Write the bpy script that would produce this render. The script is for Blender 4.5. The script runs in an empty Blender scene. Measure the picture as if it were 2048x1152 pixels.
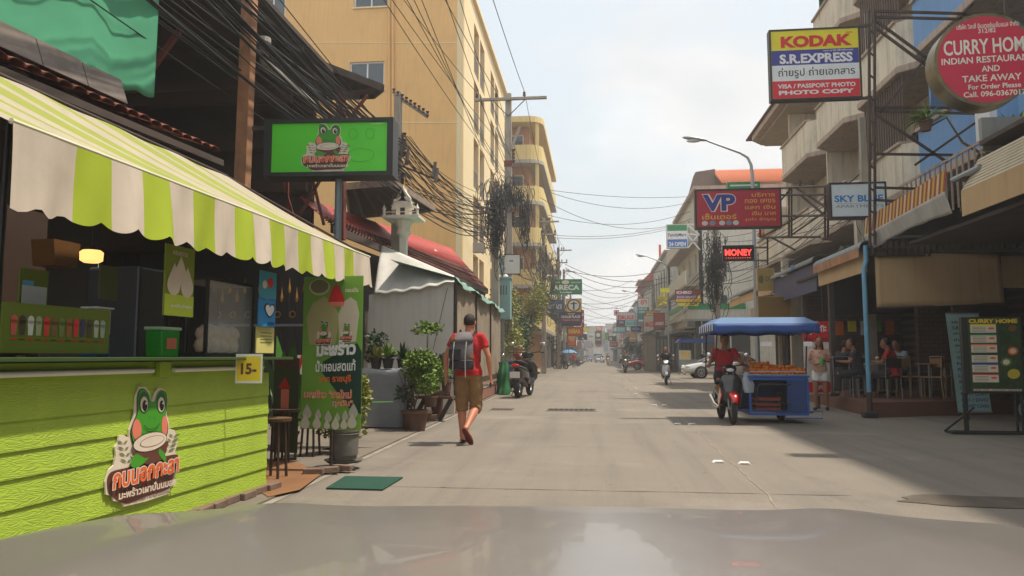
import bpy, math, random
from mathutils import Vector, Matrix
R = math.radians
rnd = random.Random(7)
sc = bpy.context.scene
C = bpy.data.collections.new('street'); sc.collection.children.link(C)

# ------------------------------------------------------------------ camera, sky, sun, exposure
F_PX = 1500.0; YAW = R(6.31); PITCH = R(5.22); CAM_H = 1.2
cam = bpy.data.cameras.new('camera'); cam_o = bpy.data.objects.new('camera', cam); C.objects.link(cam_o)
cam.sensor_width = 36; cam.lens = F_PX / 2048 * 36; cam.clip_start = 0.05; cam.clip_end = 3000
cam_o.location = (0, 0, CAM_H); cam_o.rotation_euler = (R(90) + PITCH, 0, YAW)
sc.camera = cam_o
SUN_EL = R(68.3); SUN_AZ = R(7)        # azimuth measured from +X towards +Y
W = bpy.data.worlds.new('World'); sc.world = W; W.use_nodes = True
nt = W.node_tree; nt.nodes.clear()
def wn(t, **k):
    n = nt.nodes.new(t)
    for a, b in k.items(): setattr(n, a, b)
    return n
sky = wn('ShaderNodeTexSky', sky_type='NISHITA', sun_disc=False, sun_elevation=SUN_EL, sun_rotation=R(90) - SUN_AZ,
         air_density=1.6, dust_density=4.0, ozone_density=1.0)
bg = wn('ShaderNodeBackground'); bg.inputs[1].default_value = 0.1
ow = wn('ShaderNodeOutputWorld')
tc = wn('ShaderNodeTexCoord'); mp = wn('ShaderNodeMapping'); mp.inputs['Scale'].default_value = (1, 1, 2.1); mp.inputs['Location'].default_value = (0.35, 0.2, 0.1)
nz = wn('ShaderNodeTexNoise'); nz.inputs['Scale'].default_value = 2.6; nz.inputs['Detail'].default_value = 7; nz.inputs['Roughness'].default_value = 0.52
cr = wn('ShaderNodeValToRGB'); cr.color_ramp.elements[0].position = 0.42; cr.color_ramp.elements[1].position = 0.56
nz2 = wn('ShaderNodeTexNoise'); nz2.inputs['Scale'].default_value = 3.4; nz2.inputs['Detail'].default_value = 6
cr2 = wn('ShaderNodeValToRGB'); cr2.color_ramp.elements[0].position = 0.38; cr2.color_ramp.elements[1].position = 0.62
cr2.color_ramp.elements[0].color = (4.3, 4.35, 4.4, 1); cr2.color_ramp.elements[1].color = (5.4, 5.35, 5.25, 1)
base = wn('ShaderNodeMixRGB'); base.inputs[0].default_value = 0.80; base.inputs[2].default_value = (4.3, 4.6, 4.75, 1)
mixc = wn('ShaderNodeMixRGB')
L_ = nt.links.new
L_(tc.outputs['Generated'], mp.inputs[0]); L_(mp.outputs[0], nz.inputs[0]); L_(mp.outputs[0], nz2.inputs[0])
L_(nz.outputs[0], cr.inputs[0]); L_(nz2.outputs[0], cr2.inputs[0])
L_(sky.outputs[0], base.inputs[1]); L_(base.outputs[0], mixc.inputs[1]); L_(cr2.outputs[0], mixc.inputs[2]); L_(cr.outputs[0], mixc.inputs[0])
L_(mixc.outputs[0], bg.inputs[0]); L_(bg.outputs[0], ow.inputs[0])
sl = bpy.data.lights.new('sun', 'SUN'); sl.energy = 2.35; sl.angle = R(1.6); sl.color = (1.0, 0.90, 0.76)
so = bpy.data.objects.new('sun', sl); C.objects.link(so)
sd = Vector((math.cos(SUN_EL) * math.cos(SUN_AZ), math.cos(SUN_EL) * math.sin(SUN_AZ), math.sin(SUN_EL)))
so.rotation_euler = (-sd).to_track_quat('-Z', 'Y').to_euler(); so.location = (20, 0, 40)
vs = sc.view_settings; sc.display_settings.display_device = 'sRGB'
vs.view_transform = 'Standard'; vs.look = 'None'; vs.gamma = 1; vs.use_curve_mapping = False; vs.exposure = 1.06
cy = sc.cycles; sc.render.engine = 'CYCLES'
cy.use_denoising = True; cy.max_bounces = 6; cy.diffuse_bounces = 3; cy.glossy_bounces = 3; cy.transmission_bounces = 4
cy.transparent_max_bounces = 12; cy.volume_bounces = 0; cy.caustics_reflective = False; cy.caustics_refractive = False
cy.sample_clamp_indirect = 6

# pixel (2048 x 1152 photograph) to real place
_cy, _sy, _cp, _sp = math.cos(YAW), math.sin(YAW), math.cos(PITCH), math.sin(PITCH)
_fw = Vector((-_sy * _cp, _cy * _cp, _sp)); _rt = Vector((_cy, _sy, 0)); _up = Vector((_sy * _sp, -_cy * _sp, _cp))
def ray(u, v): return _fw + _rt * ((u - 1024) / F_PX) + _up * ((576 - v) / F_PX)
def G(u, v, z=0.0): d = ray(u, v); t = (z - CAM_H) / d.z; return Vector((d.x * t, d.y * t, z))
def PY(u, v, Y): d = ray(u, v); t = Y / d.y; return Vector((d.x * t, Y, CAM_H + d.z * t))
def PX(u, v, X): d = ray(u, v); t = X / d.x; return Vector((X, d.y * t, CAM_H + d.z * t))

# ------------------------------------------------------------------ materials
def S(r, g, b, k=1.0):
    f = lambda c: ((c / 255) / 12.92 if c / 255 <= 0.04045 else ((c / 255 + 0.055) / 1.055) ** 2.4) * k
    return (f(r), f(g), f(b))
_m = {}
def M(name, col, rough=0.6, metal=0.0, var=0.12, vs=3.0, bump=0.0, bs=60.0, spec=0.5, grime=0.0, streak=0.0, coat=0.0, island=0.0, alpha=None, emit=None, es=1.0, trans=0.0, wave=None, gain=1.22):
    if name in _m: return _m[name]
    if not emit and max(col) > .045 and metal < .9: col = tuple(min(.86, c * gain) for c in col)
    m = bpy.data.materials.new(name); m.use_nodes = True; n = m.node_tree; _m[name] = m
    b = n.nodes['Principled BSDF']; b.inputs['Roughness'].default_value = rough; b.inputs['Metallic'].default_value = metal
    b.inputs['Specular IOR Level'].default_value = spec; b.inputs['Coat Weight'].default_value = coat
    b.inputs['Base Color'].default_value = (*col, 1)
    if trans: b.inputs['Transmission Weight'].default_value = trans
    if alpha is not None: b.inputs['Alpha'].default_value = alpha
    if emit: b.inputs['Emission Color'].default_value = (*emit, 1); b.inputs['Emission Strength'].default_value = es
    new = n.nodes.new; lk = n.links.new
    tc = new('ShaderNodeTexCoord'); src = tc.outputs['Object']
    last = None
    def mul(prev, fac_out, amt, lo=(0, 0, 0)):
        mx = new('ShaderNodeMixRGB'); mx.blend_type = 'MIX'
        mr = new('ShaderNodeMath'); mr.operation = 'MULTIPLY'; mr.inputs[1].default_value = amt; lk(fac_out, mr.inputs[0]); lk(mr.outputs[0], mx.inputs[0])
        if prev is None: mx.inputs[1].default_value = (*col, 1)
        else: lk(prev, mx.inputs[1])
        mx.inputs[2].default_value = (*lo, 1); return mx.outputs[0]
    if var:
        nzz = new('ShaderNodeTexNoise'); nzz.inputs['Scale'].default_value = vs; nzz.inputs['Detail'].default_value = 6; lk(src, nzz.inputs[0])
        rp = new('ShaderNodeMapRange'); rp.inputs[1].default_value = 0.35; rp.inputs[2].default_value = 0.75; lk(nzz.outputs[0], rp.inputs[0])
        last = mul(last, rp.outputs[0], min(1, var * 2), tuple(c * 0.45 for c in col))
    if grime:
        ng = new('ShaderNodeTexNoise'); ng.inputs['Scale'].default_value = 1.1; ng.inputs['Detail'].default_value = 9; ng.inputs['Roughness'].default_value = 0.7; lk(src, ng.inputs[0])
        rg = new('ShaderNodeMapRange'); rg.inputs[1].default_value = 0.5; rg.inputs[2].default_value = 0.68; lk(ng.outputs[0], rg.inputs[0])
        last = mul(last, rg.outputs[0], grime, (0.07, 0.06, 0.05))
    if streak:
        mpp = new('ShaderNodeMapping'); mpp.inputs['Scale'].default_value = (5, 5, 0.35); lk(src, mpp.inputs[0])
        ns = new('ShaderNodeTexNoise'); ns.inputs['Scale'].default_value = 2; ns.inputs['Detail'].default_value = 7; lk(mpp.outputs[0], ns.inputs[0])
        rs = new('ShaderNodeMapRange'); rs.inputs[1].default_value = 0.48; rs.inputs[2].default_value = 0.72; lk(ns.outputs[0], rs.inputs[0])
        last = mul(last, rs.outputs[0], streak, (0.06, 0.05, 0.045))
    if island:
        gi = new('ShaderNodeNewGeometry'); last = mul(last, gi.outputs['Random Per Island'], island, tuple(c * 0.25 for c in col))
    if last is not None: lk(last, b.inputs['Base Color'])
    hgt = None
    if bump:
        nb = new('ShaderNodeTexNoise'); nb.inputs['Scale'].default_value = bs; nb.inputs['Detail'].default_value = 5; lk(src, nb.inputs[0]); hgt = nb.outputs[0]
    if wave == 'wood':      # embossed wood grain on fibre cement boards
        mw = new('ShaderNodeMapping'); mw.inputs['Scale'].default_value = (1.6, 1.6, 9.0); lk(src, mw.inputs[0])
        nw = new('ShaderNodeTexNoise'); nw.inputs['Scale'].default_value = 2.2; nw.inputs['Detail'].default_value = 2; lk(mw.outputs[0], nw.inputs[0])
        mm = new('ShaderNodeMath'); mm.operation = 'MULTIPLY'; mm.inputs[1].default_value = 75; lk(nw.outputs[0], mm.inputs[0])
        ms = new('ShaderNodeMath'); ms.operation = 'SINE'; lk(mm.outputs[0], ms.inputs[0]); hgt = ms.outputs[0]
    if hgt is not None:
        bp = new('ShaderNodeBump'); bp.inputs['Strength'].default_value = bump; bp.inputs['Distance'].default_value = 0.012 if wave != 'wood' else 0.004
        lk(hgt, bp.inputs['Height']); lk(bp.outputs[0], b.inputs['Normal'])
    return m
def brickmat(name, c1, c2, mortar, scale, rough=0.8, w=0.5, h=0.25, ms=0.02):
    if name in _m: return _m[name]
    m = M(name, c1, rough, var=0); n = m.node_tree
    bt = n.nodes.new('ShaderNodeTexBrick'); bt.inputs['Scale'].default_value = scale
    for i, c in (('Color1', c1), ('Color2', c2), ('Mortar', mortar)): bt.inputs[i].default_value = (*c, 1)
    bt.inputs['Mortar Size'].default_value = ms; bt.inputs['Brick Width'].default_value = w; bt.inputs['Row Height'].default_value = h
    tcn = [x for x in n.nodes if x.type == 'TEX_COORD'][0]; mp = n.nodes.new('ShaderNodeMapping'); mp.inputs['Rotation'].default_value = (R(90), 0, 0)
    n.links.new(tcn.outputs['Object'], mp.inputs[0]); n.links.new(mp.outputs[0], bt.inputs[0]); n.links.new(bt.outputs[0], n.nodes['Principled BSDF'].inputs['Base Color'])
    return m

# ------------------------------------------------------------------ mesh building
WORLD = set()
def tag(o, label=None, cat=None, group=None, kind=None):
    if label: o['label'] = label
    if cat: o['category'] = cat
    if group: o['group'] = group
    if kind: o['kind'] = kind
    return o
def thing(name, label, cat, loc=(0, 0, 0), rz=0.0, group=None, world=False):
    o = bpy.data.objects.new(name, None); C.objects.link(o); o.empty_display_size = 0.2
    o.location = loc; o.rotation_euler = (0, 0, rz)
    if world: WORLD.add(o.name)
    return tag(o, label, cat, group)
def link(name, me, parent=None, loc=None, rot=None, scale=None):
    o = bpy.data.objects.new(name, me); C.objects.link(o)
    if loc is not None: o.location = loc
    if rot is not None: o.rotation_euler = rot
    if scale is not None: o.scale = scale
    if parent is not None:
        o.parent = parent
        if parent.name in WORLD:
            o.matrix_parent_inverse = (Matrix.Translation(parent.location) @ parent.rotation_euler.to_matrix().to_4x4()).inverted()
    return o
class MB:
    def __init__(s): s.v = []; s.f = []; s.mi = []; s.cur = 0
    def add(s, vs, fs):
        k = len(s.v); s.v += [tuple(p) for p in vs]
        for f in fs: s.f.append([i + k for i in f]); s.mi.append(s.cur)
        return s
    def box(s, x0, x1, y0, y1, z0, z1):
        if x0 > x1: x0, x1 = x1, x0
        if y0 > y1: y0, y1 = y1, y0
        if z0 > z1: z0, z1 = z1, z0
        return s.add([(x0, y0, z0), (x1, y0, z0), (x1, y1, z0), (x0, y1, z0), (x0, y0, z1), (x1, y0, z1), (x1, y1, z1), (x0, y1, z1)],
                     [(0, 3, 2, 1), (4, 5, 6, 7), (0, 1, 5, 4), (1, 2, 6, 5), (2, 3, 7, 6), (3, 0, 4, 7)])
    def beam(s, p0, p1, w, h, up=(0, 0, 1)):
        p0 = Vector(p0); p1 = Vector(p1); d = (p1 - p0).normalized(); u = Vector(up)
        a = d.cross(u)
        if a.length < 1e-4: a = Vector((1, 0, 0))
        a.normalize(); b = a.cross(d).normalized(); vs = []
        for p in (p0, p1):
            for i, j in ((-1, -1), (1, -1), (1, 1), (-1, 1)): vs.append(p + a * (i * w / 2) + b * (j * h / 2))
        return s.add(vs, [(0, 1, 2, 3), (7, 6, 5, 4), (0, 4, 5, 1), (1, 5, 6, 2), (2, 6, 7, 3), (3, 7, 4, 0)])
    def tube(s, pts, r, n=8, caps=True):
        pts = [Vector(p) for p in pts]; rings = []
        if not isinstance(r, (list, tuple)): r = [r] * len(pts)
        ref = None
        for i, p in enumerate(pts):
            d = (pts[min(i + 1, len(pts) - 1)] - pts[max(i - 1, 0)])
            d = d.normalized() if d.length > 1e-9 else Vector((0, 0, 1))
            if ref is None: ref = Vector((0, 0, 1)) if abs(d.z) < 0.9 else Vector((1, 0, 0))
            a = d.cross(ref)
            if a.length < 1e-5: a = d.orthogonal()
            a.normalize(); b = d.cross(a).normalized(); ref = a.cross(d).normalized()
            rings.append([p + (a * math.cos(2 * math.pi * k / n) + b * math.sin(2 * math.pi * k / n)) * r[i] for k in range(n)])
        return s.loft(rings, caps)
    def loft(s, rings, caps=True, closed=True):
        n = len(rings[0]); vs = [p for rg in rings for p in rg]; fs = []
        for i in range(len(rings) - 1):
            for k in range(n if closed else n - 1):
                a = i * n + k; b = i * n + (k + 1) % n; fs.append((a, b, b + n, a + n))
        if caps: fs.append(tuple(range(n - 1, -1, -1))); fs.append(tuple((len(rings) - 1) * n + k for k in range(n)))
        return s.add(vs, fs)
    def cyl(s, p0, p1, r0, r1=None, n=12): return s.tube([p0, p1], [r0, r0 if r1 is None else r1], n)
    def eloft(s, secs, n=14):   # secs: (centre, half-width vector a, half-depth vector b)
        return s.loft([[Vector(c) + Vector(a) * math.cos(2 * math.pi * k / n) + Vector(b) * math.sin(2 * math.pi * k / n) for k in range(n)] for c, a, b in secs])
    def ball(s, c, r, n=12, m=8):
        if not isinstance(r, (tuple, list)): r = (r, r, r)
        c = Vector(c); vs = [(c.x, c.y, c.z - r[2])]; fs = []
        for i in range(1, m):
            t = math.pi * i / m - math.pi / 2
            for k in range(n): p = 2 * math.pi * k / n; vs.append((c.x + r[0] * math.cos(t) * math.cos(p), c.y + r[1] * math.cos(t) * math.sin(p), c.z + r[2] * math.sin(t)))
        vs.append((c.x, c.y, c.z + r[2])); last = len(vs) - 1
        for k in range(n):
            fs.append((0, 1 + (k + 1) % n, 1 + k)); b = 1 + (m - 2) * n; fs.append((last, b + k, b + (k + 1) % n))
        for i in range(m - 2):
            for k in range(n): a = 1 + i * n + k; b = 1 + i * n + (k + 1) % n; fs.append((a, b, b + n, a + n))
        return s.add(vs, fs)
    def lathe(s, prof, c=(0, 0, 0), n=20):
        c = Vector(c); return s.loft([[(c.x + r * math.cos(2 * math.pi * k / n), c.y + r * math.sin(2 * math.pi * k / n), c.z + z) for k in range(n)] for r, z in prof])
    def prism(s, poly, d0, d1, axis='x'):   # 2D polygon extruded along an axis
        def p3(a, b, d): return {'x': (d, a, b), 'y': (a, d, b), 'z': (a, b, d)}[axis]
        n = len(poly); vs = [p3(a, b, d0) for a, b in poly] + [p3(a, b, d1) for a, b in poly]
        fs = [tuple(range(n - 1, -1, -1)), tuple(range(n, 2 * n))] + [(k, (k + 1) % n, (k + 1) % n + n, k + n) for k in range(n)]
        return s.add(vs, fs)
    def ring(s, c, R0, r, axis='x', n=28, m=8, sq=1.0):     # torus
        rings = []
        for i in range(n):
            t = 2 * math.pi * i / n; rg = []
            for k in range(m):
                p = 2 * math.pi * k / m; rr = R0 + r * math.cos(p); w = r * sq * math.sin(p); a, b = rr * math.cos(t), rr * math.sin(t)
                rg.append((c[0] + w, c[1] + a, c[2] + b) if axis == 'x' else (c[0] + a, c[1] + w, c[2] + b) if axis == 'y' else (c[0] + a, c[1] + b, c[2] + w))
            rings.append(rg)
        rings.append(rings[0]); return s.loft(rings, False)
    def grid(s, fn, nu, nv):
        vs = [fn(i / nu, j / nv) for j in range(nv + 1) for i in range(nu + 1)]
        return s.add(vs, [(j * (nu + 1) + i, j * (nu + 1) + i + 1, (j + 1) * (nu + 1) + i + 1, (j + 1) * (nu + 1) + i) for j in range(nv) for i in range(nu)])
    def mesh(s, name, mats, smooth=False, ang=40):
        me = bpy.data.meshes.new(name); me.from_pydata(s.v, [], s.f)
        for m in (mats if isinstance(mats, (list, tuple)) else [mats]): me.materials.append(m)
        if isinstance(mats, (list, tuple)) and len(mats) > 1: me.polygons.foreach_set('material_index', s.mi)
        if smooth:
            me.polygons.foreach_set('use_smooth', [True] * len(me.polygons)); me.set_sharp_from_angle(angle=R(ang))
        me.update(); return me
    def build(s, name, mats, parent=None, smooth=False, bevel=0, loc=None, rot=None, solid=0, ang=40, sub=0):
        o = link(name, s.mesh(name, mats, smooth, ang), parent, loc, rot)
        if solid: md = o.modifiers.new('solid', 'SOLIDIFY'); md.thickness = solid; md.offset = 0
        if bevel: md = o.modifiers.new('bevel', 'BEVEL'); md.width = bevel; md.segments = 2; md.limit_method = 'ANGLE'; md.angle_limit = R(35)
        if sub: md = o.modifiers.new('sub', 'SUBSURF'); md.levels = sub; md.render_levels = sub
        return o
def bx(name, m, parent, x0, x1, y0, y1, z0, z1, bevel=0): return MB().box(x0, x1, y0, y1, z0, z1).build(name, m, parent, bevel=bevel)
def copy_tree(src, loc, rz=None, label=None, scale=None):
    kids = {}
    for o in C.objects:
        if o.parent: kids.setdefault(o.parent.name, []).append(o)
    def rec(o, par):
        c = o.copy(); C.objects.link(c)
        if par is not None: c.parent = par
        for ch in kids.get(o.name, []): rec(ch, c)
        return c
    r = rec(src, None); r.location = loc
    if rz is not None: r.rotation_euler.z = rz
    if scale: r.scale = (scale,) * 3
    if label: r['label'] = label
    return r

# ------------------------------------------------------------------ print on flat things (letters and shapes as thin relief)
_txt = {}
def textgeo(s, bold=0.0, shear=0.0):
    k = (s, bold, shear)
    if k not in _txt:
        cu = bpy.data.curves.new('t', 'FONT'); cu.body = s; cu.offset = bold; cu.shear = shear; cu.resolution_u = 3; cu.fill_mode = 'FRONT'
        o = bpy.data.objects.new('t', cu); me = bpy.data.meshes.new_from_object(o)
        v = [(p.co.x, p.co.y) for p in me.vertices]; f = [tuple(p.vertices) for p in me.polygons]
        bpy.data.meshes.remove(me); bpy.data.objects.remove(o); bpy.data.curves.remove(cu)
        xs = [a for a, b in v] or [0, 1]; ys = [b for a, b in v] or [0, 1]
        x0, x1, y0, y1 = min(xs), max(xs), min(ys), max(ys)
        par = list(range(len(v)))        # glyphs that overlap are lifted by a hair so that they never share a plane
        def fd(i):
            while par[i] != i: par[i] = par[par[i]]; i = par[i]
            return i
        for q in f:
            for i in q[1:]: par[fd(i)] = fd(q[0])
        ids = {}
        _txt[k] = ([((a - x0) / (x1 - x0 or 1), (b - y0) / (y1 - y0 or 1), ids.setdefault(fd(i), len(ids)) % 7 * 0.00025) for i, (a, b) in enumerate(v)], f)
    return _txt[k]
class Print:
    """flat print in local coordinates: x right, z up, face looking to -y, lifted step by step from y0"""
    def __init__(s, parent, y0=0.0): s.p = parent; s.y = y0 - 0.003; s.n = 0
    def _put(s, name, vs, fs, m, y=None):
        y = s.y if y is None else y
        return MB().add([(a, y, b) for a, b in vs], fs).build(name, m, s.p)
    def layer(s, d=0.0015): s.y -= d; return s
    def text(s, t, x0, z0, x1, z1, m, bold=0.0, shear=0.0, slope=0.0, name='lettering'):
        v, f = textgeo(t, bold, shear); w = x1 - x0; h = z1 - z0
        return MB().add([(x0 + a * w, s.y - q, z0 + b * h + slope * a * w) for a, b, q in v], f).build(name, m, s.p)
    def rect(s, x0, z0, x1, z1, m, name='panel'): return s._put(name, [(x0, z0), (x1, z0), (x1, z1), (x0, z1)], [(0, 1, 2, 3)], m)
    def poly(s, pts, m, name='panel'): return s._put(name, pts, [tuple(range(len(pts)))], m)
    def oval(s, cx, cz, rx, rz, m, name='panel', a=0.0, n=22, t0=0, t1=360):
        pts = []
        for k in range(n + (0 if t1 - t0 >= 360 else 1)):
            t = R(t0 + (t1 - t0) * k / n); x, z = rx * math.cos(t), rz * math.sin(t)
            pts.append((cx + x * math.cos(a) - z * math.sin(a), cz + x * math.sin(a) + z * math.cos(a)))
        return s._put(name, pts, [tuple(range(len(pts)))], m)
    def line(s, pts, w, m, name='printed_line'):
        vs = []; fs = []
        for i, (x, z) in enumerate(pts):
            a = pts[max(i - 1, 0)]; b = pts[min(i + 1, len(pts) - 1)]; dx, dz = b[0] - a[0], b[1] - a[1]; l = math.hypot(dx, dz) or 1
            vs += [(x - dz / l * w / 2, z + dx / l * w / 2), (x + dz / l * w / 2, z - dx / l * w / 2)]
            if i: k = 2 * i; fs.append((k - 2, k - 1, k + 1, k))
        return s._put(name, vs, fs, m)
def ink(name, rgb, rough=0.45, k=1.0): return M('print_' + name, S(*rgb, k), rough, var=0.10, vs=4, grime=0.10)
I_W = ink('white', (235, 235, 230)); I_K = ink('black', (25, 24, 24)); I_R = ink('red', (200, 30, 30)); I_Y = ink('yellow', (240, 205, 30))
I_B = ink('blue', (30, 45, 130)); I_G = ink('green', (20, 130, 75)); I_O = ink('orange', (225, 105, 40)); I_T = ink('teal', (30, 140, 145)); I_LG = ink('leafgreen', (95, 165, 45))
steel = M('dark_painted_steel', S(70, 58, 52), 0.6, 0.3, grime=0.4); galv = M('galvanised_steel', S(150, 155, 158), 0.45, 0.6, grime=0.2)
black = M('black_plastic', (0.02, 0.02, 0.02), 0.45, var=0.05); rubber = M('tyre_rubber', (0.018, 0.018, 0.018), 0.8, var=0.1)
chrome = M('chrome', (0.7, 0.7, 0.7), 0.18, 1.0, var=0.05); cableM = M('cable_black', (0.025, 0.025, 0.027), 0.6, var=0)
glassD = M('dark_window_glass', S(60, 72, 78), 0.08, 0.0, var=0.2, vs=1.0, spec=0.8); glassC = M('clear_glass', (0.8, 0.85, 0.85), 0.03, alpha=0.22, var=0, spec=0.8)
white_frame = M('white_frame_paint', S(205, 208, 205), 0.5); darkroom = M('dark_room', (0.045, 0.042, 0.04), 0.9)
skinM = M('skin', S(186, 128, 100), 0.5, var=0.08, vs=8); skinD = M('skin_tan', S(140, 92, 68), 0.5, var=0.08, vs=8); hairM = M('hair_dark', (0.02, 0.016, 0.014), 0.7, var=0.2, vs=30)
def sign(name, label, w, h, d, loc, rz=0.0, face=I_W, rim=black, group=None, fr=0.03, cat='sign'):
    """box sign: base point at the middle of its lower edge, face towards local -y"""
    t = thing(name, label, cat, loc, rz, group)
    bx('cabinet', rim, t, -w / 2, w / 2, 0.004, d, 0, h)
    MB().box(-w / 2, w / 2, -0.012, 0.004, 0, fr).box(-w / 2, w / 2, -0.012, 0.004, h - fr, h).box(-w / 2, -w / 2 + fr, -0.012, 0.004, fr, h - fr).box(w / 2 - fr, w / 2, -0.012, 0.004, fr, h - fr).build('frame', rim, t)
    bx('face', face, t, -w / 2 + fr, w / 2 - fr, -0.001, 0.006, fr, h - fr)
    return t, Print(t, -0.001)
def sign_px(name, label, u0, v0, u1, v1, Y, **k):
    """box sign standing square to the street at distance Y, sized from its place in the photograph"""
    a = PY(u0, v1, Y); b = PY(u1, v0, Y); w = b.x - a.x; h = b.z - a.z
    t, p = sign(name, label, w, h, k.pop('d', 0.25), ((a.x + b.x) / 2, Y, a.z), **k)
    t_ = (t, p, w, h); return t_
# walls with real openings
def facade(mb, p0, p1, z0, z1, ops, th=0.2):
    p0 = Vector((*p0, 0)); p1 = Vector((*p1, 0)); L = (p1 - p0).length; d = (p1 - p0) / L; nrm = Vector((-d.y, d.x, 0))
    ss = sorted(set([0, L] + [q for o in ops for q in o[:2]])); zs = sorted(set([z0, z1] + [q for o in ops for q in o[2:4]]))
    for i in range(len(zs) - 1):
        run = None
        for j in range(len(ss) - 1):
            sm = (ss[j] + ss[j + 1]) / 2; zm = (zs[i] + zs[i + 1]) / 2
            hole = any(o[0] < sm < o[1] and o[2] < zm < o[3] for o in ops)
            if not hole: run = [ss[j] if run is None else run[0], ss[j + 1]]
            if hole or j == len(ss) - 2:
                if run:
                    a = p0 + d * run[0]; b = p0 + d * run[1]; q = nrm * th
                    mb.add([(p.x, p.y, z) for z in (zs[i], zs[i + 1]) for p in (a, b, b + q, a + q)], [(3, 2, 1, 0), (4, 5, 6, 7), (0, 1, 5, 4), (1, 2, 6, 5), (2, 3, 7, 6), (3, 0, 4, 7)])
                run = None
    return mb
_win = {}
def window(parent, p0, p1, o, fm=white_frame, gm=glassD, mull=1, inset=0.1, bar=0.05, grille=None):
    """frame and pane set into an opening of a facade()"""
    p0 = Vector((*p0, 0)); p1 = Vector((*p1, 0)); d = (p1 - p0).normalized(); nrm = Vector((-d.y, d.x, 0)); w = o[1] - o[0]; h = o[3] - o[2]
    key = (round(w, 2), round(h, 2), fm.name, gm.name, mull, grille)
    if key not in _win:
        m = MB(); b = bar
        m.box(0, w, 0, .05, 0, b).box(0, w, 0, .05, h - b, h).box(0, b, 0, .05, b, h - b).box(w - b, w, 0, .05, b, h - b)
        for i in range(mull): x = w * (i + 1) / (mull + 1); m.box(x - b / 2, x + b / 2, .003, .047, b, h - b)
        g = None
        if grille:
            g = MB(); k = int(w / 0.14)
            for i in range(k + 1): x = w * i / k; g.box(x - .009, x + .009, -.06, -.042, 0, h)
            for z in (0.02, h / 2, h - .02): g.box(0, w, -.042, -.03, z - .012, z + .012)
            g = g.mesh('window_grille', steel)
        _win[key] = (m.mesh('window_frame', fm), MB().box(b * .5, w - b * .5, .02, .03, b * .5, h - b * .5).mesh('pane', gm), g)
    fm_, pm, g = _win[key]; at = p0 + d * o[0] + nrm * inset; at.z = o[2]; rz = math.atan2(d.y, d.x)
    fr = link('window', fm_, parent, at, (0, 0, rz)); pn = link('pane', pm, fr)
    if g: link('window_grille', g, fr)
    return fr
def corrugated(mb, a, b, c, d, n, amp=0.02, th=0.006, seg=4):
    """corrugated sheet a-b (top edge) to d-c (bottom edge); ridges run from a-b to d-c"""
    a, b, c, d = map(Vector, (a, b, c, d)); nrm = (b - a).cross(d - a).normalized()
    N = n * seg
    def fn(u, v): p = (a.lerp(b, u)).lerp(d.lerp(c, u), v); return tuple(p + nrm * (amp * math.cos(2 * math.pi * n * u)))
    return mb.grid(fn, N, 2)
def leaves(mb, c, r, n, size, seed=1, flat=0.0, shell=0.35, droop=0.0):
    g = random.Random(seed)
    for _ in range(n):
        while True:
            p = Vector((g.uniform(-1, 1), g.uniform(-1, 1), g.uniform(-1, 1)))
            if shell < p.length < 1: break
        q = Vector((c[0] + p.x * r[0], c[1] + p.y * r[1], c[2] + p.z * r[2]))
        d = Vector((g.gauss(0, 1) + p.x, g.gauss(0, 1) + p.y, g.gauss(0, .6) + p.z * .5 - droop)).normalized(); a = d.orthogonal().normalized(); a = Matrix.Rotation(g.uniform(0, 6.28), 3, d) @ a
        L = size * g.uniform(.6, 1.3); w = L * .28
        mb.add([q, q + d * L * .45 + a * w, q + d * L, q + d * L * .45 - a * w], [(0, 1, 2, 3)])
    return mb

# ------------------------------------------------------------------ ground, road, pavements
def roadmat():
    m = M('worn_concrete_road', S(176, 164, 148, 0.53), 0.85, gain=1, var=0.16, vs=0.6, bump=0.25, bs=90, grime=0.10); n = m.node_tree
    tc_ = [x for x in n.nodes if x.type == 'TEX_COORD'][0]; b_ = n.nodes['Principled BSDF']; prev = b_.inputs['Base Color'].links[0].from_socket
    def layer(scale, ns, det, lo, hi, amt, dark, rough_=.6):
        global _cy
        mp_ = n.nodes.new('ShaderNodeMapping'); mp_.inputs['Scale'].default_value = scale; n.links.new(tc_.outputs['Object'], mp_.inputs[0])
        q = n.nodes.new('ShaderNodeTexNoise'); q.inputs['Scale'].default_value = ns; q.inputs['Detail'].default_value = det; q.inputs['Roughness'].default_value = rough_; n.links.new(mp_.outputs[0], q.inputs[0])
        r = n.nodes.new('ShaderNodeMapRange'); r.inputs[1].default_value = lo; r.inputs[2].default_value = hi; r.inputs[4].default_value = amt; n.links.new(q.outputs[0], r.inputs[0])
        x = n.nodes.new('ShaderNodeMixRGB'); n.links.new(r.outputs[0], x.inputs[0]); x.inputs[2].default_value = (*dark, 1); return x
    for a in (((1, 1, 1), 55, 3, .45, .62, .42, (.10, .09, .08)), ((1, 1, 1), 160, 2, .5, .7, .35, (.42, .38, .33)), ((2.2, .10, 1), 1.4, 5, .48, .70, .42, (.115, .10, .09)), ((.5, .35, 1), 1.3, 9, .56, .66, .45, (.12, .105, .09), .75), ((3, 3, 1), 2.0, 6, .66, .70, .6, (.06, .05, .045)), ((.3, .5, 1), .9, 7, .55, .68, .35, (.36, .325, .28), .7)):
        x = layer(*a); n.links.new(prev, x.inputs[1]); prev = x.outputs[0]
    n.links.new(prev, b_.inputs['Base Color'])
    return m
roadM = roadmat(); paveM = M('pavement_concrete', S(168, 156, 140, 0.52), 0.9, gain=1, var=0.2, vs=1.5, bump=0.3, bs=70, grime=0.2)
def sheet(name, pts, z, m, kind='structure', n=None):
    o = MB().add([(p[0], p[1], z) for p in pts], [tuple(range(len(pts)))]).build(name, m); o['kind'] = kind; return o
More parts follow.
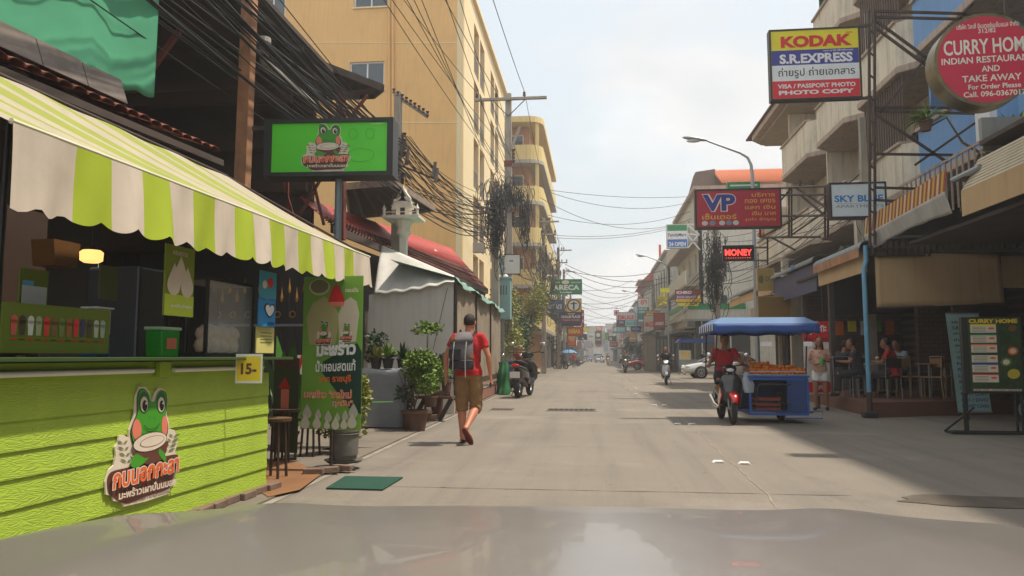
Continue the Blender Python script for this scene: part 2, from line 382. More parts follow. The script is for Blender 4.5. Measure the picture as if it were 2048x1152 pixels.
sheet('ground', [(-900, -60), (900, -60), (900, 1500), (-900, 1500)], -0.012, M('earth', S(140, 128, 112, 0.5), 0.95, var=0.2, vs=0.2))
sheet('road', [(-2.55, -12), (6.3, -12), (6.3, 290), (-3.3, 290), (-2.98, 23.5), (-2.64, 6.2)], 0.0, roadM)
sheet('side_street', [(6.3, 37), (60, 37), (60, 62), (6.3, 62)], 0.0, roadM)
pv = MB(); pv.add([(-2.62, -12, 0.02), (-2.72, 6.2, 0.02), (-3.06, 23.5, 0.02), (-3.38, 290, 0.02), (-9, 290, 0.02), (-9, -12, 0.02), (-2.62, -12, -0.01), (-2.72, 6.2, -0.01), (-3.06, 23.5, -0.01), (-3.38, 290, -0.01)],
    [(0, 1, 2, 3, 4, 5), (0, 6, 7, 1), (1, 7, 8, 2), (2, 8, 9, 3)]); o = pv.build('left_pavement', paveM); o['kind'] = 'structure'
k = MB(); k.add([(-2.55, -12, .004), (-2.64, 6.2, .004), (-2.98, 23.5, .004), (-3.3, 290, .004), (-3.37, 290, .004), (-3.05, 23.5, .004), (-2.715, 6.2, .004), (-2.62, -12, .004)], [(0, 1, 6, 7), (1, 2, 5, 6), (2, 3, 4, 5)])
o = k.build('kerb_line', M('pale_kerb', S(205, 195, 178, 0.45), 0.9, var=0.35, vs=4, grime=0.3)); o['kind'] = 'structure'
sheet('right_pavement', [(6.3, -12), (30, -12), (30, 37), (6.3, 37)], 0.004, paveM); sheet('far_right_pavement', [(6.3, 62), (30, 62), (30, 290), (6.3, 290)], 0.004, paveM)
# worn crack line, seams and stains on the road
crackM = M('crack_filler', S(205, 192, 172, 0.45), 0.9, var=0.3, vs=8)
def crack(pts, w, name, m, seed):
    g = random.Random(seed); q = []
    for i in range(len(pts) - 1):
        for j in range(10): q.append(pts[i].lerp(pts[i + 1], j / 10) + Vector((g.uniform(-.02, .02), 0, 0)))
    q.append(pts[-1]); mb = MB(); vs = []
    for p in q: ww = w * g.uniform(.4, 1.2); vs += [(p.x - ww, p.y, .004), (p.x + ww, p.y, .004)]
    mb.add(vs, [(2 * i, 2 * i + 1, 2 * i + 3, 2 * i + 2) for i in range(len(q) - 1)]); o = mb.build(name, m); o['kind'] = 'structure'
crack([G(1600, 1090), G(1562, 1024), G(1510, 965), G(1450, 915), G(1405, 872), G(1380, 852), G(1330, 805), G(1290, 775)], .008, 'road_crack', crackM, 2)
darkseam = M('road_seam', S(95, 86, 76, 0.45), 0.95, var=0.3, vs=5)
for v, x0, x1, sd_ in ((848, -2.6, 1.2, 3), (770, -2.8, 5.5, 4), (800, .4, 3, 5), (980, -2.4, 2.2, 6)):
    y = G(1100, v).y; g = random.Random(sd_); n_ = 26
    vs = []
    for i in range(n_ + 1): x = x0 + (x1 - x0) * i / n_; w = g.uniform(.002, .008); yy = y + g.uniform(-.012, .012); vs += [(x, yy - w, .0035), (x, yy + w, .0035)]
    o = MB().add(vs, [(2 * i, 2 * i + 2, 2 * i + 3, 2 * i + 1) for i in range(n_)]).build('road_seam', darkseam); o['kind'] = 'structure'
def blot(c, rx, ry, m, name, seed, z=.005, kind='structure'):
    g = random.Random(seed); pts = []
    ph = [g.uniform(0, 6.3) for _ in range(4)]
    for i in range(40):
        t = 6.2832 * i / 40; rr = 1 + .1 * math.sin(3 * t + ph[0]) + .07 * math.sin(5 * t + ph[1]) + .05 * math.sin(9 * t + ph[2]); pts.append((c.x + rx * rr * math.cos(t), c.y + ry * rr * math.sin(t)))
    return sheet(name, pts, z, m, kind)
mud = M('damp_stain', S(150, 135, 118, 0.42), 0.9, gain=1, var=0.4, vs=5, grime=.3)
blot(G(1990, 1004), .8, .26, mud, 'road_stain', 3); 
blot(G(1420, 805), .5, .5, M('faint_stain', S(160, 148, 133, .47), .9, var=.2, vs=2), 'road_stain', 5, .003)
# white road studs in pairs along the middle
studM = M('stud_white', S(232, 230, 222), 0.5, var=0.15, vs=20)
studs = [(1437, 925, 'left stud of the nearest pair'), (1489, 928, 'right stud of the nearest pair'), (1355, 849, 'left stud of the second pair'), (1384, 849, 'right stud of the second pair'),
         (1308, 811, 'left stud of the third pair'), (1329, 811, 'right stud of the third pair'), (1272, 789, 'left stud of the fourth pair'), (1294, 789, 'right stud of the fourth pair'),
         (1254, 777, 'left stud of the fifth pair'), (1270, 777, 'right stud of the fifth pair'), (1238, 761, 'left stud of the farthest pair'), (1250, 761, 'right stud of the farthest pair')]
proto = None
for u, v, l in studs:
    p = G(u, v); p.z = 0.0
    if proto is None:
        proto = thing('road_stud', 'white road stud, ' + l + ' on the road', 'road stud', p, .1, 'white road studs along the road middle')
        MB().prism([(-.07, 0), (.07, 0), (.045, .022), (-.045, .022)], -.05, .05, 'y').build('stud_body', studM, proto, bevel=.004)
        bx('reflector', M('reflector', S(200, 190, 150), .2), proto, -.035, .035, -.053, -.045, .004, .016)
    else: copy_tree(proto, p, rnd.uniform(-.3, .3), 'white road stud, ' + l + ' on the road')
# iron drain grate and covers
def grate(u0, u1, v, hw, label, nb):
    a = G(u0, v); b = G(u1, v); t = thing('drain_grate', label, 'drain', ((a.x + b.x) / 2, a.y, 0.0)); w = (b.x - a.x) / 2
    MB().box(-w, w, -hw, hw, .001, .003).build('pit', M('grate_pit', (.02, .02, .02), .9), t)
    for i in range(nb + 1): x = -w + 2 * w * i / nb; bx('bar', steel, t, x - .022, x + .022, -hw, hw, .003, .014)
    MB().box(-w - .05, w + .05, -hw - .05, -hw, .003, .012).box(-w - .05, w + .05, hw, hw + .05, .003, .012).build('grate_frame', crackM, t)
grate(1098, 1188, 820, .32, 'rusty iron drain grate across the left half of the road', 9)
grate(985, 1023, 819, .2, 'small dark drain grate by the left kerb beside the shed', 5)
# green mat, orange floor by the stall
mt = M('green_mat', S(40, 95, 76, .6), .9, var=.15, vs=30, bump=.8, bs=300)
pm = [G(652, 979), G(765, 982), G(806, 957), G(690, 955)]
mb = MB().add([(p.x, p.y, z) for z in (.006, .016) for p in pm], [(3, 2, 1, 0), (4, 5, 6, 7), (0, 1, 5, 4), (1, 2, 6, 5), (2, 3, 7, 6), (3, 0, 4, 7)])
tag(mb.build('floor_mat', mt), 'dark green mat lying flat on the road near the stall', 'mat')
pf = [G(536, 1000), G(600, 985), G(640, 955), G(600, 930), G(520, 920), G(480, 960)]
o = sheet('stall_floor', [(p.x, p.y) for p in pf], .026, M('orange_floor', S(176, 124, 82, .5), .8, var=.2, vs=3, grime=.2))

# ------------------------------------------------------------------ green drinks stall
c0 = G(530, 985); RS = R(86.25); DF = Vector((math.cos(RS), math.sin(RS), 0)); NF = Vector((math.sin(RS), -math.cos(RS), 0))   # along the face, out of the face
def on_face(u, v, off=0.0):       # point of the stall's front plane seen at a pixel, as local (x, z)
    d = ray(u, v); o = Vector((0, 0, CAM_H)); t = ((c0 + NF * off) - o).dot(NF) / d.dot(NF); p = o + d * t; return ((p - c0).dot(DF), p.z)
stall = thing('drinks_stall', 'lime green drinks stall of lapped boards under a striped awning', 'market stall', c0, RS)
limeM = M('lime_board_paint', S(176, 206, 70, .74), 0.5, var=0.10, vs=3, bump=0.30, grime=.10, streak=.06, wave='wood'); lime2 = M('lime_paint', S(168, 202, 44, .68), 0.5, var=.1)
zs = [.07, .23, .40, .56, .705, .867, 1.05]
XL = -4.6
for i in range(len(zs) - 1):
    a, b = zs[i], zs[i + 1]
    MB().prism([(-.020, a - .012), (-.020, a), (-.006, b + .006), (.006, b + .006), (.006, a - .012)], XL, -.012, 'x').build('board', limeM, stall, bevel=.003)
    MB().prism([(.0, a - .012), (.0, a), (.0, b + .004), (.01, b + .004), (.01, a - .012)], .0, .02, 'x')
for i in range(len(zs) - 1):      # end boards on the return towards the street corner
    a, b = zs[i], zs[i + 1]
    MB().prism([(.020, a - .012), (.020, a), (.006, b + .006), (-.008, b + .006), (-.008, a - .012)], .0, .75, 'y').build('end_board', limeM, stall, bevel=.003)
MB().box(XL, -.1, -.012, .004, 1.055, 1.10).box(XL, -.1, -.02, .004, 1.10, 1.12).box(XL, -.1, -.012, .004, 1.12, 1.165).box(-1.62, -1.50, -.06, -.02, 1.06, 1.165).build('counter_fascia', lime2, stall, bevel=.003)
bx('counter_top', M('counter_board', S(60, 85, 40, .8), .5, grime=.3), stall, XL, .14, -.17, .62, 1.172, 1.196, bevel=.004)
for x0, x1 in ((XL, -1.68), (-1.45, -.2)):
    MB().tube([(x0, -.045, 1.105), (x1, -.045, 1.105)], .017, 12).build('rail', M('white_pipe', S(225, 225, 220, .9), .35), stall, smooth=True)
for x in (-.06, -1.3, -2.8): bx('foot', lime2, stall, x, x + .06, .02, .08, 0, .07)
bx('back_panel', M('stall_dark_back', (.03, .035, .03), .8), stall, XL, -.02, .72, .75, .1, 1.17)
# bricks the stall stands on
brM = M('old_brick', S(150, 125, 108, .6), .9, var=.3, vs=9, bump=.5, bs=50)
brm = MB().box(-.10, .10, -.05, .05, 0, .058).mesh('brick_mesh', brM)
bt = thing('brick_row', 'row of loose bricks under the front edge of the green stall', 'bricks', c0, RS)
for i in range(16):
    x = .04 - i * .215
    for j in range(1):
        o = link('brick', brm, bt, (x, -.02 + rnd.uniform(-.02, .02), 0.02), (0, 0, rnd.uniform(-.12, .12))); md = o.modifiers.new('b', 'BEVEL'); md.width = .006
# awning: outer edge front line, inner edge at the back
zo, zi = 2.36, 2.98
Po0, Po1 = G(22, 243, zo), G(737, 514, zo); Pi1 = G(452, 352, zi)
def loc(p): q = Vector((p.x, p.y, 0)) - Vector((c0.x, c0.y, 0)); return Vector((q.dot(DF), -q.dot(NF), p.z))
A0, A1, B1 = loc(Po0), loc(Po1), loc(Pi1)
B0 = B1 + (A0 - A1) * 1.0; A0x = A0
NS = 17
topC = M('awning_top_cream', S(218, 206, 178, .62), .85, gain=1, var=.10, vs=4, grime=.08, streak=.1); topG = M('awning_top_green', S(188, 198, 88, .58), .85, gain=1, var=.1, vs=4)
wM = M('awning_cream', S(222, 208, 190, .70), .8, var=.08, vs=5, bump=.2, bs=200, grime=.10, streak=.10); gM = M('awning_green', S(175, 195, 45, .72), .8, var=.08, vs=5, bump=.2, bs=200)
sag = lambda u, v: -.035 * math.sin(math.pi * v) + .008 * math.sin(u * 40)
awn = thing('awning_anchor', None, None)
bpy.data.objects.remove(awn)
L_aw = (A1 - A0).length; nstr = NS
def stripw(i): return (i / nstr)
SB = [0] + [.085 + .0543 * i for i in range(16)] + [1.0]
for i in range(nstr):
    u0, u1 = SB[i], SB[i + 1]; m_ = wM if i % 2 == 0 else gM
    def fn(u, v, u0=u0, u1=u1):
        w = u0 + (u1 - u0) * u; p = A0.lerp(A1, w).lerp(B0.lerp(B1, w), v); return (p.x, p.y, p.z + sag(w, v))
    MB().grid(fn, 4, 8).build('awning_stripe', topC if i % 2 == 0 else topG, stall, smooth=True)
    def fv(u, v, u0=u0, u1=u1, i=i):
        w = u0 + (u1 - u0) * u; p = A0.lerp(A1, w); h = .42 - .07 * w
        sc_ = abs(math.sin(math.pi * (i + u) * (2 if i == 0 else 1) + .9)); h += .045 * sc_ - .02
        ripple = .018 * math.sin(w * 95 + v * 1.5) * v + .03 * v * math.sin(w * 23)
        return (p.x + .012 * v * math.sin(w * 60), p.y - .012 + ripple - .03 * v, p.z - h * v)
    MB().grid(fv, 10, 7).build('valance_strip', m_, stall, smooth=True)
MB().tube([A0 + Vector((0, 0, .004)), A1 + Vector((.03, 0, .004))], .016, 8).build('awning_bar', M('awning_bar_paint', S(200, 198, 170), .5), stall)
MB().tube([B0, B1], .02, 8).tube([B1, A1], .014, 8).build('awning_arm', steel, stall)
for x in (-.35, -2.3): MB().tube([(x, .6, 1.19), (x, .6, 2.85)], .022, 8).build('post', black, stall)
# frog emblem of the shop, drawn once in picture units and laid on any flat print
def crv(pts, closed=True, n=5):
    out = []; N = len(pts)
    for i in range(N if closed else N - 1):
        p = [pts[(i + k - 1) % N] if closed else pts[min(max(i + k - 1, 0), N - 1)] for k in range(4)]
        for j in range(n):
            t = j / n; out.append(tuple(.5 * (2 * p[1][q] + (p[2][q] - p[0][q]) * t + (2 * p[0][q] - 5 * p[1][q] + 4 * p[2][q] - p[3][q]) * t * t + (3 * p[1][q] - p[0][q] - 3 * p[2][q] + p[3][q]) * t ** 3) for q in (0, 1)))
    if not closed: out.append(pts[-1])
    return out
FG = ink('frog_green', (70, 160, 40), k=.8); FD = ink('frog_dark_green', (45, 105, 50), k=.8); PK = ink('pink', (238, 120, 100)); BR = ink('brown', (95, 55, 45)); OR = ink('orange_red', (235, 95, 45)); OL = ink('olive', (110, 125, 80)); CR = ink('cream_print', (222, 208, 190), k=.9); CR2 = ink('cream_inner', (200, 186, 168), k=.9)
FROG_OUT = [(345, 58), (395, 62), (428, 105), (448, 178), (462, 178), (485, 105), (520, 70), (560, 82), (592, 150), (592, 220), (580, 300), (602, 370), (604, 430), (655, 445), (668, 500), (680, 560), (655, 640), (692, 680), (692, 740), (655, 840), (660, 900), (610, 960), (604, 1006), (400, 1075), (200, 1122), (190, 1080), (110, 1072), (105, 1030), (45, 1015), (38, 900), (75, 790), (115, 755), (132, 660), (125, 590), (148, 560), (165, 490), (205, 488), (245, 515), (252, 440), (285, 350), (300, 285), (308, 150)]
def logo(pr, f, thick=None, small=False):
    F_ = lambda L: [f(x, y) for x, y in L]
    if thick: MB().prism(F_(FROG_OUT), pr.y - thick, pr.y, 'y').build('emblem_plate', CR, pr.p); pr.y -= thick + .001
    else: pr.poly(F_(FROG_OUT), CR, 'emblem_plate')
    pr.layer(); pr.poly(F_(crv([(70, 830), (250, 770), (640, 660), (672, 720), (640, 860), (600, 960), (400, 1030), (220, 1095), (120, 1050), (60, 990)])), BR, 'emblem_base')
    pr.layer()
    if not small:
        for sx, pts in ((1, [((235, 765), (185, 520))]), (-1, [((580, 660), (650, 470))])):
            (a, b), = pts
            for t in (.15, .38, .6, .82):
                for sd in (-1, 1):
                    x = a[0] + (b[0] - a[0]) * t; y = a[1] + (b[1] - a[1]) * t; e = (x + sd * 52 - (12 if sx > 0 else -12), y - 30)
                    dx, dy = e[0] - x, e[1] - y; mx_, my_ = (x + e[0]) / 2, (y + e[1]) / 2
                    pr.poly(F_([(x, y), (mx_ - dy * .17, my_ + dx * .17), e, (mx_ + dy * .17, my_ - dx * .17)]), OL, 'emblem_leaf')
            pr.layer(.0004)
    head = crv([(345, 88), (392, 92), (424, 140), (440, 192), (470, 192), (490, 130), (520, 98), (558, 112), (577, 170), (573, 260), (562, 310), (580, 380), (582, 450), (560, 510), (500, 545), (400, 570), (300, 570), (272, 520), (265, 440), (298, 340), (318, 290), (320, 160)], n=3)
    pr.poly(F_([(x + (x - 425) * .045, y + (y - 330) * .03) for x, y in head]), I_K, 'emblem_outline'); pr.layer(); pr.poly(F_(head), FG, 'emblem_head'); pr.layer()
    def ov(cx, cy_, rx, ry, m, a=0, n=20):
        pr.poly(F_([(cx + rx * math.cos(t) * math.cos(a) - ry * math.sin(t) * math.sin(a), cy_ + rx * math.cos(t) * math.sin(a) + ry * math.sin(t) * math.cos(a)) for t in [6.2832 * k / n for k in range(n)]]), m, 'emblem_shape')
    ov(372, 200, 48, 98, FD); ov(526, 200, 44, 95, FD); ov(310, 440, 40, 92, PK); ov(556, 405, 26, 88, PK); pr.layer()
    ov(373, 215, 34, 68, CR); ov(524, 218, 30, 66, CR); pr.layer(); ov(377, 228, 22, 50, I_K); ov(528, 226, 19, 46, I_K); pr.layer(); ov(386, 206, 7, 13, I_W); ov(536, 206, 6, 12, I_W)
    pr.line(F_([(421, 318), (419, 352)]), .004, FD); pr.line(F_([(464, 320), (464, 354)]), .004, FD)
    w = math.dist(f(0, 0), f(8, 0)); pr.line(F_(crv([(368, 402), (400, 430), (440, 437), (480, 420), (508, 383)], False)), w, FD)
    pr.poly(F_(crv([(262, 590), (300, 640), (560, 540), (572, 600), (530, 700), (430, 745), (370, 740), (300, 690), (268, 650)])), BR, 'emblem_shell'); pr.layer()
    ov(417, 548, 158, 82, I_K, -.3); pr.poly(F_(crv([(262, 690), (300, 655), (372, 690), (405, 690), (335, 760), (272, 778), (246, 742)])), FG, 'emblem_arm'); pr.poly(F_(crv([(505, 610), (552, 655), (562, 722), (532, 705), (498, 655)])), FG, 'emblem_arm'); pr.layer()
    ov(417, 548, 152, 76, CR, -.3, 26); pr.layer(); ov(435, 542, 112, 44, BR, -.28); pr.layer(.0006); ov(435, 542, 108, 40, CR, -.28); pr.layer()
    a, b, c = f(72, 985), f(72, 815), f(672, 815); s_ = (c[1] - a[1]) / (c[0] - a[0]); h = b[1] - a[1]
    pr.text('กบนอกกะลา', a[0], a[1], c[0], a[1] + h * .92, CR, .075, slope=s_); pr.layer(); pr.text('กบนอกกะลา', a[0] + .01 * (c[0] - a[0]), a[1] + h * .05, c[0] - .01 * (c[0] - a[0]), a[1] + h * .87, OR, .03, slope=s_)
    a, b, c = f(130, 1062), f(130, 1000), f(645, 925); s_ = (c[1] - a[1]) / (c[0] - a[0]); h = (b[1] - a[1]) * 1.3
    pr.text('มะพร้าวเผาปั่นนมสด', a[0], a[1], c[0], a[1] + h, CR, .03, slope=s_)
    a, b, c = f(215, 1095), f(215, 1070), f(590, 995); s_ = (c[1] - a[1]) / (c[0] - a[0])
    pr.text('กบนอกกะลา มะพร้าวน้ำหอม', a[0], a[1], c[0], b[1], BR, .01, slope=s_)
fm = lambda x, y: on_face(200 + x * 170 / 753, 760 + y * 260 / 1152, .026)
pr = Print(stall, -.018); logo(pr, fm, .012)
_q = [fm(x, y) for x, y in FROG_OUT]; qx0, qx1 = min(a for a, b in _q), max(a for a, b in _q); qz0, qz1 = min(b for a, b in _q), max(b for a, b in _q)
def logo_in(pr, x0, z0, x1, z1, **k):
    sc_ = min((x1 - x0) / (qx1 - qx0), (z1 - z0) / (qz1 - qz0))
    kx = (x1 - x0) / (qx1 - qx0); kz = (z1 - z0) / (qz1 - qz0)
    def f(x, y): a, b = fm(x, y); return (x0 + (a - qx0) * kx, z0 + (b - qz0) * kz)
    logo(pr, f, **k)
# price card hooked on the counter edge
a = on_face(475, 768, .19); b = on_face(519, 711, .19)
pc = thing('price_card', 'yellow price card reading 15 hooked on the green counter edge', 'price card', c0 + NF * .19 + DF * ((a[0] + b[0]) / 2) + Vector((0, 0, a[1])), R(10))
w2, h2 = .105, .235
bx('card', M('white_card', S(232, 226, 210), .5), pc, -w2, w2, 0, .006, 0, h2); p = Print(pc, 0); p.rect(-w2 + .012, .02, w2 - .012, h2 - .02, ink('card_yellow', (248, 196, 30)), 'card_panel'); p.layer(); p.text('15-', -.062, .07, .062, .16, BR, .04)
# things on and above the counter
def flat(name, label, cat, u0, v0, u1, v1, off, m, th=.012, rz=R(20)):
    a = on_face(u0, v1, -off); b = on_face(u1, v0, -off); a2 = on_face(u1, v1, -off)
    w = (a2[0] - a[0]); t = thing(name, label, cat, c0 - NF * off + DF * ((a[0] + b[0]) / 2) + Vector((0, 0, a[1])), RS)
    h = (b[1] - a[1] + on_face(u0, v0, -off)[1] - a2[1]) / 2
    bx('board', m, t, -w / 2, w / 2, 0, th, 0, h); return t, Print(t, 0), w, h
mg = M('menu_green', S(120, 140, 40, .6), .5, var=.1)
t, p, w, h = flat('menu_board', 'long green menu board picturing a row of drink cups on the counter', 'menu board', 4, 612, 219, 706, .05, mg)
cols = [(190, 90, 80), (70, 55, 50), (200, 200, 195), (150, 160, 130), (200, 60, 60), (120, 90, 60), (110, 125, 70), (150, 95, 60), (205, 50, 70), (70, 60, 100), (80, 70, 60), (170, 180, 160), (150, 165, 150)]
for i, c_ in enumerate(cols):
    cx = -w / 2 + w * (.09 + .069 * i); cm = ink('cup%d' % i, c_); p.layer(.0001)
    p.poly([(cx - .02 * w, h * .36), (cx + .02 * w, h * .36), (cx + .027 * w, h * .66), (cx - .027 * w, h * .66)], cm, 'cup_picture'); p.oval(cx, h * .67, .027 * w, h * .09, cm, 'cup_picture')
    p.rect(cx - .025 * w, h * .26, cx + .025 * w, h * .29, (BR if i % 2 else I_R), 'caption')
t, p, w, h = flat('payment_poster', 'green and white payment notice standing behind the drinks menu board', 'notice', 40, 536, 96, 612, .30, mg)
p.rect(-w * .45, h * .05, w * .45, h * .55, ink('paper', (190, 195, 200)), 'paper'); p.layer(); p.rect(-w * .45, h * .55, -w * .05, h * .68, ink('skyblue', (90, 160, 200)), 'paper')
t, p, w, h = flat('hanging_banner', 'green hanging banner with three white coconuts below the awning', 'banner', 330, 490, 388, 630, -.02, M('banner_green', S(150, 170, 50, .7), .6))
p.rect(-w / 2, h * .0, w / 2, h * .3, ink('lime_print', (175, 195, 60)), 'panel'); p.layer()
def coco(p, cx, cz, r, m=CR): p.poly([(cx + r * math.cos(R(a_)) * .95, cz + r * math.sin(R(a_)) * .95) for a_ in range(150, 391, 20)] + [(cx + r * .45, cz + r * 1.15), (cx, cz + r * 1.9), (cx - r * .45, cz + r * 1.15)], m, 'coconut_picture')
coco(p, 0, h * .58, w * .22); p.layer(); coco(p, -w * .22, h * .44, w * .24); coco(p, w * .24, h * .42, w * .23); p.layer(); p.text('มะพร้าวน้ำหอม', -w * .3, h * .12, w * .42, h * .17, I_W, .02); p.text('หอมหวาน', -w * .3, h * .86, w * .2, h * .92, CR, .02)
t, p, w, h = flat('menu_sheet', 'narrow tilted menu sheet hanging inside the dark stall', 'notice', 200, 530, 236, 598, .35, M('dull_green_sheet', S(110, 120, 80, .6), .5))
t, p, w, h = flat('picture_card', 'upper blue picture card with a cup hanging beside the glass case', 'picture card', 521, 541, 553, 595, -.01, ink('card_blue', (60, 150, 175)), rz=0)
p.oval(w * .1, h * .6, w * .17, h * .2, I_R); p.oval(-w * .25, h * .5, w * .15, h * .15, CR)
t, p, w, h = flat('picture_card', 'lower blue picture card with a white heart hanging beside the glass case', 'picture card', 518, 597, 551, 652, -.01, ink('card_blue2', (40, 130, 190)), rz=0)
hp = crv([(0, -.3), (.3, .05), (.28, .35), (.1, .38), (0, .25), (-.1, .38), (-.28, .35), (-.3, .05)])
p.poly([(w * .12 + a_ * w, h * .55 + b_ * h * .75) for a_, b_ in hp], I_K); p.layer(); p.poly([(w * .12 + a_ * w * .8, h * .56 + b_ * h * .6) for a_, b_ in hp], I_W); p.text('สาขา', w * .0, h * .06, w * .4, h * .18, I_B, .02)
t, p, w, h = flat('picture_card', 'cream notice card standing at the far end of the counter', 'notice', 513, 654, 548, 706, .03, ink('card_cream', (205, 195, 120)), rz=0)
for i in range(4): p.rect(-w * .3, h * (.4 + .12 * i), w * .35, h * (.43 + .12 * i), OL, 'caption')
def lp(x, y, z): return c0 + DF * x - NF * y + Vector((0, 0, z))
# glass display case with coconuts
gx0, gx1 = on_face(413, 700, -.1)[0], on_face(512, 700, -.1)[0]
gc = thing('glass_case', 'black framed glass display case on the far end of the counter', 'display case', lp((gx0 + gx1) / 2, .3, 1.197), RS); w = (gx1 - gx0) / 2 - .02
MB().box(-w, w, -.18, .2, 0, .03).box(-w, w, -.18, .2, .62, .65).box(-w, -w + .025, -.18, -.155, .03, .62).box(w - .025, w, -.18, -.155, .03, .62).box(-w, -w + .025, .175, .2, .03, .62).box(w - .025, w, .175, .2, .03, .62).build('case_frame', black, gc)
bx('pane', glassC, gc, -w + .026, w - .026, -.172, -.168, .031, .619)
cocoM = M('peeled_coconut', S(205, 185, 160), .7, var=.15, vs=15)
cm = MB().lathe([(.001, 0), (.055, .012), (.075, .06), (.062, .105), (.02, .135), (.001, .14)], n=14).mesh('coconut', cocoM, True)
spots = [(i * .135 - w + .12, -.08, 1.228) for i in range(6)] + [(i * .135 - w + .18, -.05, 1.325) for i in range(4)]
for i, (x, y, z) in enumerate(spots):
    if x > w - .08: continue
    o = link('coconut', cm, None, lp((gx0 + gx1) / 2 + x, .3 + y, z), (0, 0, rnd.uniform(0, 6))); tag(o, 'peeled white coconut in the glass case, %s from the left in its %s layer' % (('first', 'second', 'third', 'fourth', 'fifth', 'sixth')[i % 6], 'bottom' if i < 6 else 'top'), 'coconut', 'peeled coconuts in the glass case')
t = thing('ice_box', 'bright green plastic box with pink label on the counter', 'box', lp(on_face(385, 700)[0], .25, 1.197), RS)
MB().prism([(-.1, 0), (.1, 0), (.11, .2), (-.11, .2)], -.07, .07, 'y').build('body', M('bright_green_plastic', S(40, 165, 45, .8), .4), t, bevel=.01); bx('lid', M('pale_lid', S(180, 210, 180), .5), t, -.118, .118, -.08, .08, .2, .225, bevel=.008); Print(t, -.072).rect(-.06, .06, .06, .14, PK, 'label_sticker')
t = thing('water_dispenser', 'white and blue water container at the back of the counter', 'container', lp(on_face(270, 700)[0], .3, 1.197), RS)
MB().box(-.07, .07, -.06, .06, 0, .14).build('base', M('blue_plastic', S(40, 90, 140, .8), .4), t, bevel=.01); MB().box(-.068, .068, -.06, .06, .141, .32).build('body', M('milky_plastic', S(170, 175, 175), .3), t, bevel=.012); bx('lid', white_frame, t, -.075, .09, -.065, .065, .321, .335, bevel=.004)
# hanging lamp, lit
x, z = on_face(183, 513, -.6); lm = thing('hanging_lamp', 'small lit round lamp hanging inside the stall', 'lamp', lp(x, .6, z), RS)
MB().lathe([(.001, -.045), (.05, -.045), (.075, -.03), (.078, .03), (.06, .045), (.001, .045)], n=20).build('shade', M('lamp_glow', (1, .7, .3), .4, emit=(1, .55, .16), es=.75, var=0), lm, smooth=True)
MB().lathe([(.001, .046), (.05, .046), (.03, .075), (.001, .08)], n=16).tube([(0, 0, .08), (0, 0, .9)], .004, 5).build('cap', black, lm)
# back shelves and utensils in the shade
t = thing('back_shelf', 'dark wooden shelf with jars at the back of the stall', 'shelf', lp(-2.4, 1.5, 0), RS)
woodD = M('dark_wood', S(70, 50, 38, .8), .6, grime=.3)
MB().box(-1.6, 1.6, -.15, .15, 1.0, 1.04).box(-1.6, 1.6, -.15, .15, 1.5, 1.53).box(-1.6, 1.6, .13, .17, .02, 2.4).build('shelf_board', woodD, t)
for i in range(9): MB().lathe([(.001, 0), (.05, 0), (.055, .12), (.03, .15), (.03, .17), (.001, .17)], (-1.3 + i * .32, 0, 1.04 + (i % 2) * .49), 12).build('jar', M('jar%d' % (i % 4), ((.25, .12, .05), (.3, .05, .04), (.2, .22, .2), (.1, .18, .06))[i % 4], .3), t, smooth=True)
wk = thing('wicker_basket', 'small amber basket hanging at the back of the stall', 'basket', lp(on_face(110, 530, -1.2)[0], 1.2, on_face(110, 534, -1.2)[1]), RS)
MB().prism([(-.11, 0), (.11, 0), (.14, .2), (-.14, .2)], -.1, .1, 'y').build('body', M('amber_wicker', S(120, 80, 30, .7), .6, bump=.5, bs=80), wk)

t = thing('refrigerator', 'dull grey refrigerator at the back of the stall behind the water container', 'refrigerator', lp(on_face(285, 700, -1)[0], 1.15, .02), RS)
MB().box(-.22, .22, -.25, .25, 0, 1.95).build('body', M('dull_steel', S(92, 98, 104, .7), .4, .3, grime=.2), t, bevel=.02); bx('handle', chrome, t, .15, .17, -.29, -.26, 1.0, 1.4)
# ------------------------------------------------------------------ green stand banner, bucket, second banner
def sbanner(name, label, u0, v0, u1, v1, Y, m, rz):
    a = PY(u0, v1, Y); b = PY(u1, v0, Y); t = thing(name, label, 'banner', ((a.x + b.x) / 2, Y, 0), rz); w = (b.x - a.x) / math.cos(rz)
    MB().box(-w / 2, w / 2, 0, .004, a.z, b.z).build('banner_cloth', m, t)
    MB().box(-.012, .012, .02, .04, .02, b.z).box(-w * .4, w * .4, .02, .05, .02, .04).box(-.02, .02, -.1, .2, .02, .04).build('stand', steel, t)
    return t, Print(t, 0), w, a.z, b.z
bgM = M('banner_grass', S(120, 170, 60, .85), .55, var=.06)
t, p, w, z0, z1 = sbanner('stand_banner', 'tall green coconut milkshake banner standing beside the stall', 598, 552, 729, 858, 7.7, bgM, R(-6)); h = z1 - z0
X = lambda f: (f - .5) * w; Z = lambda f: z0 + f * h
dkg = ink('deep_green', (20, 60, 50)); shake = ink('shake', (215, 205, 180), k=.8)
p.poly([(X(.36), Z(.44)), (X(.92), Z(.56)), (X(1), Z(.5)), (X(1), Z(.1)), (X(.8), Z(.14)), (X(.32), Z(.38))], dkg); p.layer()
p.oval(X(.27), Z(.93), w * .18, h * .055, ink('bowl_rim', (190, 180, 140))); p.layer(); p.oval(X(.27), Z(.935), w * .15, h * .045, ink('bowl', (110, 110, 70)))
p.poly([(X(.12), Z(.55)), (X(.56), Z(.55)), (X(.62), Z(.74)), (X(.5), Z(.82)), (X(.35), Z(.87)), (X(.16), Z(.82)), (X(.06), Z(.73))], ink('cup_ghost', (165, 160, 110))); p.layer()
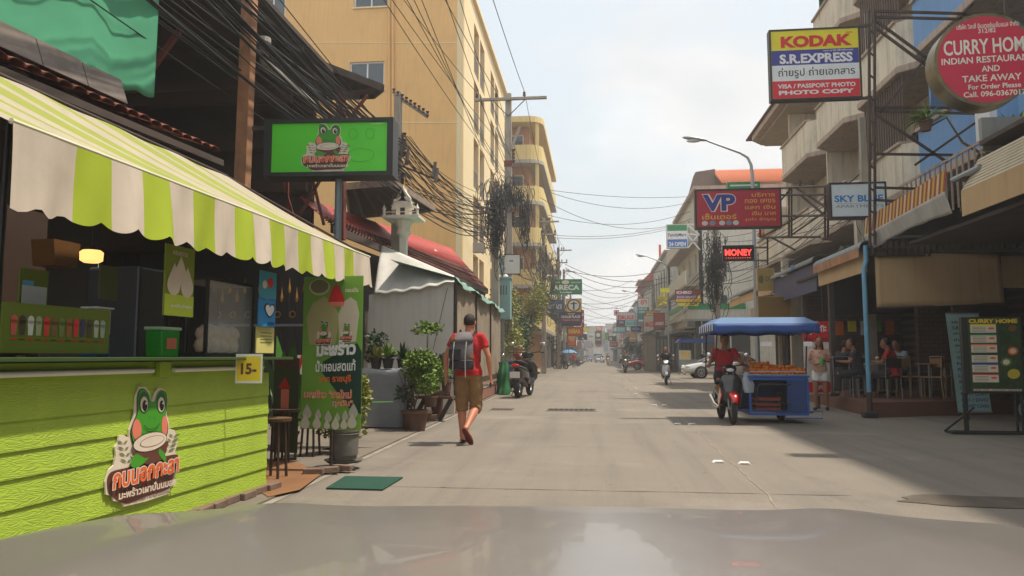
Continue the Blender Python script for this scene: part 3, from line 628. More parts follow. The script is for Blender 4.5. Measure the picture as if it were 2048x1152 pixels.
p.poly([(X(.62), Z(.55)), (X(.9), Z(.57)), (X(.95), Z(.75)), (X(.9), Z(.83)), (X(.8), Z(.86)), (X(.68), Z(.83)), (X(.6), Z(.75))], shake); p.layer()
p.poly([(X(.42), Z(.83)), (X(.7), Z(.83)), (X(.68), Z(.87)), (X(.6), Z(.93)), (X(.55), Z(.95)), (X(.48), Z(.91))], I_R); p.poly([(X(.48), Z(.8)), (X(.68), Z(.8)), (X(.7), Z(.83)), (X(.46), Z(.83))], PK); p.layer()
logo_in(p, X(.22), Z(.53), X(.5), Z(.71), small=True); p.layer(); logo_in(p, X(.64), Z(.56), X(.86), Z(.69), small=True); p.layer(.002)
p.text('หอมมัน', X(.74), Z(.89), X(.95), Z(.92), CR, .03)
p.text('มะพร้าว', X(.28), Z(.47), X(.93), Z(.57), I_W, .05, .0, .05); p.text('น้ำหอมสดแท้', X(.27), Z(.37), X(.93), Z(.445), I_W, .025, 0, .04); p.text('จาก ราชบุรี', X(.33), Z(.29), X(.86), Z(.35), I_O, .025, 0, .03)
p.text('มะพร้าว "สดใหม่', X(.08), Z(.20), X(.88), Z(.26), CR, .05); p.text('ทุกวัน"', X(.56), Z(.14), X(.9), Z(.195), CR, .05); p.layer(); p.text('มะพร้าว "สดใหม่', X(.08), Z(.20), X(.88), Z(.26), OR, .015); p.text('ทุกวัน"', X(.56), Z(.14), X(.9), Z(.195), OR, .015)
cw = ink('coconut_print', (195, 190, 178))
for x_, z_, r_ in ((.12, .1, .1), (.32, .09, .07), (.5, .075, .08), (.66, .075, .06), (.8, .085, .07), (.94, .11, .1)): coco(p, X(x_) * .93, Z(z_), w * r_ * .8, ink('coconut_print2', (175, 172, 160)))
p.layer()
for x_, z_, r_ in ((.09, .035, .1), (.3, .035, .09), (.48, .025, .065), (.63, .03, .085), (.78, .03, .075), (.92, .045, .1)): coco(p, X(x_) * .93, Z(z_), w * r_ * .8, cw)
t, p, w, z0, z1 = sbanner('stand_banner', 'dull green drinks banner standing in the shade behind the stall end', 543, 716, 600, 905, 8.4, M('banner_dull', S(75, 85, 45, .6), .6), R(-4)); h = z1 - z0
p.text('กบนอกกะลา', -w * .5, z0 + h * .9, w * .45, z1, BR, .04); p.poly([(-w * .3, z0 + h * .68), (w * .15, z0 + h * .68), (-w * .05, z0 + h * .8)], I_R); p.rect(-w * .2, z0 + h * .45, w * .12, z0 + h * .67, PK)
# paint bucket on saucer and bricks
bp = G(668, 946); b = thing('paint_bucket', 'grey paint smeared bucket with a rim below the green banner', 'bucket', (bp.x, 7.95, .1))
bkM = M('bucket_grey', S(120, 118, 112, .7), .6, var=.3, vs=8, grime=.6)
MB().lathe([(.001, .001), (.135, .001), (.16, .30), (.17, .30), (.17, .33), (.158, .33), (.15, .05), (.001, .04)], n=28).build('body', bkM, b, smooth=True); MB().ring((0, 0, .275), .163, .008, 'z').build('rim', bkM, b, smooth=True)
s_ = thing('saucer', 'wide grey plant saucer under the paint bucket', 'saucer', (bp.x, 7.95, .07)); MB().lathe([(.001, 0), (.17, 0), (.21, .03), (.2, .03), (.16, .01), (.001, .01)], n=28).build('dish', bkM, s_, smooth=True)
for i, (u, v, l, rz) in enumerate(((625, 953, 'lone brick lying left of the bucket saucer', .2), (655, 950, 'brick under the left of the bucket saucer', .5), (684, 946, 'brick under the right of the bucket saucer', -.1))):
    q = G(u, v); o = link('brick', brm, None, (q.x, q.y + .03, .021), (0, 0, rz)); tag(o, l, 'brick'); md = o.modifiers.new('b', 'BEVEL'); md.width = .006
# stools and clutter in the shade at the stall end
for u, v, l in ((548, 960, 'round topped wooden stool close behind the stall end'), (570, 925, 'dark wooden stool below the dull green banner'), (620, 915, 'dark table leg stand left of the bucket')):
    q = G(u, v); t = thing('stool', l, 'stool', (q.x, q.y, .02)); hh = .55 if v > 920 else .42
    MB().lathe([(.001, 0), (.15, 0), (.155, .03), (.001, .03)], (0, 0, hh), 18).build('seat', woodD if v < 950 else M('brown_wood', S(120, 90, 62, .6), .7), t)
    for a_ in range(4): MB().tube([(.12 * math.cos(a_ * 1.571 + .7), .12 * math.sin(a_ * 1.571 + .7), 0), (.09 * math.cos(a_ * 1.571 + .7), .09 * math.sin(a_ * 1.571 + .7), hh)], .014, 6).build('leg', woodD, t)

# ------------------------------------------------------------------ left side: old open workshop house
rustM = M('rusty_paint', S(190, 138, 100, .8), .8, var=.4, vs=4, grime=.15, streak=.3); redsteel = M('red_oxide_steel', S(130, 62, 48, .7), .7, var=.2, grime=.3)
darkwood = M('dark_timber', S(96, 82, 74, .7), .85, var=.3, vs=2, grime=.4)  # dark brown timber, mottled darker at random
T0, T1 = G(-60, 92, 3.55), G(448, 312, 3.55); TD = (T1 - T0).normalized(); TN = Vector((TD.y, -TD.x, 0))
hs = thing('workshop_house', 'dark open fronted old workshop house behind the green stall', 'house', (-8, 6, 0), world=True)
MB().box(-12, -11.8, -3, 15, 0, 7).build('rear_wall', darkwood, hs)
MB().box(-11.8, -5.9, 15, 15.15, 3.4, 6.9).build('gable_wall', darkwood, hs)
MB().box(-11.8, -6.6, 9.2, 9.3, 0, 3.25).build('partition_wall', darkroom, hs); MB().box(-6.65, -6.55, -3, 9.2, 0, 3.25).build('shop_wall', darkroom, hs)
MB().box(-11.8, -5.35, -3, 15, 3.26, 3.4).build('floor_slab', darkwood, hs); MB().box(-12.2, -5.3, -3, 15.3, 7.0, 7.08).build('roof', M('old_roof_sheet', S(92, 80, 72, .6), .8, grime=.5), hs)
for y in (1, 3.4, 5.8, 8.2, 10.6, 13.0): MB().beam((-11.8, y, 6.9), (-5.35, y, 6.9), .1, .16).build('rafter', darkwood, hs)
for z, y in ((4.6, 14.8), (5.5, 14.8), (6.2, 13.9)): MB().box(-11.8, -5.9, y - .15, y, z, z + .28).build('beam', M('brown_beam', S(96, 74, 62, .6), .8, grime=.3), hs)
q = PY(482, 350, 9.6); MB().beam((q.x + .02, 9.6, 3.3), (q.x + .05, 9.6, 6.98), .17, .17, (0, 1, 0)).build('rusty_post', rustM, hs, bevel=.01)
MB().beam(PY(283, 168, 9.8), PY(362, 56, 9.8), .07, .07).build('brace', redsteel, hs)
for y in (-1, 3, 6.5): MB().box(-5.6, -5.45, y, y + .15, 0, 6.98).build('side_post', darkwood, hs)
# tiled pent roof edge: every tile its own piece
tileM = M('clay_tile', S(150, 84, 66, .62), .85, var=.3, vs=9, grime=.35)
def tile(r0, r1, L, t=.012):
    m = MB(); rings = []
    for j, (r, y) in enumerate(((r0, 0), (r1, L))):
        o_ = [(r * math.cos(math.pi * k / 6), y, .55 * r * math.sin(math.pi * k / 6)) for k in range(7)]; i_ = [((r - t) * math.cos(math.pi * k / 6), y, .55 * (r - t) * math.sin(math.pi * k / 6)) for k in range(6, -1, -1)]; rings.append(o_ + i_)
    return m.loft(rings).mesh('tile', tileM)
tm = tile(.085, .07, .34); L = (T1 - T0).length; n = int(L / .165); aT = math.atan2(TN.x, -TN.y)
for r_ in range(3):
    for i in range(n):
        p = T0 + TD * (i * .165 + .08) - TN * (r_ * .27) + Vector((0, 0, .02 + r_ * .105 + rnd.uniform(-.006, .006)))
        link('tile', tm, hs, p, (R(21), 0, math.atan2(TD.y, TD.x) + rnd.uniform(-.02, .02)))
MB().add([T0 + Vector((0, 0, -.05)), T1 + Vector((0, 0, -.05)), T1 - TN * .9 + Vector((0, 0, .3)), T0 - TN * .9 + Vector((0, 0, .3)), T0 + Vector((0, 0, -.12)), T1 + Vector((0, 0, -.12)), T1 - TN * .9 + Vector((0, 0, .23)), T0 - TN * .9 + Vector((0, 0, .23))], [(0, 1, 2, 3), (7, 6, 5, 4), (0, 4, 5, 1), (1, 5, 6, 2), (2, 6, 7, 3), (3, 7, 4, 0)]).build('tile_board', darkwood, hs)
MB().box(-.1, .1, 0, .01, 0, .1)
fl = M('flashing_sheet', S(165, 150, 140, .6), .5, .3, var=.3, grime=.5)
for i in range(4):
    a = T0 + TD * (L * i / 6) - TN * .42 + Vector((0, 0, .30)); b = T0 + TD * (L * (i + .98) / 6) - TN * .42 + Vector((0, 0, .30))
    MB().add([a, b, b - TN * .1 + Vector((0, 0, .27)), a - TN * .1 + Vector((0, 0, .27)), a - TN * .02, b - TN * .02, b - TN * .12 + Vector((0, 0, .27)), a - TN * .12 + Vector((0, 0, .27))], [(0, 1, 2, 3), (7, 6, 5, 4), (0, 4, 5, 1), (1, 5, 6, 2), (2, 6, 7, 3), (3, 7, 4, 0)]).build('flashing_panel', fl, hs)
# green shade tarpaulin
a = T0 - TN * .55 + Vector((0, 0, .62)); b_ = PY(283, 186, (T0 + TD * L * .62).y); b_ = T0 + TD * ((G(283, 190, 4.15) - T0).dot(TD)) - TN * .55; b_.z = 4.12; a.z = 4.12
tpM = M('green_tarpaulin', S(105, 205, 160, .75), .6, var=.10, vs=1.5, bump=.2, bs=250)
def ft(u, v):
    p = a.lerp(b_, u); f_ = .035 * math.sin(u * 13 + v * 1.2) + .008 * math.sin(u * 31 - v * 1.5) + .004 * math.sin(u * 71 + v)
    return (p.x + TN.x * f_, p.y + TN.y * f_, 4.12 + .1 * (1 - v) * math.sin(u * 3.1) * -1 + v * 2.6 + .02 * math.sin(u * 50) * (1 - v))
tag(MB().grid(ft, 60, 30).build('shade_tarpaulin', tpM, None, smooth=True, solid=.004), 'large green shade tarpaulin hanging from the workshop house upper floor', 'tarpaulin')
# curved concrete pole with cap beside the dark roof
a_, b2 = PY(528, 95, 11.5), PY(690, 262, 16.5)
t = thing('leaning_conduit', 'thick pale conduit bending down from the dark roof behind the frog light box', 'pipe', a_, world=True)
MB().tube([a_ + Vector((0, 0, .1)), a_, PY(528, 122, 11.6), PY(560, 150, 12.3), PY(620, 205, 14), b2], .075, 10).build('pipe', M('pale_pipe', S(190, 185, 172, .7), .6, grime=.3), t, smooth=True)
MB().cyl(a_ + Vector((0, 0, .08)), a_ + Vector((0, 0, .16)), .11).build('cap', M('pale_pipe', (0, 0, 0)), t)
# rough canopy by the workshop
def slab(name, label, pts, th, m, cat='canopy', edge=None):
    t = thing(name, label, cat, pts[0], world=True); dn = Vector((0, 0, th))
    MB().add([p for p in pts] + [p - dn for p in pts], [(0, 1, 2, 3), (7, 6, 5, 4), (0, 4, 5, 1), (1, 5, 6, 2), (2, 6, 7, 3), (3, 7, 4, 0)]).build('sheet', m, t)
    if edge:
        for i in range(4): MB().beam(pts[i] - dn * 1.2, pts[(i + 1) % 4] - dn * 1.2, .05, .14).build('edge_board', edge, t)
    k = 6
    for i in range(1, k): MB().beam(pts[0].lerp(pts[1], i / k) - dn * 1.6, pts[3].lerp(pts[2], i / k) - dn * 1.6, .06, .07).build('batten', darkwood, t)
    return t
oldtile = M('dark_roof_board', S(86, 72, 64, .6), .9, var=.4, vs=6, grime=.5)  # dark brown canopy boards with strong random mottling
slab('side_canopy', 'dark weathered canopy jutting from the workshop roof by the yellow building', [PY(500, 66, 14.3), PY(766, 168, 14.6), PY(748, 184, 15.7), PY(560, 190, 15.9)], .07, oldtile, edge=darkwood)
slab('lower_canopy', 'lower dark canopy with pale tiled edge above the red roof', [PY(690, 366, 16), PY(788, 358, 16.5), PY(870, 412, 19.5), PY(700, 428, 19.5)], .07, oldtile, edge=M('pale_tile_edge', S(190, 168, 150, .6), .8, var=.3, vs=12))
t = thing('steel_structure', 'red oxide steel post and braces behind the frog light box', 'frame', PY(680, 480, 13.6), world=True)
MB().beam(PY(682, 480, 13.6), PY(682, 185, 13.6), .15, .15, (0, 1, 0)).build('post', redsteel, t)
for u0, v0, u1, v1 in ((560, 345, 590, 445), (625, 358, 648, 450), (600, 430, 640, 360), (690, 250, 735, 190), (575, 470, 575, 350)): MB().beam(PY(u0, v0, 13.7), PY(u1, v1, 13.7), .05, .05, (0, 1, 0)).build('brace', redsteel, t)
# ------------------------------------------------------------------ frog light box on its pole
Yb = 9.3; q0, q1 = PY(549, 347, Yb), PY(771, 241, Yb); qa, qb = PY(530, 356, Yb), PY(786, 233, Yb)
t = thing('light_box_sign', 'green light box sign with frog emblem on a grey pole above the stall', 'sign', ((qa.x + qb.x) / 2, Yb, 0), R(3))
w, h, z0 = (qb.x - qa.x), qb.z - qa.z, qa.z
MB().box(-w / 2, w / 2, .0, .3, z0, z0 + h).box(-w / 2, w / 2, -.03, .0, z0, z0 + .055).box(-w / 2, w / 2, -.03, 0, z0 + h - .055, z0 + h).box(-w / 2, -w / 2 + .1, -.03, 0, z0 + .055, z0 + h - .055).box(w / 2 - .08, w / 2, -.03, 0, z0 + .055, z0 + h - .055).build('cabinet', black, t)
bx('face', M('lightbox_green', S(90, 215, 45, .9), .35, var=.12, vs=2), t, -w / 2 + .1, w / 2 - .08, -.006, .0, z0 + .055, z0 + h - .055)
p = Print(t, -.006); logo_in(p, -.36, z0 + .06, .30, z0 + h - .06)
p.layer(.0005)
ghost = ink('ghost_green', (85, 190, 50), k=.8)
for cx, cz, rx, rz_ in ((.33, z0 + h * .72, .055, .07), (.55, z0 + h * .72, .055, .07), (.44, z0 + h * .35, .17, .09)): p.line([(cx + rx * math.cos(6.2832 * k / 20), cz + rz_ * math.sin(6.2832 * k / 20)) for k in range(21)], .006, ghost)
p.text('กบนอกกะลา', w / 2 - .3, z0 + h - .1, w / 2 - .12, z0 + h - .075, ink('pale_green', (170, 215, 140)), .01)
MB().tube([(.1, .15, .02), (.1, .15, z0)], .046, 14).build('pole', M('blue_grey_pole', S(140, 155, 162, .7), .5, .2, grime=.15), t, smooth=True); bx('base_plate', steel, t, -.02, .22, .03, .27, .0, .02)
bx('bracket', steel, t, -w / 2 - .22, -w / 2 - .002, .1, .16, z0 + h - .1, z0 + h - .05)

# ------------------------------------------------------------------ red roofed house and white tarpaulin shed
eN, eF, rN, rF = PY(664, 448, 14), PY(975, 579, 28.5), PY(598, 392, 14.6), PY(903, 497, 28.5)
rh = thing('red_roof_house', 'low house with red metal roof and dark clay tiles behind the white shed', 'house', (-5, 18, 0), world=True)
redM = M('red_roof_metal', S(205, 82, 72, .62), .45, var=.15, vs=1.5, grime=.12); darkt = M('dark_clay_tile', S(128, 70, 58, .55), .85, var=.35, vs=8, grime=.3)
mN, mF = rN.lerp(eN, .74), rF.lerp(eF, .48)
corrugated(MB(), rN, rF, mF, mN, 60, .02, seg=4).build('roof_sheet', redM, rh, smooth=True, solid=.006)
up_ = Vector((0, 0, .06))
for i in range(4):     # overlapping tile courses
    a1, a2 = mN.lerp(eN, i / 4), mF.lerp(eF, i / 4); b1, b2_ = mN.lerp(eN, (i + 1.15) / 4), mF.lerp(eF, (i + 1.15) / 4)
    corrugated(MB(), a1 - up_ * .3, a2 - up_ * .3, b2_ + up_ * .45, b1 + up_ * .45, 82, .03, seg=5).build('tile_course', darkt, rh, smooth=True, solid=.012)['kind'] = 'stuff'
MB().beam(eN - up_ * 1.5, eF - up_ * 1.5, .06, .16).build('fascia', darkwood, rh)
MB().add([eN + Vector((-.5, 0, -.1)), eF + Vector((-.5, 0, -.1)), Vector((eF.x - .5, eF.y, 0)), Vector((eN.x - .5, eN.y, 0)), eN + Vector((-.7, 0, -.1)), eF + Vector((-.7, 0, -.1)), Vector((eF.x - .7, eF.y, 0)), Vector((eN.x - .7, eN.y, 0))], [(0, 1, 2, 3), (7, 6, 5, 4), (0, 4, 5, 1), (2, 6, 7, 3), (1, 5, 6, 2), (3, 7, 4, 0)]).build('wall', M('shade_wall', S(120, 112, 104, .6), .9, grime=.3), rh)
MB().box(-10, eN.x - .5, 14.1, 14.3, 0, 3.6).build('gable_wall', M('grey_gable', S(150, 150, 148, .6), .9, streak=.3), rh)
MB().add([rF + Vector((0, .02, 0)), eF + Vector((0, .02, 0)), Vector((eF.x - .3, eF.y + .02, 3)), Vector((rF.x - .3, rF.y + .02, 3))], [(0, 1, 2, 3)]).build('far_gable', darkt, rh)
MB().beam(PY(845, 485, 24.6) + Vector((0, 0, .04)), PY(868, 505, 24.2) + Vector((0, 0, .04)), .3, .02).build('skylight', M('pale_skylight', S(225, 200, 180), .5), rh)
sh = thing('tarpaulin_shed', 'white and grey tarpaulin covered shed standing on the left pavement', 'shed', (-3.5, 16, 0), world=True)
wtM = M('white_tarp', S(205, 203, 195, .85), .7, var=.12, vs=1.2, bump=.3, bs=12, streak=.12); panelM = M('stained_panel', S(176, 160, 138, .75), .8, var=.35, vs=1.6, streak=.5, grime=.25)
cN = Vector((-2.9, 15.4, 0)); cF = Vector((-3.16, 25.1, 0))
MB().box(-4.75, cN.x, 15.4, 15.44, .02, 2.5).add([(-4.75, 15.4, 2.5), (cN.x, 15.4, 2.5), (cN.x, 15.4, 2.78), (-4.75, 15.4, 2.5), (-4.75, 15.44, 2.5), (cN.x, 15.44, 2.5), (cN.x, 15.44, 2.78)], [(0, 1, 2), (4, 6, 5)]).build('front_panel', wtM, sh)
def fr_(u, v):
    A, B_, C_, D_ = PY(748, 588, 15.32), PY(909, 562, 15.32), PY(909, 552, 15.7), PY(764, 490, 16.8); p = A.lerp(B_, u).lerp(D_.lerp(C_, u), v)
    return (p.x, p.y - .03 * math.sin(u * 11 + v * 3) * math.sin(v * 3.1) - .02, p.z - .05 * math.sin(math.pi * u) * (1 - v) + .02 * math.sin(u * 30) * (1 - v))
MB().grid(fr_, 36, 14).build('tarpaulin', wtM, sh, smooth=True, solid=.004)
for i in range(3):
    a, b = cN.lerp(cF, i / 3), cN.lerp(cF, (i + .985) / 3)
    MB().add([(a.x, a.y, .62), (b.x, b.y, .62), (b.x, b.y, 2.74), (a.x, a.y, 2.74), (a.x - .03, a.y, .62), (b.x - .03, b.y, .62), (b.x - .03, b.y, 2.74), (a.x - .03, a.y, 2.74)], [(0, 1, 2, 3), (7, 6, 5, 4), (0, 4, 5, 1), (1, 5, 6, 2), (2, 6, 7, 3), (3, 7, 4, 0)]).build('side_panel', panelM, sh)
    MB().beam((a.x + .02, a.y, .3), (a.x + .02, a.y, 2.78), .05, .05, (0, 1, 0)).build('post', steel, sh)
for z, w_, m_ in ((.60, .06, woodD), (.48, .03, M('weathered_plank', S(170, 145, 115, .7), .9, var=.3))): MB().beam((cN.x + .01, cN.y, z), (cF.x + .01, cF.y, z), .05, w_ * 2.2).build('sill_plank', m_, sh)
MB().beam((cN.x - .06, cN.y + .05, .17), (cF.x - .06, cF.y, .17), .08, .26).build('plinth', M('pink_plinth', S(175, 120, 105, .6), .9, grime=.4), sh)
tealt = M('teal_tarp', S(150, 190, 175, .65), .7, var=.2, vs=3, grime=.2)
def fz(u, v): p = cN.lerp(cF, u * 1.06 - .02); return (p.x + .03 + .09 * v + .02 * math.sin(u * 60), p.y, 2.84 - .02 * u - v * (.12 + .07 * math.sin(u * 17) + .05 * u))
MB().grid(fz, 70, 5).build('edge_tarpaulin', tealt, sh, smooth=True, solid=.004)
MB().add([(cN.x + .03, cN.y, 2.84), (cF.x + .03, cF.y + .6, 2.82), (cF.x - 1.3, cF.y + .6, 3.1), (cN.x - 1.4, cN.y, 3.25)], [(0, 1, 2, 3)]).build('roof_tarpaulin', tealt, sh, solid=.004)
MB().tube([PY(895, 575, 15.3), PY(880, 640, 15.3), PY(866, 700, 15.3)], .006, 5).build('cord', cableM, sh)
# spirit house
q = PY(808, 437, 16.9); sp = thing('spirit_house', 'white ornate spirit house on a pedestal above the red roof', 'spirit house', (q.x, 16.9, q.z - 1.02)); sp.scale = (.78,) * 3
ivory = M('ivory_paint', S(222, 215, 200, .9), .6, grime=.15, bump=.3, bs=30)
MB().box(-.1, .1, -.1, .1, -.9, .8).lathe([(.1, .7), (.22, .85), (.18, 1.0), (.28, 1.2), (.28, 1.26)], n=12).build('pedestal', ivory, sp)
bx('tray', ivory, sp, -.55, .55, -.45, .45, 1.26, 1.34); MB().box(-.5, .5, -.44, -.42, 1.42, 1.44).build('tray_rail', ivory, sp)
for x in (-.5, .5):
    MB().lathe([(.04, 1.34), (.04, 1.5), (.06, 1.52), (.02, 1.62), (.001, 1.68)], (x, -.4, 0), 8).build('finial', ivory, sp)
bx('shrine_body', ivory, sp, -.2, .2, -.18, .2, 1.34, 1.68); bx('shrine_door', darkroom, sp, -.07, .07, -.19, -.181, 1.36, 1.6)
for s_, z_ in ((.36, 1.66), (.28, 1.8), (.18, 1.94)): MB().prism([(-s_, z_), (s_, z_), (s_ * .2, z_ + .2), (0, z_ + .34), (-s_ * .2, z_ + .2)], -.2, .22, 'y').build('roof', ivory, sp)
for x in (-.24, .24): MB().prism([(x - .09, 1.55), (x + .09, 1.55), (x, 1.86)], -.24, -.1, 'y').build('gable', ivory, sp)
MB().lathe([(.04, 2.2), (.02, 2.35), (.001, 2.6)], n=8).build('spire', M('gold', S(200, 160, 60), .4, .7), sp)

# ------------------------------------------------------------------ yellow apartment block
yb = thing('apartment_building', 'tall ochre apartment block with recessed street balconies', 'building', (-10, 40, 0), world=True)
ochre = M('ochre_render', S(228, 182, 116, .88), .85, var=.08, vs=.5, streak=.12, grime=.07, bump=.15, bs=40); peach = M('peach_render', S(240, 205, 162, .95), .85, var=.05, vs=.5, streak=.08, bump=.15, bs=40)
Yy = 33.6; cx = PY(925, 400, Yy).x; cx2 = PY(1009, 400, 50.5).x
wy = [PY(u, v, Yy) for u, v in ((695, 148), (766, 148))]; zA = 1.2 + 0
ops = []
def wz(v): return PY(800, v, Yy).z
def wxx(u): return PY(u, 300, Yy).x - (-22)
wins = [(wxx(696), wxx(766), wz(177), wz(120)), (wxx(702), wxx(772), wz(11), wz(-45)), (wxx(690), wxx(758), wz(345), wz(290)), (wxx(730), wxx(775), wz(425), wz(400)), (wxx(512), wxx(562), wz(42), wz(-20)), (wxx(500), wxx(550), wz(200), wz(150))]
facade(MB(), (-22, Yy), (cx, Yy), 0, 19.3, wins, .25).build('side_wall', ochre, yb)
for o_ in wins: window(yb, (-22, Yy), (cx, Yy), o_, mull=1, inset=.1, bar=.07)
for o_ in wins: bx('window_sill', peach, yb, -22 + o_[0] - .06, -22 + o_[1] + .06, Yy - .08, Yy + .0, o_[2] - .07, o_[2] - .002)
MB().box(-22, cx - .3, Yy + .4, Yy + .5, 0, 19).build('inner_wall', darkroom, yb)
for u in (779, 786): MB().tube([PY(u, 420, Yy - .1), PY(u - 1, -40, Yy - .1)], .055, 8).build('drain_pipe', ochre, yb, smooth=True)
for v in (245, 85): MB().beam(PY(550, v, Yy - .01), PY(915, v, Yy - .01), .02, .04).build('wall_seam', peach, yb)
Ls = math.hypot(cx2 - cx, 50.5 - Yy); ops2 = []
for s0 in (3.2, 9.6):
    for zz in (16.3, 13.3, 10.3, 7.3, 4.3):
        ops2 += [(s0, s0 + 1.7, zz - .55, zz + 2.05), (s0 + 2.1, s0 + 3.8, zz - .55, zz + 2.05)]
facade(MB(), (cx, Yy), (cx2, 50.5), 0, 19.3, ops2, .3).build('street_wall', peach, yb)
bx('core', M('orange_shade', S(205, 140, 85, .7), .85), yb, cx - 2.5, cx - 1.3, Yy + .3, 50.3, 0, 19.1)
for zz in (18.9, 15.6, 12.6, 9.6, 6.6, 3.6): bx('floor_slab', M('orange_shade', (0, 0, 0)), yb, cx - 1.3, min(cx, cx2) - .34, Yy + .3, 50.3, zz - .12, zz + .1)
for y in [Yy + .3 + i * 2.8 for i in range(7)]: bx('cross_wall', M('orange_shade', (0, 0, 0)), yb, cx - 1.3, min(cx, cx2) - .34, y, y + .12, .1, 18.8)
for s0, s1, z0, z1 in ops2:
    q0 = Vector((cx, Yy, 0)).lerp(Vector((cx2, 50.5, 0)), s0 / Ls); q1 = Vector((cx, Yy, 0)).lerp(Vector((cx2, 50.5, 0)), s1 / Ls); m_ = MB()
    for k_ in range(9): q = q0.lerp(q1, k_ / 8); m_.box(q.x - .08, q.x - .06, q.y - .01, q.y + .01, z0, z0 + 1.0)
    m_.beam((q0.x - .07, q0.y, z0 + 1.0), (q1.x - .07, q1.y, z0 + 1.0), .04, .04).build('balcony_railing', galv, yb)
MB().box(-22, cx + .15, Yy - .15, 50.8, 19.3, 19.5).build('parapet', peach, yb)

# ------------------------------------------------------------------ cream block with rounded balconies
cb = thing('apartment_building', 'cream block with curved balconies and air conditioners past the yellow one', 'building', (-6, 60, 0), world=True)
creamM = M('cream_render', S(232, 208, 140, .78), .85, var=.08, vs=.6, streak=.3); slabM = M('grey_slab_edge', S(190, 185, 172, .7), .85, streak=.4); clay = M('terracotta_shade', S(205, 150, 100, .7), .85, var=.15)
def round_plan(x0, x1, y0, y1, r, n=6):   # plan with a rounded street-side corner
    return [(x0, y0)] + [(x1 - r + r * math.sin(t), y0 + r - r * math.cos(t)) for t in [math.pi / 2 * k / n for k in range(n + 1)]] + [(x1, y1), (x0, y1)]
for i in range(6):
    z = 19.0 - i * 3.15
    MB().prism(round_plan(-10, -3.75, 55, 75, 1.2), z - .15, z + .3 if i == 0 else z + .12, 'z').build('balcony_slab', slabM if i else creamM, cb)
    if i:
        pl = round_plan(-10, -3.8, 55.05, 74.9, 1.15); m_ = MB(); pi_ = round_plan(-10, -3.92, 55.17, 74.8, 1.1)
        for k_ in range(len(pl) - 2):
            a, b, c, d = pl[k_], pl[k_ + 1], pi_[k_ + 1], pi_[k_]
            m_.add([(q[0], q[1], zz) for zz in (z + .12, z + 1.25) for q in (a, b, c, d)], [(3, 2, 1, 0), (4, 5, 6, 7), (0, 1, 5, 4), (1, 2, 6, 5), (2, 3, 7, 6), (3, 0, 4, 7)])
        m_.build('parapet', creamM, cb)
        bx('door', glassD, cb, -6.3, -5.4, 56.35, 56.395, z + .13, z + 2.3); bx('door_frame', white_frame, cb, -6.36, -5.34, 56.36, 56.42, z + .13, z + 2.36)
        bx('column', creamM, cb, -4.35, -4.1, 55.4, 55.65, z + .13, z + 2.98)
        ac = MB().box(-8.1, -7.3, 55.9, 56.2, z + 1.9, z + 2.45).build('air_conditioner', M('ac_white', S(210, 208, 200, .9), .5), cb); MB().cyl((-7.55, 55.88, z + 2.17), (-7.55, 55.9, z + 2.17), .2).build('fan_grille', black, ac)
        MB().cyl((-7.0, 55.7, z + 1.9), (-7.0, 55.7, z + 2.9), .03)
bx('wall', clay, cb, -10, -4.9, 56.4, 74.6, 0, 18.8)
for z in (16, 12.8, 9.7, 6.5): 
    for y in (60, 64, 68): bx('window', glassD, cb, -4.9, -4.86, y, y + 1.6, z - .2, z + 1.3)

# ------------------------------------------------------------------ utility poles
concM = M('pole_concrete', S(178, 168, 152, .8), .9, var=.25, vs=3, streak=.4, bump=.3, bs=40)
brownins = M('insulator_brown', S(80, 50, 42), .3)
def ins_mesh(): return MB().lathe([(.001, 0), (.03, 0), (.03, .05), (.075, .07), (.04, .10), (.075, .14), (.04, .17), (.065, .21), (.03, .26), (.001, .27)], n=10).mesh('insulator', brownins, True)
insm = ins_mesh(); spoolm = MB().lathe([(.001, -.05), (.045, -.05), (.025, 0), (.045, .05), (.001, .05)], n=8).mesh('spool_insulator', brownins, True)
def pole(label, x, y, top, arms=(), rack=None, w=.16, band=True):
    t = thing('utility_pole', label, 'utility pole', (x, y, 0), 0, 'concrete utility poles')
    MB().loft([[(-a, -a * .85, z), (a, -a * .85, z), (a, a * .85, z), (-a, a * .85, z)] for a, z in ((w, 0), (w * .62, top))]).build('post', concM, t, bevel=.015)
    for z, x0, x1 in arms:
        MB().box(x0, x1, -w - .07, -w * .6, z - .05, z + .05).build('crossarm', concM, t)
        MB().beam((x0 * .45, -w - .02, z - .05), (0, -w * .8, z - .75), .03, .03).beam((x1 * .45, -w - .02, z - .05), (0, -w * .8, z - .75), .03, .03).build('arm_brace', steel, t)
        for xx in (x0 + .08, (x0 * .36 if x0 < -.5 else 0.35), x1 * .42 if x1 > 1 else x1 - .08): link('insulator', insm, t, (xx, -w + .02, z + .05))
    for z in rack or ():
        for k_ in range(4): link('spool_insulator', spoolm, t, (w + .05, -.05, z - .16 * k_))
        bx('rack', steel, t, w * .8, w + .02, -.07, -.03, z - .55, z + .06)
    return t
xB = PY(1017, 300, 31).x
pB = pole('tallest concrete pole with wide timber crossarm in front of the yellow building', xB, 31, 12.4, [(12.1, -1.42, 1.65)], (9.9, 7.2), .2)
MB().cyl((0, 0, 11.6), (0, 0, 11.61), .1)
bx('painted_band', redsteel, pB, -.17, .17, -.152, .16, 9.2, 9.45)
for s_ in (-1, 1): MB().beam((s_ * .5, -.1, 10.9), (s_ * .1, -.1, 9.9), .1, .12, (0, 1, 0)).build('cross_timber', concM, pB)
xA = PY(796, 250, 17.6).x; pA = pole('concrete pole with diagonal rows of insulators behind the frog light box', xA, 17.6, 7.7, (), (6.6, 5.6), .14)
aa, bb = Vector((-.1, 0, 7.65)), Vector((.75, 0, 7.05))
MB().beam(aa, bb, .06, .08).build('crossarm', concM, pA)
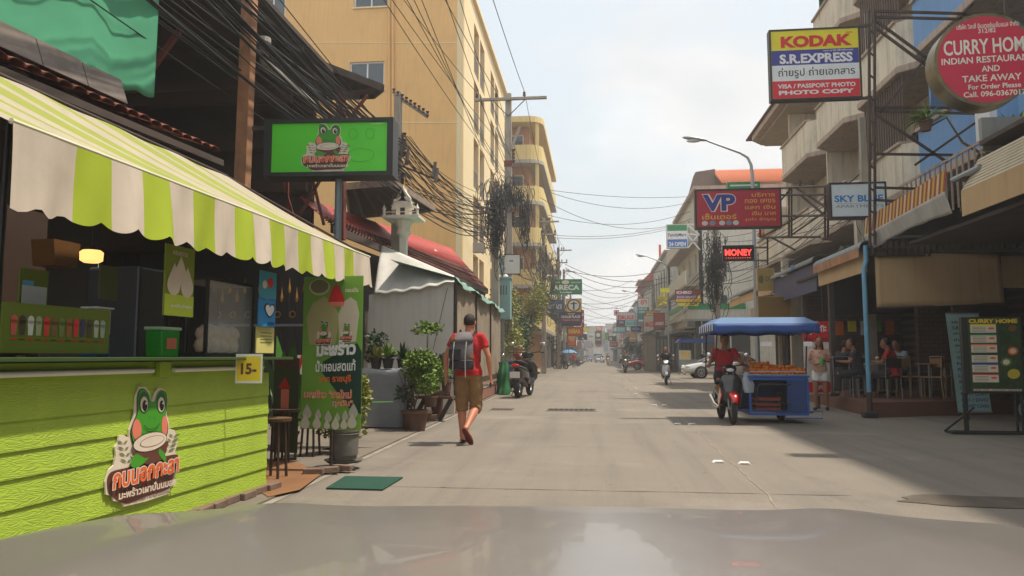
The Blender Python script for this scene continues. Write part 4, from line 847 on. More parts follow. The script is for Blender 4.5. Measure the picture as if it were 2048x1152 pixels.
for k_ in range(9): link('spool_insulator', spoolm, pA, aa.lerp(bb, k_ / 8) + Vector((0, -.06, .07)))
for x_, z_ in ((.12, 5.95), (.28, 5.8), (.95, 5.5), (1.0, 5.35)): MB().cyl((x_, -.25, z_), (x_ + .05, -.25, z_ + .35), .05, .04).build('fuse_cutout', M('fuse_grey', S(95, 88, 84), .5), pA)
MB().beam((-.1, -.2, 5.9), (1.1, -.2, 5.4), .04, .04).build('bracket', steel, pA)
xb2 = PY(991, 500, 27).x; pB2 = pole('dark cable wrapped pole beside the teal cabinet', xb2, 27, 7.2, (), (6.9, 6.1), .17)
pC = pole('pole with stepped crossarms in front of the cream block', PY(1087, 500, 52).x, 52, 10.9, [(10.6, -.2, 1.1), (9.7, -.2, .9)], (8.9, 8.2), .17)
pD = pole('pole with two short crossarms above the green lodge sign', PY(1117, 600, 72).x, 72, 11.7, [(11.4, -.1, 1.3), (10.2, -.1, .9)], (9.4,), .2)
pE = pole('slim pole just beyond the green lodge sign', PY(1128, 600, 86).x, 86, 11.2, [(10.9, -.1, 1.3)], (9.4,), .2)
pole('far left pole beyond the tyre coloured signs', -3.6, 112, 11, [(10.6, -.6, 1.2)], (9,), .2); pole('farthest left pole near the end of the street', -3.6, 150, 11, [(10.6, -.6, 1.2)], (9,), .2)
pR1 = pole('concrete pole in front of the cream shophouses beside the white apartments sign', PY(1733, 460, 20.6).x, 20.6, 7.6, (), (5.6, 4.9), .13)
pR2 = pole('right hand pole buried in tangled black cables by the money sign', PY(1434, 600, 40).x, 40, 8.6, [(8.3, -.9, .9)], (7.4, 6.4), .17)
pR3 = pole('far right pole beyond the yellow and red signs', 6.4, 84, 9, [(8.6, -.9, .9)], (7,), .2)
# teal meter cabinet, white framed board, small grey box
q = PY(1006, 612, 28); t = thing('meter_cabinet', 'pale teal metal cabinet standing high beside the cable wrapped pole', 'cabinet', (q.x, 28, 0)); tealM = M('teal_metal', S(150, 190, 188, .75), .5, .1, grime=.2)
bx('body', tealM, t, -.3, .3, -.25, .25, 2.6, 4.1); MB().box(-.34, .34, -.29, .29, 4.1, 4.17).build('lid', tealM, t, bevel=.01); bx('stand', galv, t, -.05, .05, -.05, .05, 0, 2.6)
for i in range(4): bx('vent', M('vent_dark', (.1, .13, .13), .6), t, -.17 + i * .1, -.12 + i * .1, -.256, -.251, 3.5, 3.85)
MB().ball((.1, 0, 4.2), .1).build('dome', white_frame, t, smooth=True)
q0, q1 = PY(1007, 549, 29), PY(1041, 508, 29); t, p = sign('notice_panel', 'blank white framed board on the pole beside the teal cabinet', q1.x - q0.x, q1.z - q0.z, .1, ((q0.x + q1.x) / 2, 29, q0.z), R(4), M('off_white_panel', S(212, 214, 205, .9), .5), steel); p.rect(-.1, .5, .05, .56, I_T); bx('side_panel', tealM, t, -.65, -.36, .02, .1, 0, .8)
q0, q1 = PY(946, 506, 26), PY(970, 486, 26); t = thing('meter_box', 'small pale grey box on an arm left of the cable wrapped pole', 'box', ((q0.x + q1.x) / 2, 26, q0.z)); bx('body', M('pale_box', S(190, 180, 165, .8), .6), t, -.21, .21, -.1, .1, 0, .35, .01); bx('bracket', steel, t, .21, .6, -.02, .02, .15, .19)

# ------------------------------------------------------------------ overhead cables
def cable(label, a, b, sag, r=.012, group=None, n=16, wob=0.0, name='overhead_cable'):
    a, b = Vector(a), Vector(b); ph = rnd.uniform(0, 6)
    pts = [a.lerp(b, t) + Vector((wob * math.sin(ph + t * 9), 0, -4 * sag * t * (1 - t))) for t in [i / n for i in range(n + 1)]]
    return tag(MB().tube(pts, r, 5).build(name, cableM, None, smooth=True), label, 'cable', group)
g = 'black cables of the thick bundle over the workshop house'
for i in range(42):
    k_ = i / 41; xs = -6.1 + 2.6 * k_ + rnd.uniform(-.15, .15); zs_ = 5.5 + rnd.uniform(-.35, .5)
    e = Vector((xA + rnd.uniform(-.05, .35), 17.6, rnd.uniform(4.9, 6.4)))
    cable('black cable of the thick bundle sloping down over the workshop house', (xs, -3, zs_ + .2), e, rnd.uniform(-.05, .5), rnd.choice((.008, .011, .014, .02)), g, 20, .03)
g = 'cables strung from the insulator pole to the cable wrapped pole'
for i in range(36):
    a = Vector((xA + rnd.uniform(0, .3), 17.6, rnd.uniform(4.9, 6.6))); b = Vector((xb2 + rnd.uniform(-.1, .15), 27, rnd.uniform(5.0, 7.0)))
    cable('black cable strung in front of the yellow building to the cable wrapped pole', a, b, rnd.uniform(.05, .7), rnd.choice((.008, .011, .016)), g, 16, .03)
g = 'high voltage lines running to the tall crossarm'
for dx, sx in ((-1.34, -1.9), (-.5, -.7), (.69, 0)):
    cable('high voltage line reaching the wide crossarm of the tallest pole', (xB + dx + sx, -3, 11.9), (xB + dx, 31, 12.45), .75, .013, g, 24)
    cable('high voltage line leaving the wide crossarm of the tallest pole', (xB + dx, 31, 12.45), (pC.location.x + dx * .5 + .3, 52, 10.95), .5, .012, 'high voltage lines beyond the tall crossarm', 14)
    cable('high voltage line beyond the cream block', (pC.location.x + dx * .4 + .3, 52, 10.95), (pD.location.x + dx * .4 + .3, 72, 11.7), .4, .012, 'high voltage lines beyond the cream block', 10)
g = 'thin lines high beside the yellow building'
for i in range(7):
    cable('thin line passing high over the yellow building roof edge', (-4.6 + .35 * i, -3, 8.2 + .5 * i), (xB + rnd.uniform(-.1, .2), 31, rnd.uniform(7.2, 10)), rnd.uniform(.3, .8), .009, g, 24)
g = 'cables between the left hand poles'
ps = [(xb2, 27), (xB, 31), (pC.location.x, 52), (pD.location.x, 72), (pE.location.x, 86), (-3.6, 112), (-3.6, 150)]
for j in range(len(ps) - 1):
    for i in range(9 if j < 3 else 5):
        a = Vector((ps[j][0] + rnd.uniform(-.2, .2), ps[j][1], rnd.uniform(4.6, 8.0))); b = Vector((ps[j + 1][0] + rnd.uniform(-.2, .2), ps[j + 1][1], rnd.uniform(4.6, 8.0)))
        cable('cable slung between two left hand poles', a, b, rnd.uniform(.2, .9), rnd.choice((.012, .02)), g, 12, .04)
g = 'cables crossing over the street'
cross = [((1098, 380, 50), (1395, 392, 60), .3), ((1098, 384, 50), (1395, 400, 60), .9), ((1105, 470, 55), (1372, 445, 62), .5), ((1105, 475, 55), (1372, 449, 62), .5), ((1096, 430, 52), (1390, 420, 60), .9),
         ((1130, 528, 70), (1345, 552, 66), 1.0), ((1130, 535, 70), (1345, 560, 66), 1.2), ((1130, 540, 70), (1330, 540, 66), .6), ((1130, 560, 80), (1260, 590, 95), 1.0), ((1130, 590, 86), (1255, 612, 110), .9),
         ((1130, 600, 86), (1330, 560, 80), 1.3), ((1150, 612, 110), (1300, 585, 90), 1.1), ((1145, 620, 110), (1280, 632, 120), .9), ((1145, 632, 112), (1250, 640, 130), .8), ((1150, 585, 100), (1290, 610, 110), .8),
         ((1128, 575, 80), (1265, 560, 100), .8), ((1160, 640, 130), (1255, 610, 150), .8), ((1130, 545, 80), (1300, 575, 90), 1.4), ((1080, 395, 50), (1400, 430, 60), 1.6), ((1150, 605, 100), (1290, 640, 120), 1.0)]
for a, b, s_ in cross: cable('thin cable crossing high over the street', PY(*a), PY(*b), s_, .018 if a[2] < 60 else .024, g, 20)
g = 'cables along the right hand shophouses'
for i in range(10):
    cable('cable slung along the right hand shophouses', (pR1.location.x - .1, 20.6, rnd.uniform(4.6, 6.2)), (pR2.location.x - .1, 40, rnd.uniform(5.0, 8.0)), rnd.uniform(.2, .9), .012, g, 16, .05)
    cable('cable slung along the right hand shophouses', (pR2.location.x - .1, 40, rnd.uniform(5.0, 7.5)), (6.4 - .1, 84, rnd.uniform(4.6, 8.2)), rnd.uniform(.3, 1.5), .018, g, 14, .05)
# tangles of coiled cable
def tangle(label, c, r, n, seed, thick=.013):
    g_ = random.Random(seed); m_ = MB()
    for _ in range(n):
        a = Vector((g_.gauss(0, r[0]), g_.gauss(0, r[1]), g_.gauss(0, r[2]))); pts = []
        R0, ph, tl = g_.choice((.05, .08, .12, .16, .22)), g_.uniform(0, 6), g_.uniform(-.9, .9)
        for k_ in range(9): t_ = ph + k_ * .62; pts.append(Vector(c) + a + Vector((R0 * math.cos(t_) * math.cos(tl), R0 * math.cos(t_) * math.sin(tl), R0 * 2.6 * math.sin(t_))))
        m_.tube(pts, thick, 4)
    tag(m_.build('cable_tangle', cableM), label, 'cable tangle', kind='stuff')
tangle('black tangle of coiled cables on the pole by the teal cabinet', (xb2 + .05, 26.8, 6.1), (.16, .1, .6), 150, 1)
tangle('black cable coils beside the tallest pole', (xB + .0, 30.8, 7.9), (.45, .1, .22), 110, 2, .014)
tangle('cable coils hanging right of the tallest pole', (xB + .72, 30.8, 6.9), (.07, .08, .45), 60, 3, .014)
tangle('dense dark cable tangle on the right hand pole by the money sign', (pR2.location.x - .1, 39.8, 5.6), (.28, .15, .85), 240, 4, .018)
tangle('cable tangle on the pole by the cream block', (pC.location.x, 51.8, 6.5), (.55, .2, 1.4), 170, 5, .02)
tangle('cable tangle under the green lodge sign', (pD.location.x - .2, 71.8, 5), (.6, .2, 1.4), 150, 6, .026)
tangle('loose cable loops over the cream shophouses', (pR1.location.x, 20.5, 5.0), (.3, .1, .3), 12, 7, .008)

# ------------------------------------------------------------------ plants and things on the left pavement
terra = M('terracotta_pot', S(120, 88, 72, .65), .85, var=.3, vs=6, grime=.3); soil = M('soil', (.04, .03, .02), .95)
leafA = M('leaf_mid_green', S(135, 170, 55, .60), .55, var=.1, island=.6); leafB = M('leaf_dark_green', S(60, 100, 40, .5), .55, var=.1, island=.6); leafC = M('leaf_yellow_green', S(175, 180, 80, .55), .55, var=.1, island=.5); barkM = M('bark', S(110, 90, 70, .6), .9, var=.3, vs=20)
def potted(name, label, loc_, pr, ph, crown=None, leaf=leafA, n=400, size=.07, seed=1, potm=terra, cat='potted plant', stems=5, group=None, c2=None, potted_=True):
    t = thing(name, label, cat, loc_, rnd.uniform(0, 3), group)
    if potted_:
        MB().lathe([(.001, 0), (pr * .72, 0), (pr * .95, ph * .8), (pr * 1.06, ph * .84), (pr * 1.06, ph), (pr * .93, ph), (pr * .88, ph * .86), (.001, ph * .86)], n=20).build('pot', potm, t, smooth=True, ang=30)
    g_ = random.Random(seed)
    if crown:
        c, r = crown; m_ = MB()
        for i in range(stems):
            e = Vector(c) + Vector((g_.uniform(-.6, .6) * r[0], g_.uniform(-.6, .6) * r[1], g_.uniform(-.2, .5) * r[2])); s0 = Vector((g_.uniform(-.3, .3) * pr, g_.uniform(-.3, .3) * pr, ph * .8))
            m_.tube([s0, s0.lerp(e, .5) + Vector((g_.uniform(-.03, .03), 0, 0)), e], [.012, .009, .004], 5)
        m_.build('stems', barkM, t, smooth=True)
        lm_ = MB(); ncl = 7
        for i in range(ncl):
            cc = Vector(c) + Vector((g_.uniform(-.62, .62) * r[0], g_.uniform(-.62, .62) * r[1], g_.uniform(-.62, .62) * r[2]))
            leaves(lm_, cc, [q * g_.uniform(.35, .6) for q in r], n // ncl, size, seed * 31 + i, shell=.2)
        if c2: leaves(lm_, c2[0], c2[1], c2[2], size * 1.2, seed + 77)
        o = lm_.build('foliage', leaf, t); o['kind'] = 'stuff'
    return t
def blade_plant(name, label, loc_, pr, ph, n, L, w, m, seed, potm=terra, cat='potted plant', arch=.5):
    t = potted(name, label, loc_, pr, ph, None, potm=potm, cat=cat); g_ = random.Random(seed)
    for i in range(n):
        a = g_.uniform(0, 6.28); tilt = g_.uniform(.15, .9); l = L * g_.uniform(.6, 1.1); d = Vector((math.cos(a), math.sin(a), 0)); s_ = Vector((-d.y, d.x, 0)); vs = []
        for k_ in range(6):
            q = k_ / 5; p = d * (l * tilt * q) + Vector((0, 0, ph * .85 + l * (1 - tilt * .5) * q - arch * l * q * q * tilt)); ww = w * math.sin(math.pi * (q * .9 + .08)); vs += [p - s_ * ww, p + s_ * ww + Vector((0, 0, .01))]
        MB().add(vs, [(2 * k_, 2 * k_ + 1, 2 * k_ + 3, 2 * k_ + 2) for k_ in range(5)]).build('leaf', m, t, smooth=True)
    return t
potted('potted_shrub', 'large brown pot with a bushy bright green shrub by the white shed', G(830, 862), .22, .34, ((-.02, 0, .95), (.42, .34, .40)), leafA, 3200, .07, 3)
potted('potted_shrub', 'feathery light green shrub on the brick bench left of the walking man', G(850, 850) + Vector((.05, .25, .3)), .12, .2, ((0, 0, .8), (.34, .25, .36)), leafA, 1800, .06, 71)
potted('potted_shrub', 'low dark green shrub between the big brown pot and the bench', G(812, 860) + Vector((0, .15, 0)), .12, .3, ((0, 0, .62), (.24, .22, .3)), leafB, 1100, .065, 72)
t = potted('potted_sapling', 'slender sapling with a flat spreading crown in front of the white shed', G(838, 850) + Vector((0, .5, 0)), .12, .2, ((0, 0, 1.72), (.30, .25, .13)), leafA, 220, .10, 4, stems=2)
potted('potted_shrub', 'dark green shrub in a clay pot at the right end of the bench', G(868, 842) + Vector((0, .25, 0)), .13, .55, ((0, 0, 1.05), (.26, .25, .34)), leafB, 700, .07, 5)
potted('potted_shrub', 'yellow green speckled croton shrub right of the green banner', Vector((G(735, 905).x - .12, 8.9, 0.02)), .1, .3, ((.12, 0, .58), (.34, .3, .40)), leafC, 2400, .06, 6, M('grey_pot', S(130, 128, 120, .6), .8), c2=((.2, 0, .3), (.3, .25, .16), 200))
# brick plant stand
bq = G(865, 845); t = thing('plant_bench', 'rough timber and brick bench carrying clay pots by the white shed', 'bench', (bq.x, bq.y + .25, 0))
bx('seat_plank', terra, t, -.42, .34, -.16, .16, .42, .47); 
for x in (-.3, .2): MB().beam((x - .12, 0, 0.02), (x + .1, 0, .42), .06, .08).build('leg', woodD, t)
for i in range(3): o = link('brick', brm, t, (-.25 + i * .22, -.02, .5), (0, 0, rnd.uniform(-.1, .1)))
for i in range(2): link('brick', brm, t, (-.05 + i * .03, -.25, .022 + i * .06), (0, 0, .3))
for u, l in ((857, 'empty brown clay pot left on the plant bench'), (893, 'taller terracotta pot right on the plant bench')):
    q = PY(u, 790, bq.y + .25); potted('clay_pot', l, (q.x, q.y, .56 if u < 870 else .47), .1, .22 if u < 870 else .3, None, cat='pot')
blade_plant('potted_plant', 'spiky leaved plant behind the brown clay pots', PY(880, 760, bq.y + .5) * 1.0 - Vector((0, 0, .05)), .1, .1, 14, .5, .02, leafA, 9)
# cabinet under grey tarpaulin with pots on top
q = G(790, 858); t = thing('covered_cabinet', 'low cabinet covered by a crumpled silver grey tarpaulin beside the banner', 'cabinet', (q.x - .28, q.y + .2, 0))
gt = M('silver_tarp', S(150, 156, 162, .62), .55, var=.2, vs=3, bump=.4, bs=18, grime=.1)
def cover(u, v):
    a = u * 2 * math.pi; sx = max(-1, min(1, 1.45 * math.cos(a))) * .46; sy = max(-1, min(1, 1.45 * math.sin(a))) * .33
    if v < .35: k_ = v / .35; return (sx * k_, sy * k_, .98 + .02 * math.sin(u * 30) * k_ + .015 * math.sin(k_ * 8 + u * 9) + .06 * (1 - k_) * 0)
    k_ = (v - .35) / .65; w_ = 1 + .05 * k_ + .045 * math.sin(a * 9) * k_; return (sx * w_, sy * w_, .97 - .93 * k_)
MB().grid(cover, 96, 24).build('tarpaulin', gt, t, smooth=True, ang=60); bx('cabinet_body', woodD, t, -.4, .4, -.28, .28, .02, .94)
for i, (u, l, m_) in enumerate(((752, 'arching variegated plant in a dark pot on the covered cabinet', leafC), (776, 'leafy potted plant in the middle of the covered cabinet', leafA), (805, 'potted plant at the right end of the covered cabinet', leafB))):
    q2 = PY(u, 741, q.y + .1); blade_plant('potted_plant', l, (q2.x, q2.y, 1.0), .1, .17, 40, .36, .028, m_, 20 + i, M('black_pot', (.02, .022, .02), .6))
blade_plant('banana_plant', 'broad leaved green plant between the stall and the banner', Vector((-4.0, 9.6, .02)), .12, .2, 12, 1.55, .12, M('broad_leaf', S(80, 140, 50, .5), .4, var=.15), 31, cat='plant', arch=.35)
potted('potted_shrub', 'dark leafy plant beside the banner edge by the shed wall', Vector((-3.75, 12.6, .02)), .12, .9, ((0, 0, 1.35), (.22, .2, .28)), leafB, 400, .08, 33)
# gilded spear fence
t = thing('spear_fence', 'black iron fence with golden spear tips behind the stall end', 'fence', (-5.4, 12, 0)); gold = M('gold_paint', S(190, 140, 60, .8), .4, .5)
for i in range(16):
    x = -1.1 + i * .13; MB().cyl((x, 0, .05), (x, 0, 2.1 + .15 * (i % 2)), .011, n=6).build('bar', black, t)
    MB().lathe([(.001, 0), (.022, .02), (.03, .07), (.012, .16), (.001, .26)], (x, 0, 2.1 + .15 * (i % 2)), 8).build('spear_tip', gold, t)
    if i % 2: MB().ring((x + .065, 0, 1.9), .05, .009, 'y', 14, 5).build('scroll', gold, t)
MB().box(-1.2, .95, -.015, .015, 1.7, 1.74).box(-1.2, .95, -.015, .015, .3, .34).build('rail', galv, t)
MB().box(-7.5, -4.55, 12.9, 12.95, 0, 3.2).build('yard_wall', darkroom).__setitem__('kind', 'structure')
t = thing('striped_parasol', 'red and white striped folded cloth behind the green banner', 'cloth', PY(592, 735, 10.5) - Vector((0, 0, .1))); m_ = MB()
for i in range(6):
    a = i * .05 - .15; MB().add([(a, 0, 0), (a + .05, 0, 0), (a + .11, .03, .28), (a + .06, .03, .28)], [(0, 1, 2, 3)]).build('stripe', I_R if i % 2 else I_W, t, solid=.004)
# green net over rubbish frame
q = G(1008, 790)
def net(u, v): a = u * 6.283; r = .17 + .10 * v + .025 * math.sin(a * 7 + v * 4) + .03 * math.sin(v * 9 + a); return (q.x - .05 + r * math.cos(a) * .8, q.y + .2 + r * math.sin(a), 1.0 - v + .02)
tag(MB().grid(net, 48, 12).build('green_net', M('net_green', S(30, 130, 70, .6), .7, var=.3, vs=8, bump=.6, bs=60), None, smooth=True), 'bundle of bright green netting hanging at the end of the shed', 'netting')
# bushes and trees on the left beyond the shed
def tree(name, label, loc_, c, r, n, size, leaf, seed, trunk=.12, ncl=10, cat='tree', group=None):
    t = thing(name, label, cat, loc_, 0, group); g_ = random.Random(seed); c = Vector(c); m_ = MB()
    m_.tube([(0, 0, 0), (0.03, 0, c.z * .5), (c.x * .5, c.y * .5, c.z)], [trunk, trunk * .75, trunk * .4], 8); lm_ = MB()
    for i in range(ncl):
        cc = c + Vector((g_.uniform(-.75, .75) * r[0], g_.uniform(-.75, .75) * r[1], g_.uniform(-.75, .75) * r[2])); m_.tube([(0.02, 0, c.z * .45), c.lerp(cc, .5), cc], [trunk * .4, trunk * .2, .01], 5)
        leaves(lm_, cc, [q * g_.uniform(.3, .55) for q in r], n // ncl, size, seed * 17 + i, shell=.15)
    m_.build('trunk', barkM, t, smooth=True); o = lm_.build('crown', leaf, t); o['kind'] = 'stuff'; return t
tree('bushy_tree', 'bushy yellow green climbing tree beyond the shed end', (-3.75, 31, 0), (.1, 0, 2.7), (.65, 1.6, 1.7), 5200, .13, leafC, 41, .08, 14)
tree('bushy_tree', 'darker green bush behind the parked scooters', (-4.1, 37, 0), (.1, 0, 1.9), (.9, 1.6, 1.6), 3200, .15, leafB, 42, .08, 10)
tree('small_tree', 'ragged olive tree among the cables below the cream block', (-4.3, 46, 0), (.5, 0, 4.4), (1.0, 1.8, 1.5), 3000, .17, leafC, 43, .1, 9)

# ------------------------------------------------------------------ right side: shophouse row with balconies
creamW = M('weathered_cream_wall', S(232, 220, 198, .78), .85, var=.12, vs=.8, streak=.35, grime=.18, bump=.15, bs=40); pinkslab = M('pinkish_slab', S(200, 178, 160, .7), .85, var=.2, streak=.4)
blueW = M('sky_blue_render', S(120, 165, 215, .72), .8, var=.06, vs=1, streak=.10); soffM = M('soffit_shade', S(188, 172, 152, .7), .85, var=.15)
brownlouv = M('brown_louvre', S(110, 88, 76, .6), .7, var=.2)
XP, XW = 7.5, 9.0
def shop_unit(t, y0, y1, lv, wall, ch=.5, louvre=False, top=True):
    """balconies of one shophouse: slab, parapet with chamfered ends, recessed doors, partition"""
    for z in lv:
        MB().prism([(XW, y0 + .02), (XP + ch, y0 + .02), (XP, y0 + ch), (XP, y1 - ch), (XP + ch, y1 - .02), (XW, y1 - .02)], z, z + .18, 'z').build('balcony_slab', pinkslab, t, bevel=.02)
        pl = [(XW, y0 + .06), (XP + ch, y0 + .06), (XP + .04, y0 + ch + .02), (XP + .04, y1 - ch - .02), (XP + ch, y1 - .06), (XW, y1 - .06)]; m_ = MB(); th = .1
        for a, b in zip(pl, pl[1:]):
            d = Vector((b[0] - a[0], b[1] - a[1], 0)).normalized() * 1; nn = Vector((-d.y, d.x, 0)) * -th
            m_.add([(p_[0], p_[1], zz) for zz in (z + .18, z + 1.30) for p_ in (a, b, (b[0] + nn.x, b[1] + nn.y), (a[0] + nn.x, a[1] + nn.y))], [(3, 2, 1, 0), (4, 5, 6, 7), (0, 1, 5, 4), (1, 2, 6, 5), (2, 3, 7, 6), (3, 0, 4, 7)])
        m_.build('parapet', wall, t)
        MB().box(XP - .03, XP + .2, y0 + ch, y1 - ch, z + 1.30, z + 1.38).build('coping', pinkslab, t, bevel=.015)
        ops = [(.5, 1.6, z + .2, z + 2.4), (2.1, y1 - y0 - .4, z + 1.0, z + 2.4)]
        facade(MB(), (XW, y1), (XW, y0), z, z + 3.1, [( (y1 - y0) - o[1], (y1 - y0) - o[0], o[2], o[3]) for o in ops], .2).build('wall', wall, t)
        for o in ops: window(t, (XW, y1), (XW, y0), ((y1 - y0) - o[1], (y1 - y0) - o[0], o[2], o[3]), mull=1, gm=glassD, grille='g' if o[0] > 1 else None)
        if louvre:
            n_ = int((y1 - y0 - 2 * ch) / .16)
            for i in range(n_): y = y0 + ch + .16 * i; bx('louvre_bar', brownlouv, t, XP + .12, XP + .15, y, y + .05, z + 1.38, z + 3.08)
    for z in lv: bx('partition', wall, t, XP + .5, XW - .002, y1 - .05, y1 + .05, z + .18, z + 3.1)
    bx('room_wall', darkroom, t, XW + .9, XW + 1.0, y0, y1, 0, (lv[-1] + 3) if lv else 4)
LV = [5.1, 8.2, 11.3]
t = thing('blue_shophouse', 'sky blue shophouse with stepped balconies above the curry restaurant sign', 'building', (9, 14, 0), world=True)
for y0, y1 in ((10.2, 14.3), (14.3, 18.4)): shop_unit(t, y0, y1, LV[:2], blueW, .35)
MB().box(XP + .3, 13, 10.1, 10.2, 4.9, 11.3).build('side_wall', blueW, t); bx('roof', pinkslab, t, XP - .1, 13, 10.12, 18.38, 11.32, 11.45)
for z in LV[:2]:
    for y0 in (10.2, 14.3):
        MB().box(XP - .08, XP + .06, y0 + .36, y0 + .9, z + .2, z + 1.1).build('white_ledge', M('white_ledge', S(225, 228, 230), .6), t)
t = thing('cream_shophouse', 'weathered cream shophouse row with chamfered balconies behind the photo shop sign', 'building', (9, 24, 0), world=True)
shop_unit(t, 18.4, 22.4, LV, creamW, .6, louvre=True); shop_unit(t, 22.4, 26.4, LV, creamW, .6); shop_unit(t, 26.4, 31.2, LV[:2], creamW, .6); shop_unit(t, 31.2, 36, LV[:1], creamW, .6)
MB().prism([(XW + .6, 29.0), (XP - .1, 29.0), (XP - .1, 35.4), (XP + .5, 36.2), (XW + .6, 36.2)], 11.25, 11.5, 'z').build('roof_slab', pinkslab, t); MB().prism([(XW, 30), (XP + .2, 30), (XP + .2, 35.2), (XP + .6, 35.9), (XW, 35.9)], 11.12, 11.249, 'z').build('soffit', soffM, t)
bx('roof_tiles', M('roof_brown', S(120, 84, 66, .6), .85, grime=.3), t, XP - .2, XW + .6, 28.9, 36.3, 11.5, 11.58)
bx('rear_wall', creamW, t, XW + .2, XW + .4, 31.2, 36, 8.2, 11.1); bx('roof', pinkslab, t, XP - .2, 13, 18.4, 26.5, 14.4, 14.55); bx('end_wall', creamW, t, XW, 14, 35.9, 36.1, 0, 11.1); bx('end_wall', creamW, t, XW, 14, 26.4, 26.5, 11.4, 14.4)
MB().box(XP, XP + .25, 22.25, 22.5, 3.4, 5.1).box(XP, XP + .25, 30.9, 31.15, 3.4, 5.1).build('column', creamW, t)['kind'] = 'stuff'
for y, z in ((20.4, 9.7), (24, 6.2), (28.6, 6.2)):
    a = MB().box(XW - .32, XW - .02, y, y + .8, z, z + .55).build('air_conditioner', M('ac_white', (0, 0, 0)), t); MB().cyl((XW - .33, y + .5, z + .28), (XW - .345, y + .5, z + .28), .2, n=14).build('fan_grille', black, a)
t = thing('near_shophouse', 'cream shophouse continuing the right hand row towards the viewer', 'building', (9, -2, 0), world=True)
shop_unit(t, -8, -3.5, LV[:2], creamW, .5); shop_unit(t, -3.5, 1, LV[:2], creamW, .5); shop_unit(t, 1, 5.5, LV[:2], creamW, .5); shop_unit(t, 5.5, 10.0, LV[:2], creamW, .5); bx('roof', pinkslab, t, XP - .1, 13, -8, 10, 11.32, 11.45); bx('shop_front', glassD, t, 7.6, 7.7, -8, 7.9, .1, 3.4); bx('canopy', galv, t, 5.6, 9, -8, 8.9, 4.0, 4.06)
gp = thing('green_fabric', 'dark green fabric hung high on the top balcony above the photo shop sign', 'fabric', PY(1652, 40, 25)); MB().grid(lambda u, v: (u * .7 - .2, .05 * math.sin(u * 12), v * 1.3), 16, 6).build('cloth', M('dark_green_cloth', S(50, 110, 70, .6), .8), gp, smooth=True, solid=.005)
# ground floor of the restaurant
brickT = brickmat('brown_wall_tiles', S(128, 96, 82, .55), S(112, 82, 70, .55), S(80, 66, 58, .5), 1.0, w=.2, h=.1, ms=.008)
rs = thing('curry_restaurant', 'open fronted curry restaurant with brown tiled step and dark tiled walls', 'restaurant', (7, 18, 0), world=True)
stepM = M('brown_step_tile', S(135, 92, 76, .6), .6, var=.15, grime=.2)
MB().prism([(5.43, 15.68), (7.33, 16.4), (12, 18.2), (12, 26), (5.95, 26), (5.62, 19)], 0, .30, 'z').build('floor_step', stepM, rs, bevel=.01)
bx('rear_wall', brickT, rs, 5.9, 12, 22.2, 22.4, .302, 3.5); bx('side_wall', brickT, rs, 8.6, 8.8, 18.7, 22.19, .302, 3.5); bx('inner_wall', brickT, rs, 7.55, 8.595, 18.6, 18.75, .302, 3.5)
bx('ceiling', M('dim_ceiling', S(90, 80, 72, .6), .9), rs, 5.75, 12, 15.9, 22.2, 3.30, 3.36); bx('side_wall', brickT, rs, 9.6, 9.8, 12, 18.69, 0, 3.6)
for x, y in ((5.75, 19.2), (5.85, 22.0), (6.1, 25.5), (7.5, 16.7)): MB().box(x, x + .12, y, y + .12, .302, 3.3).build('post', darkwood, rs)
MB().box(9.62, 9.7, 12.1, 16, .0, .0).box(8.85, 9.59, 18.4, 18.5, .9, 1.9)
bx('counter', M('grey_counter', S(130, 125, 118, .5), .5), rs, 6.2, 8, 21.4, 21.8, .302, 1.3)
for i in range(7): bx('wall_picture', (I_W, I_LG, I_O, I_Y)[i % 4], rs, 6.1 + .34 * i, 6.32 + .34 * i, 22.15, 22.19, 1.8 + .1 * (i % 2), 2.2)
# metal canopies
sheetM = M('grey_corrugated_sheet', S(168, 172, 170, .66), .55, .25, var=.2, vs=2, grime=.3, streak=.2); tan = M('tan_blind', S(200, 168, 125, .85), .8, var=.12, vs=1.5, streak=.15)
def canopy(name, label, X0, Y0, Y1, z, back, fh, fas, slope=.25, ex=True):
    t = thing(name, label, 'canopy', (X0, (Y0 + Y1) / 2, 0), world=True); n_ = int((Y1 - Y0) / .14)
    def f(u, v):
        y = Y0 + (Y1 - Y0) * u; am = .014 * math.cos(2 * math.pi * n_ * u)
        if v < .4: a = (v / .4) * math.pi / 2; return (X0 + .16 - .16 * math.sin(math.pi / 2 - 0) * math.cos(a) - am, y, z - .16 + .16 * math.sin(a) + am)
        k_ = (v - .4) / .6; return (X0 + .16 + k_ * (back - X0), y, z + slope * k_ + am)
    MB().grid(f, n_ * 4, 10).build('roof_sheet', sheetM, t, smooth=True, solid=.004)
    if fh: bx('fascia', fas, t, X0 + .1, X0 + .14, Y0 + .05, Y1 - .02, z - .2 - fh, z - .18); bx('fascia_rail', steel, t, X0 + .14, X0 + .2, Y0, Y1, z - .22, z - .17)
    for k_ in range(4): y = Y0 + (Y1 - Y0) * k_ / 3; MB().beam((X0 + .2, y, z - .2), (back, y, z + slope - .1), .05, .05).build('rafter', steel, t)
    return t
cA = canopy('metal_canopy', 'rusty edged corrugated canopy with tan blind above the blue drainpipe', 5.32, 15.65, 18.9, 3.52, 8.8, .42, tan)
bx('flashing', rustM, cA, 5.30, 5.318, 15.7, 18.85, 3.2, 3.38)
cB = canopy('metal_canopy', 'corrugated canopy with slate blue fascia above the yellow exchange sign', 5.72, 20.4, 25.2, 3.85, 8.8, .72, M('slate_blue', S(92, 96, 128, .6), .6, var=.1))
bx('end_board', M('dark_board', S(62, 56, 52, .5), .8), cB, 5.9, 8.6, 20.3, 20.36, 2.3, 3.66)
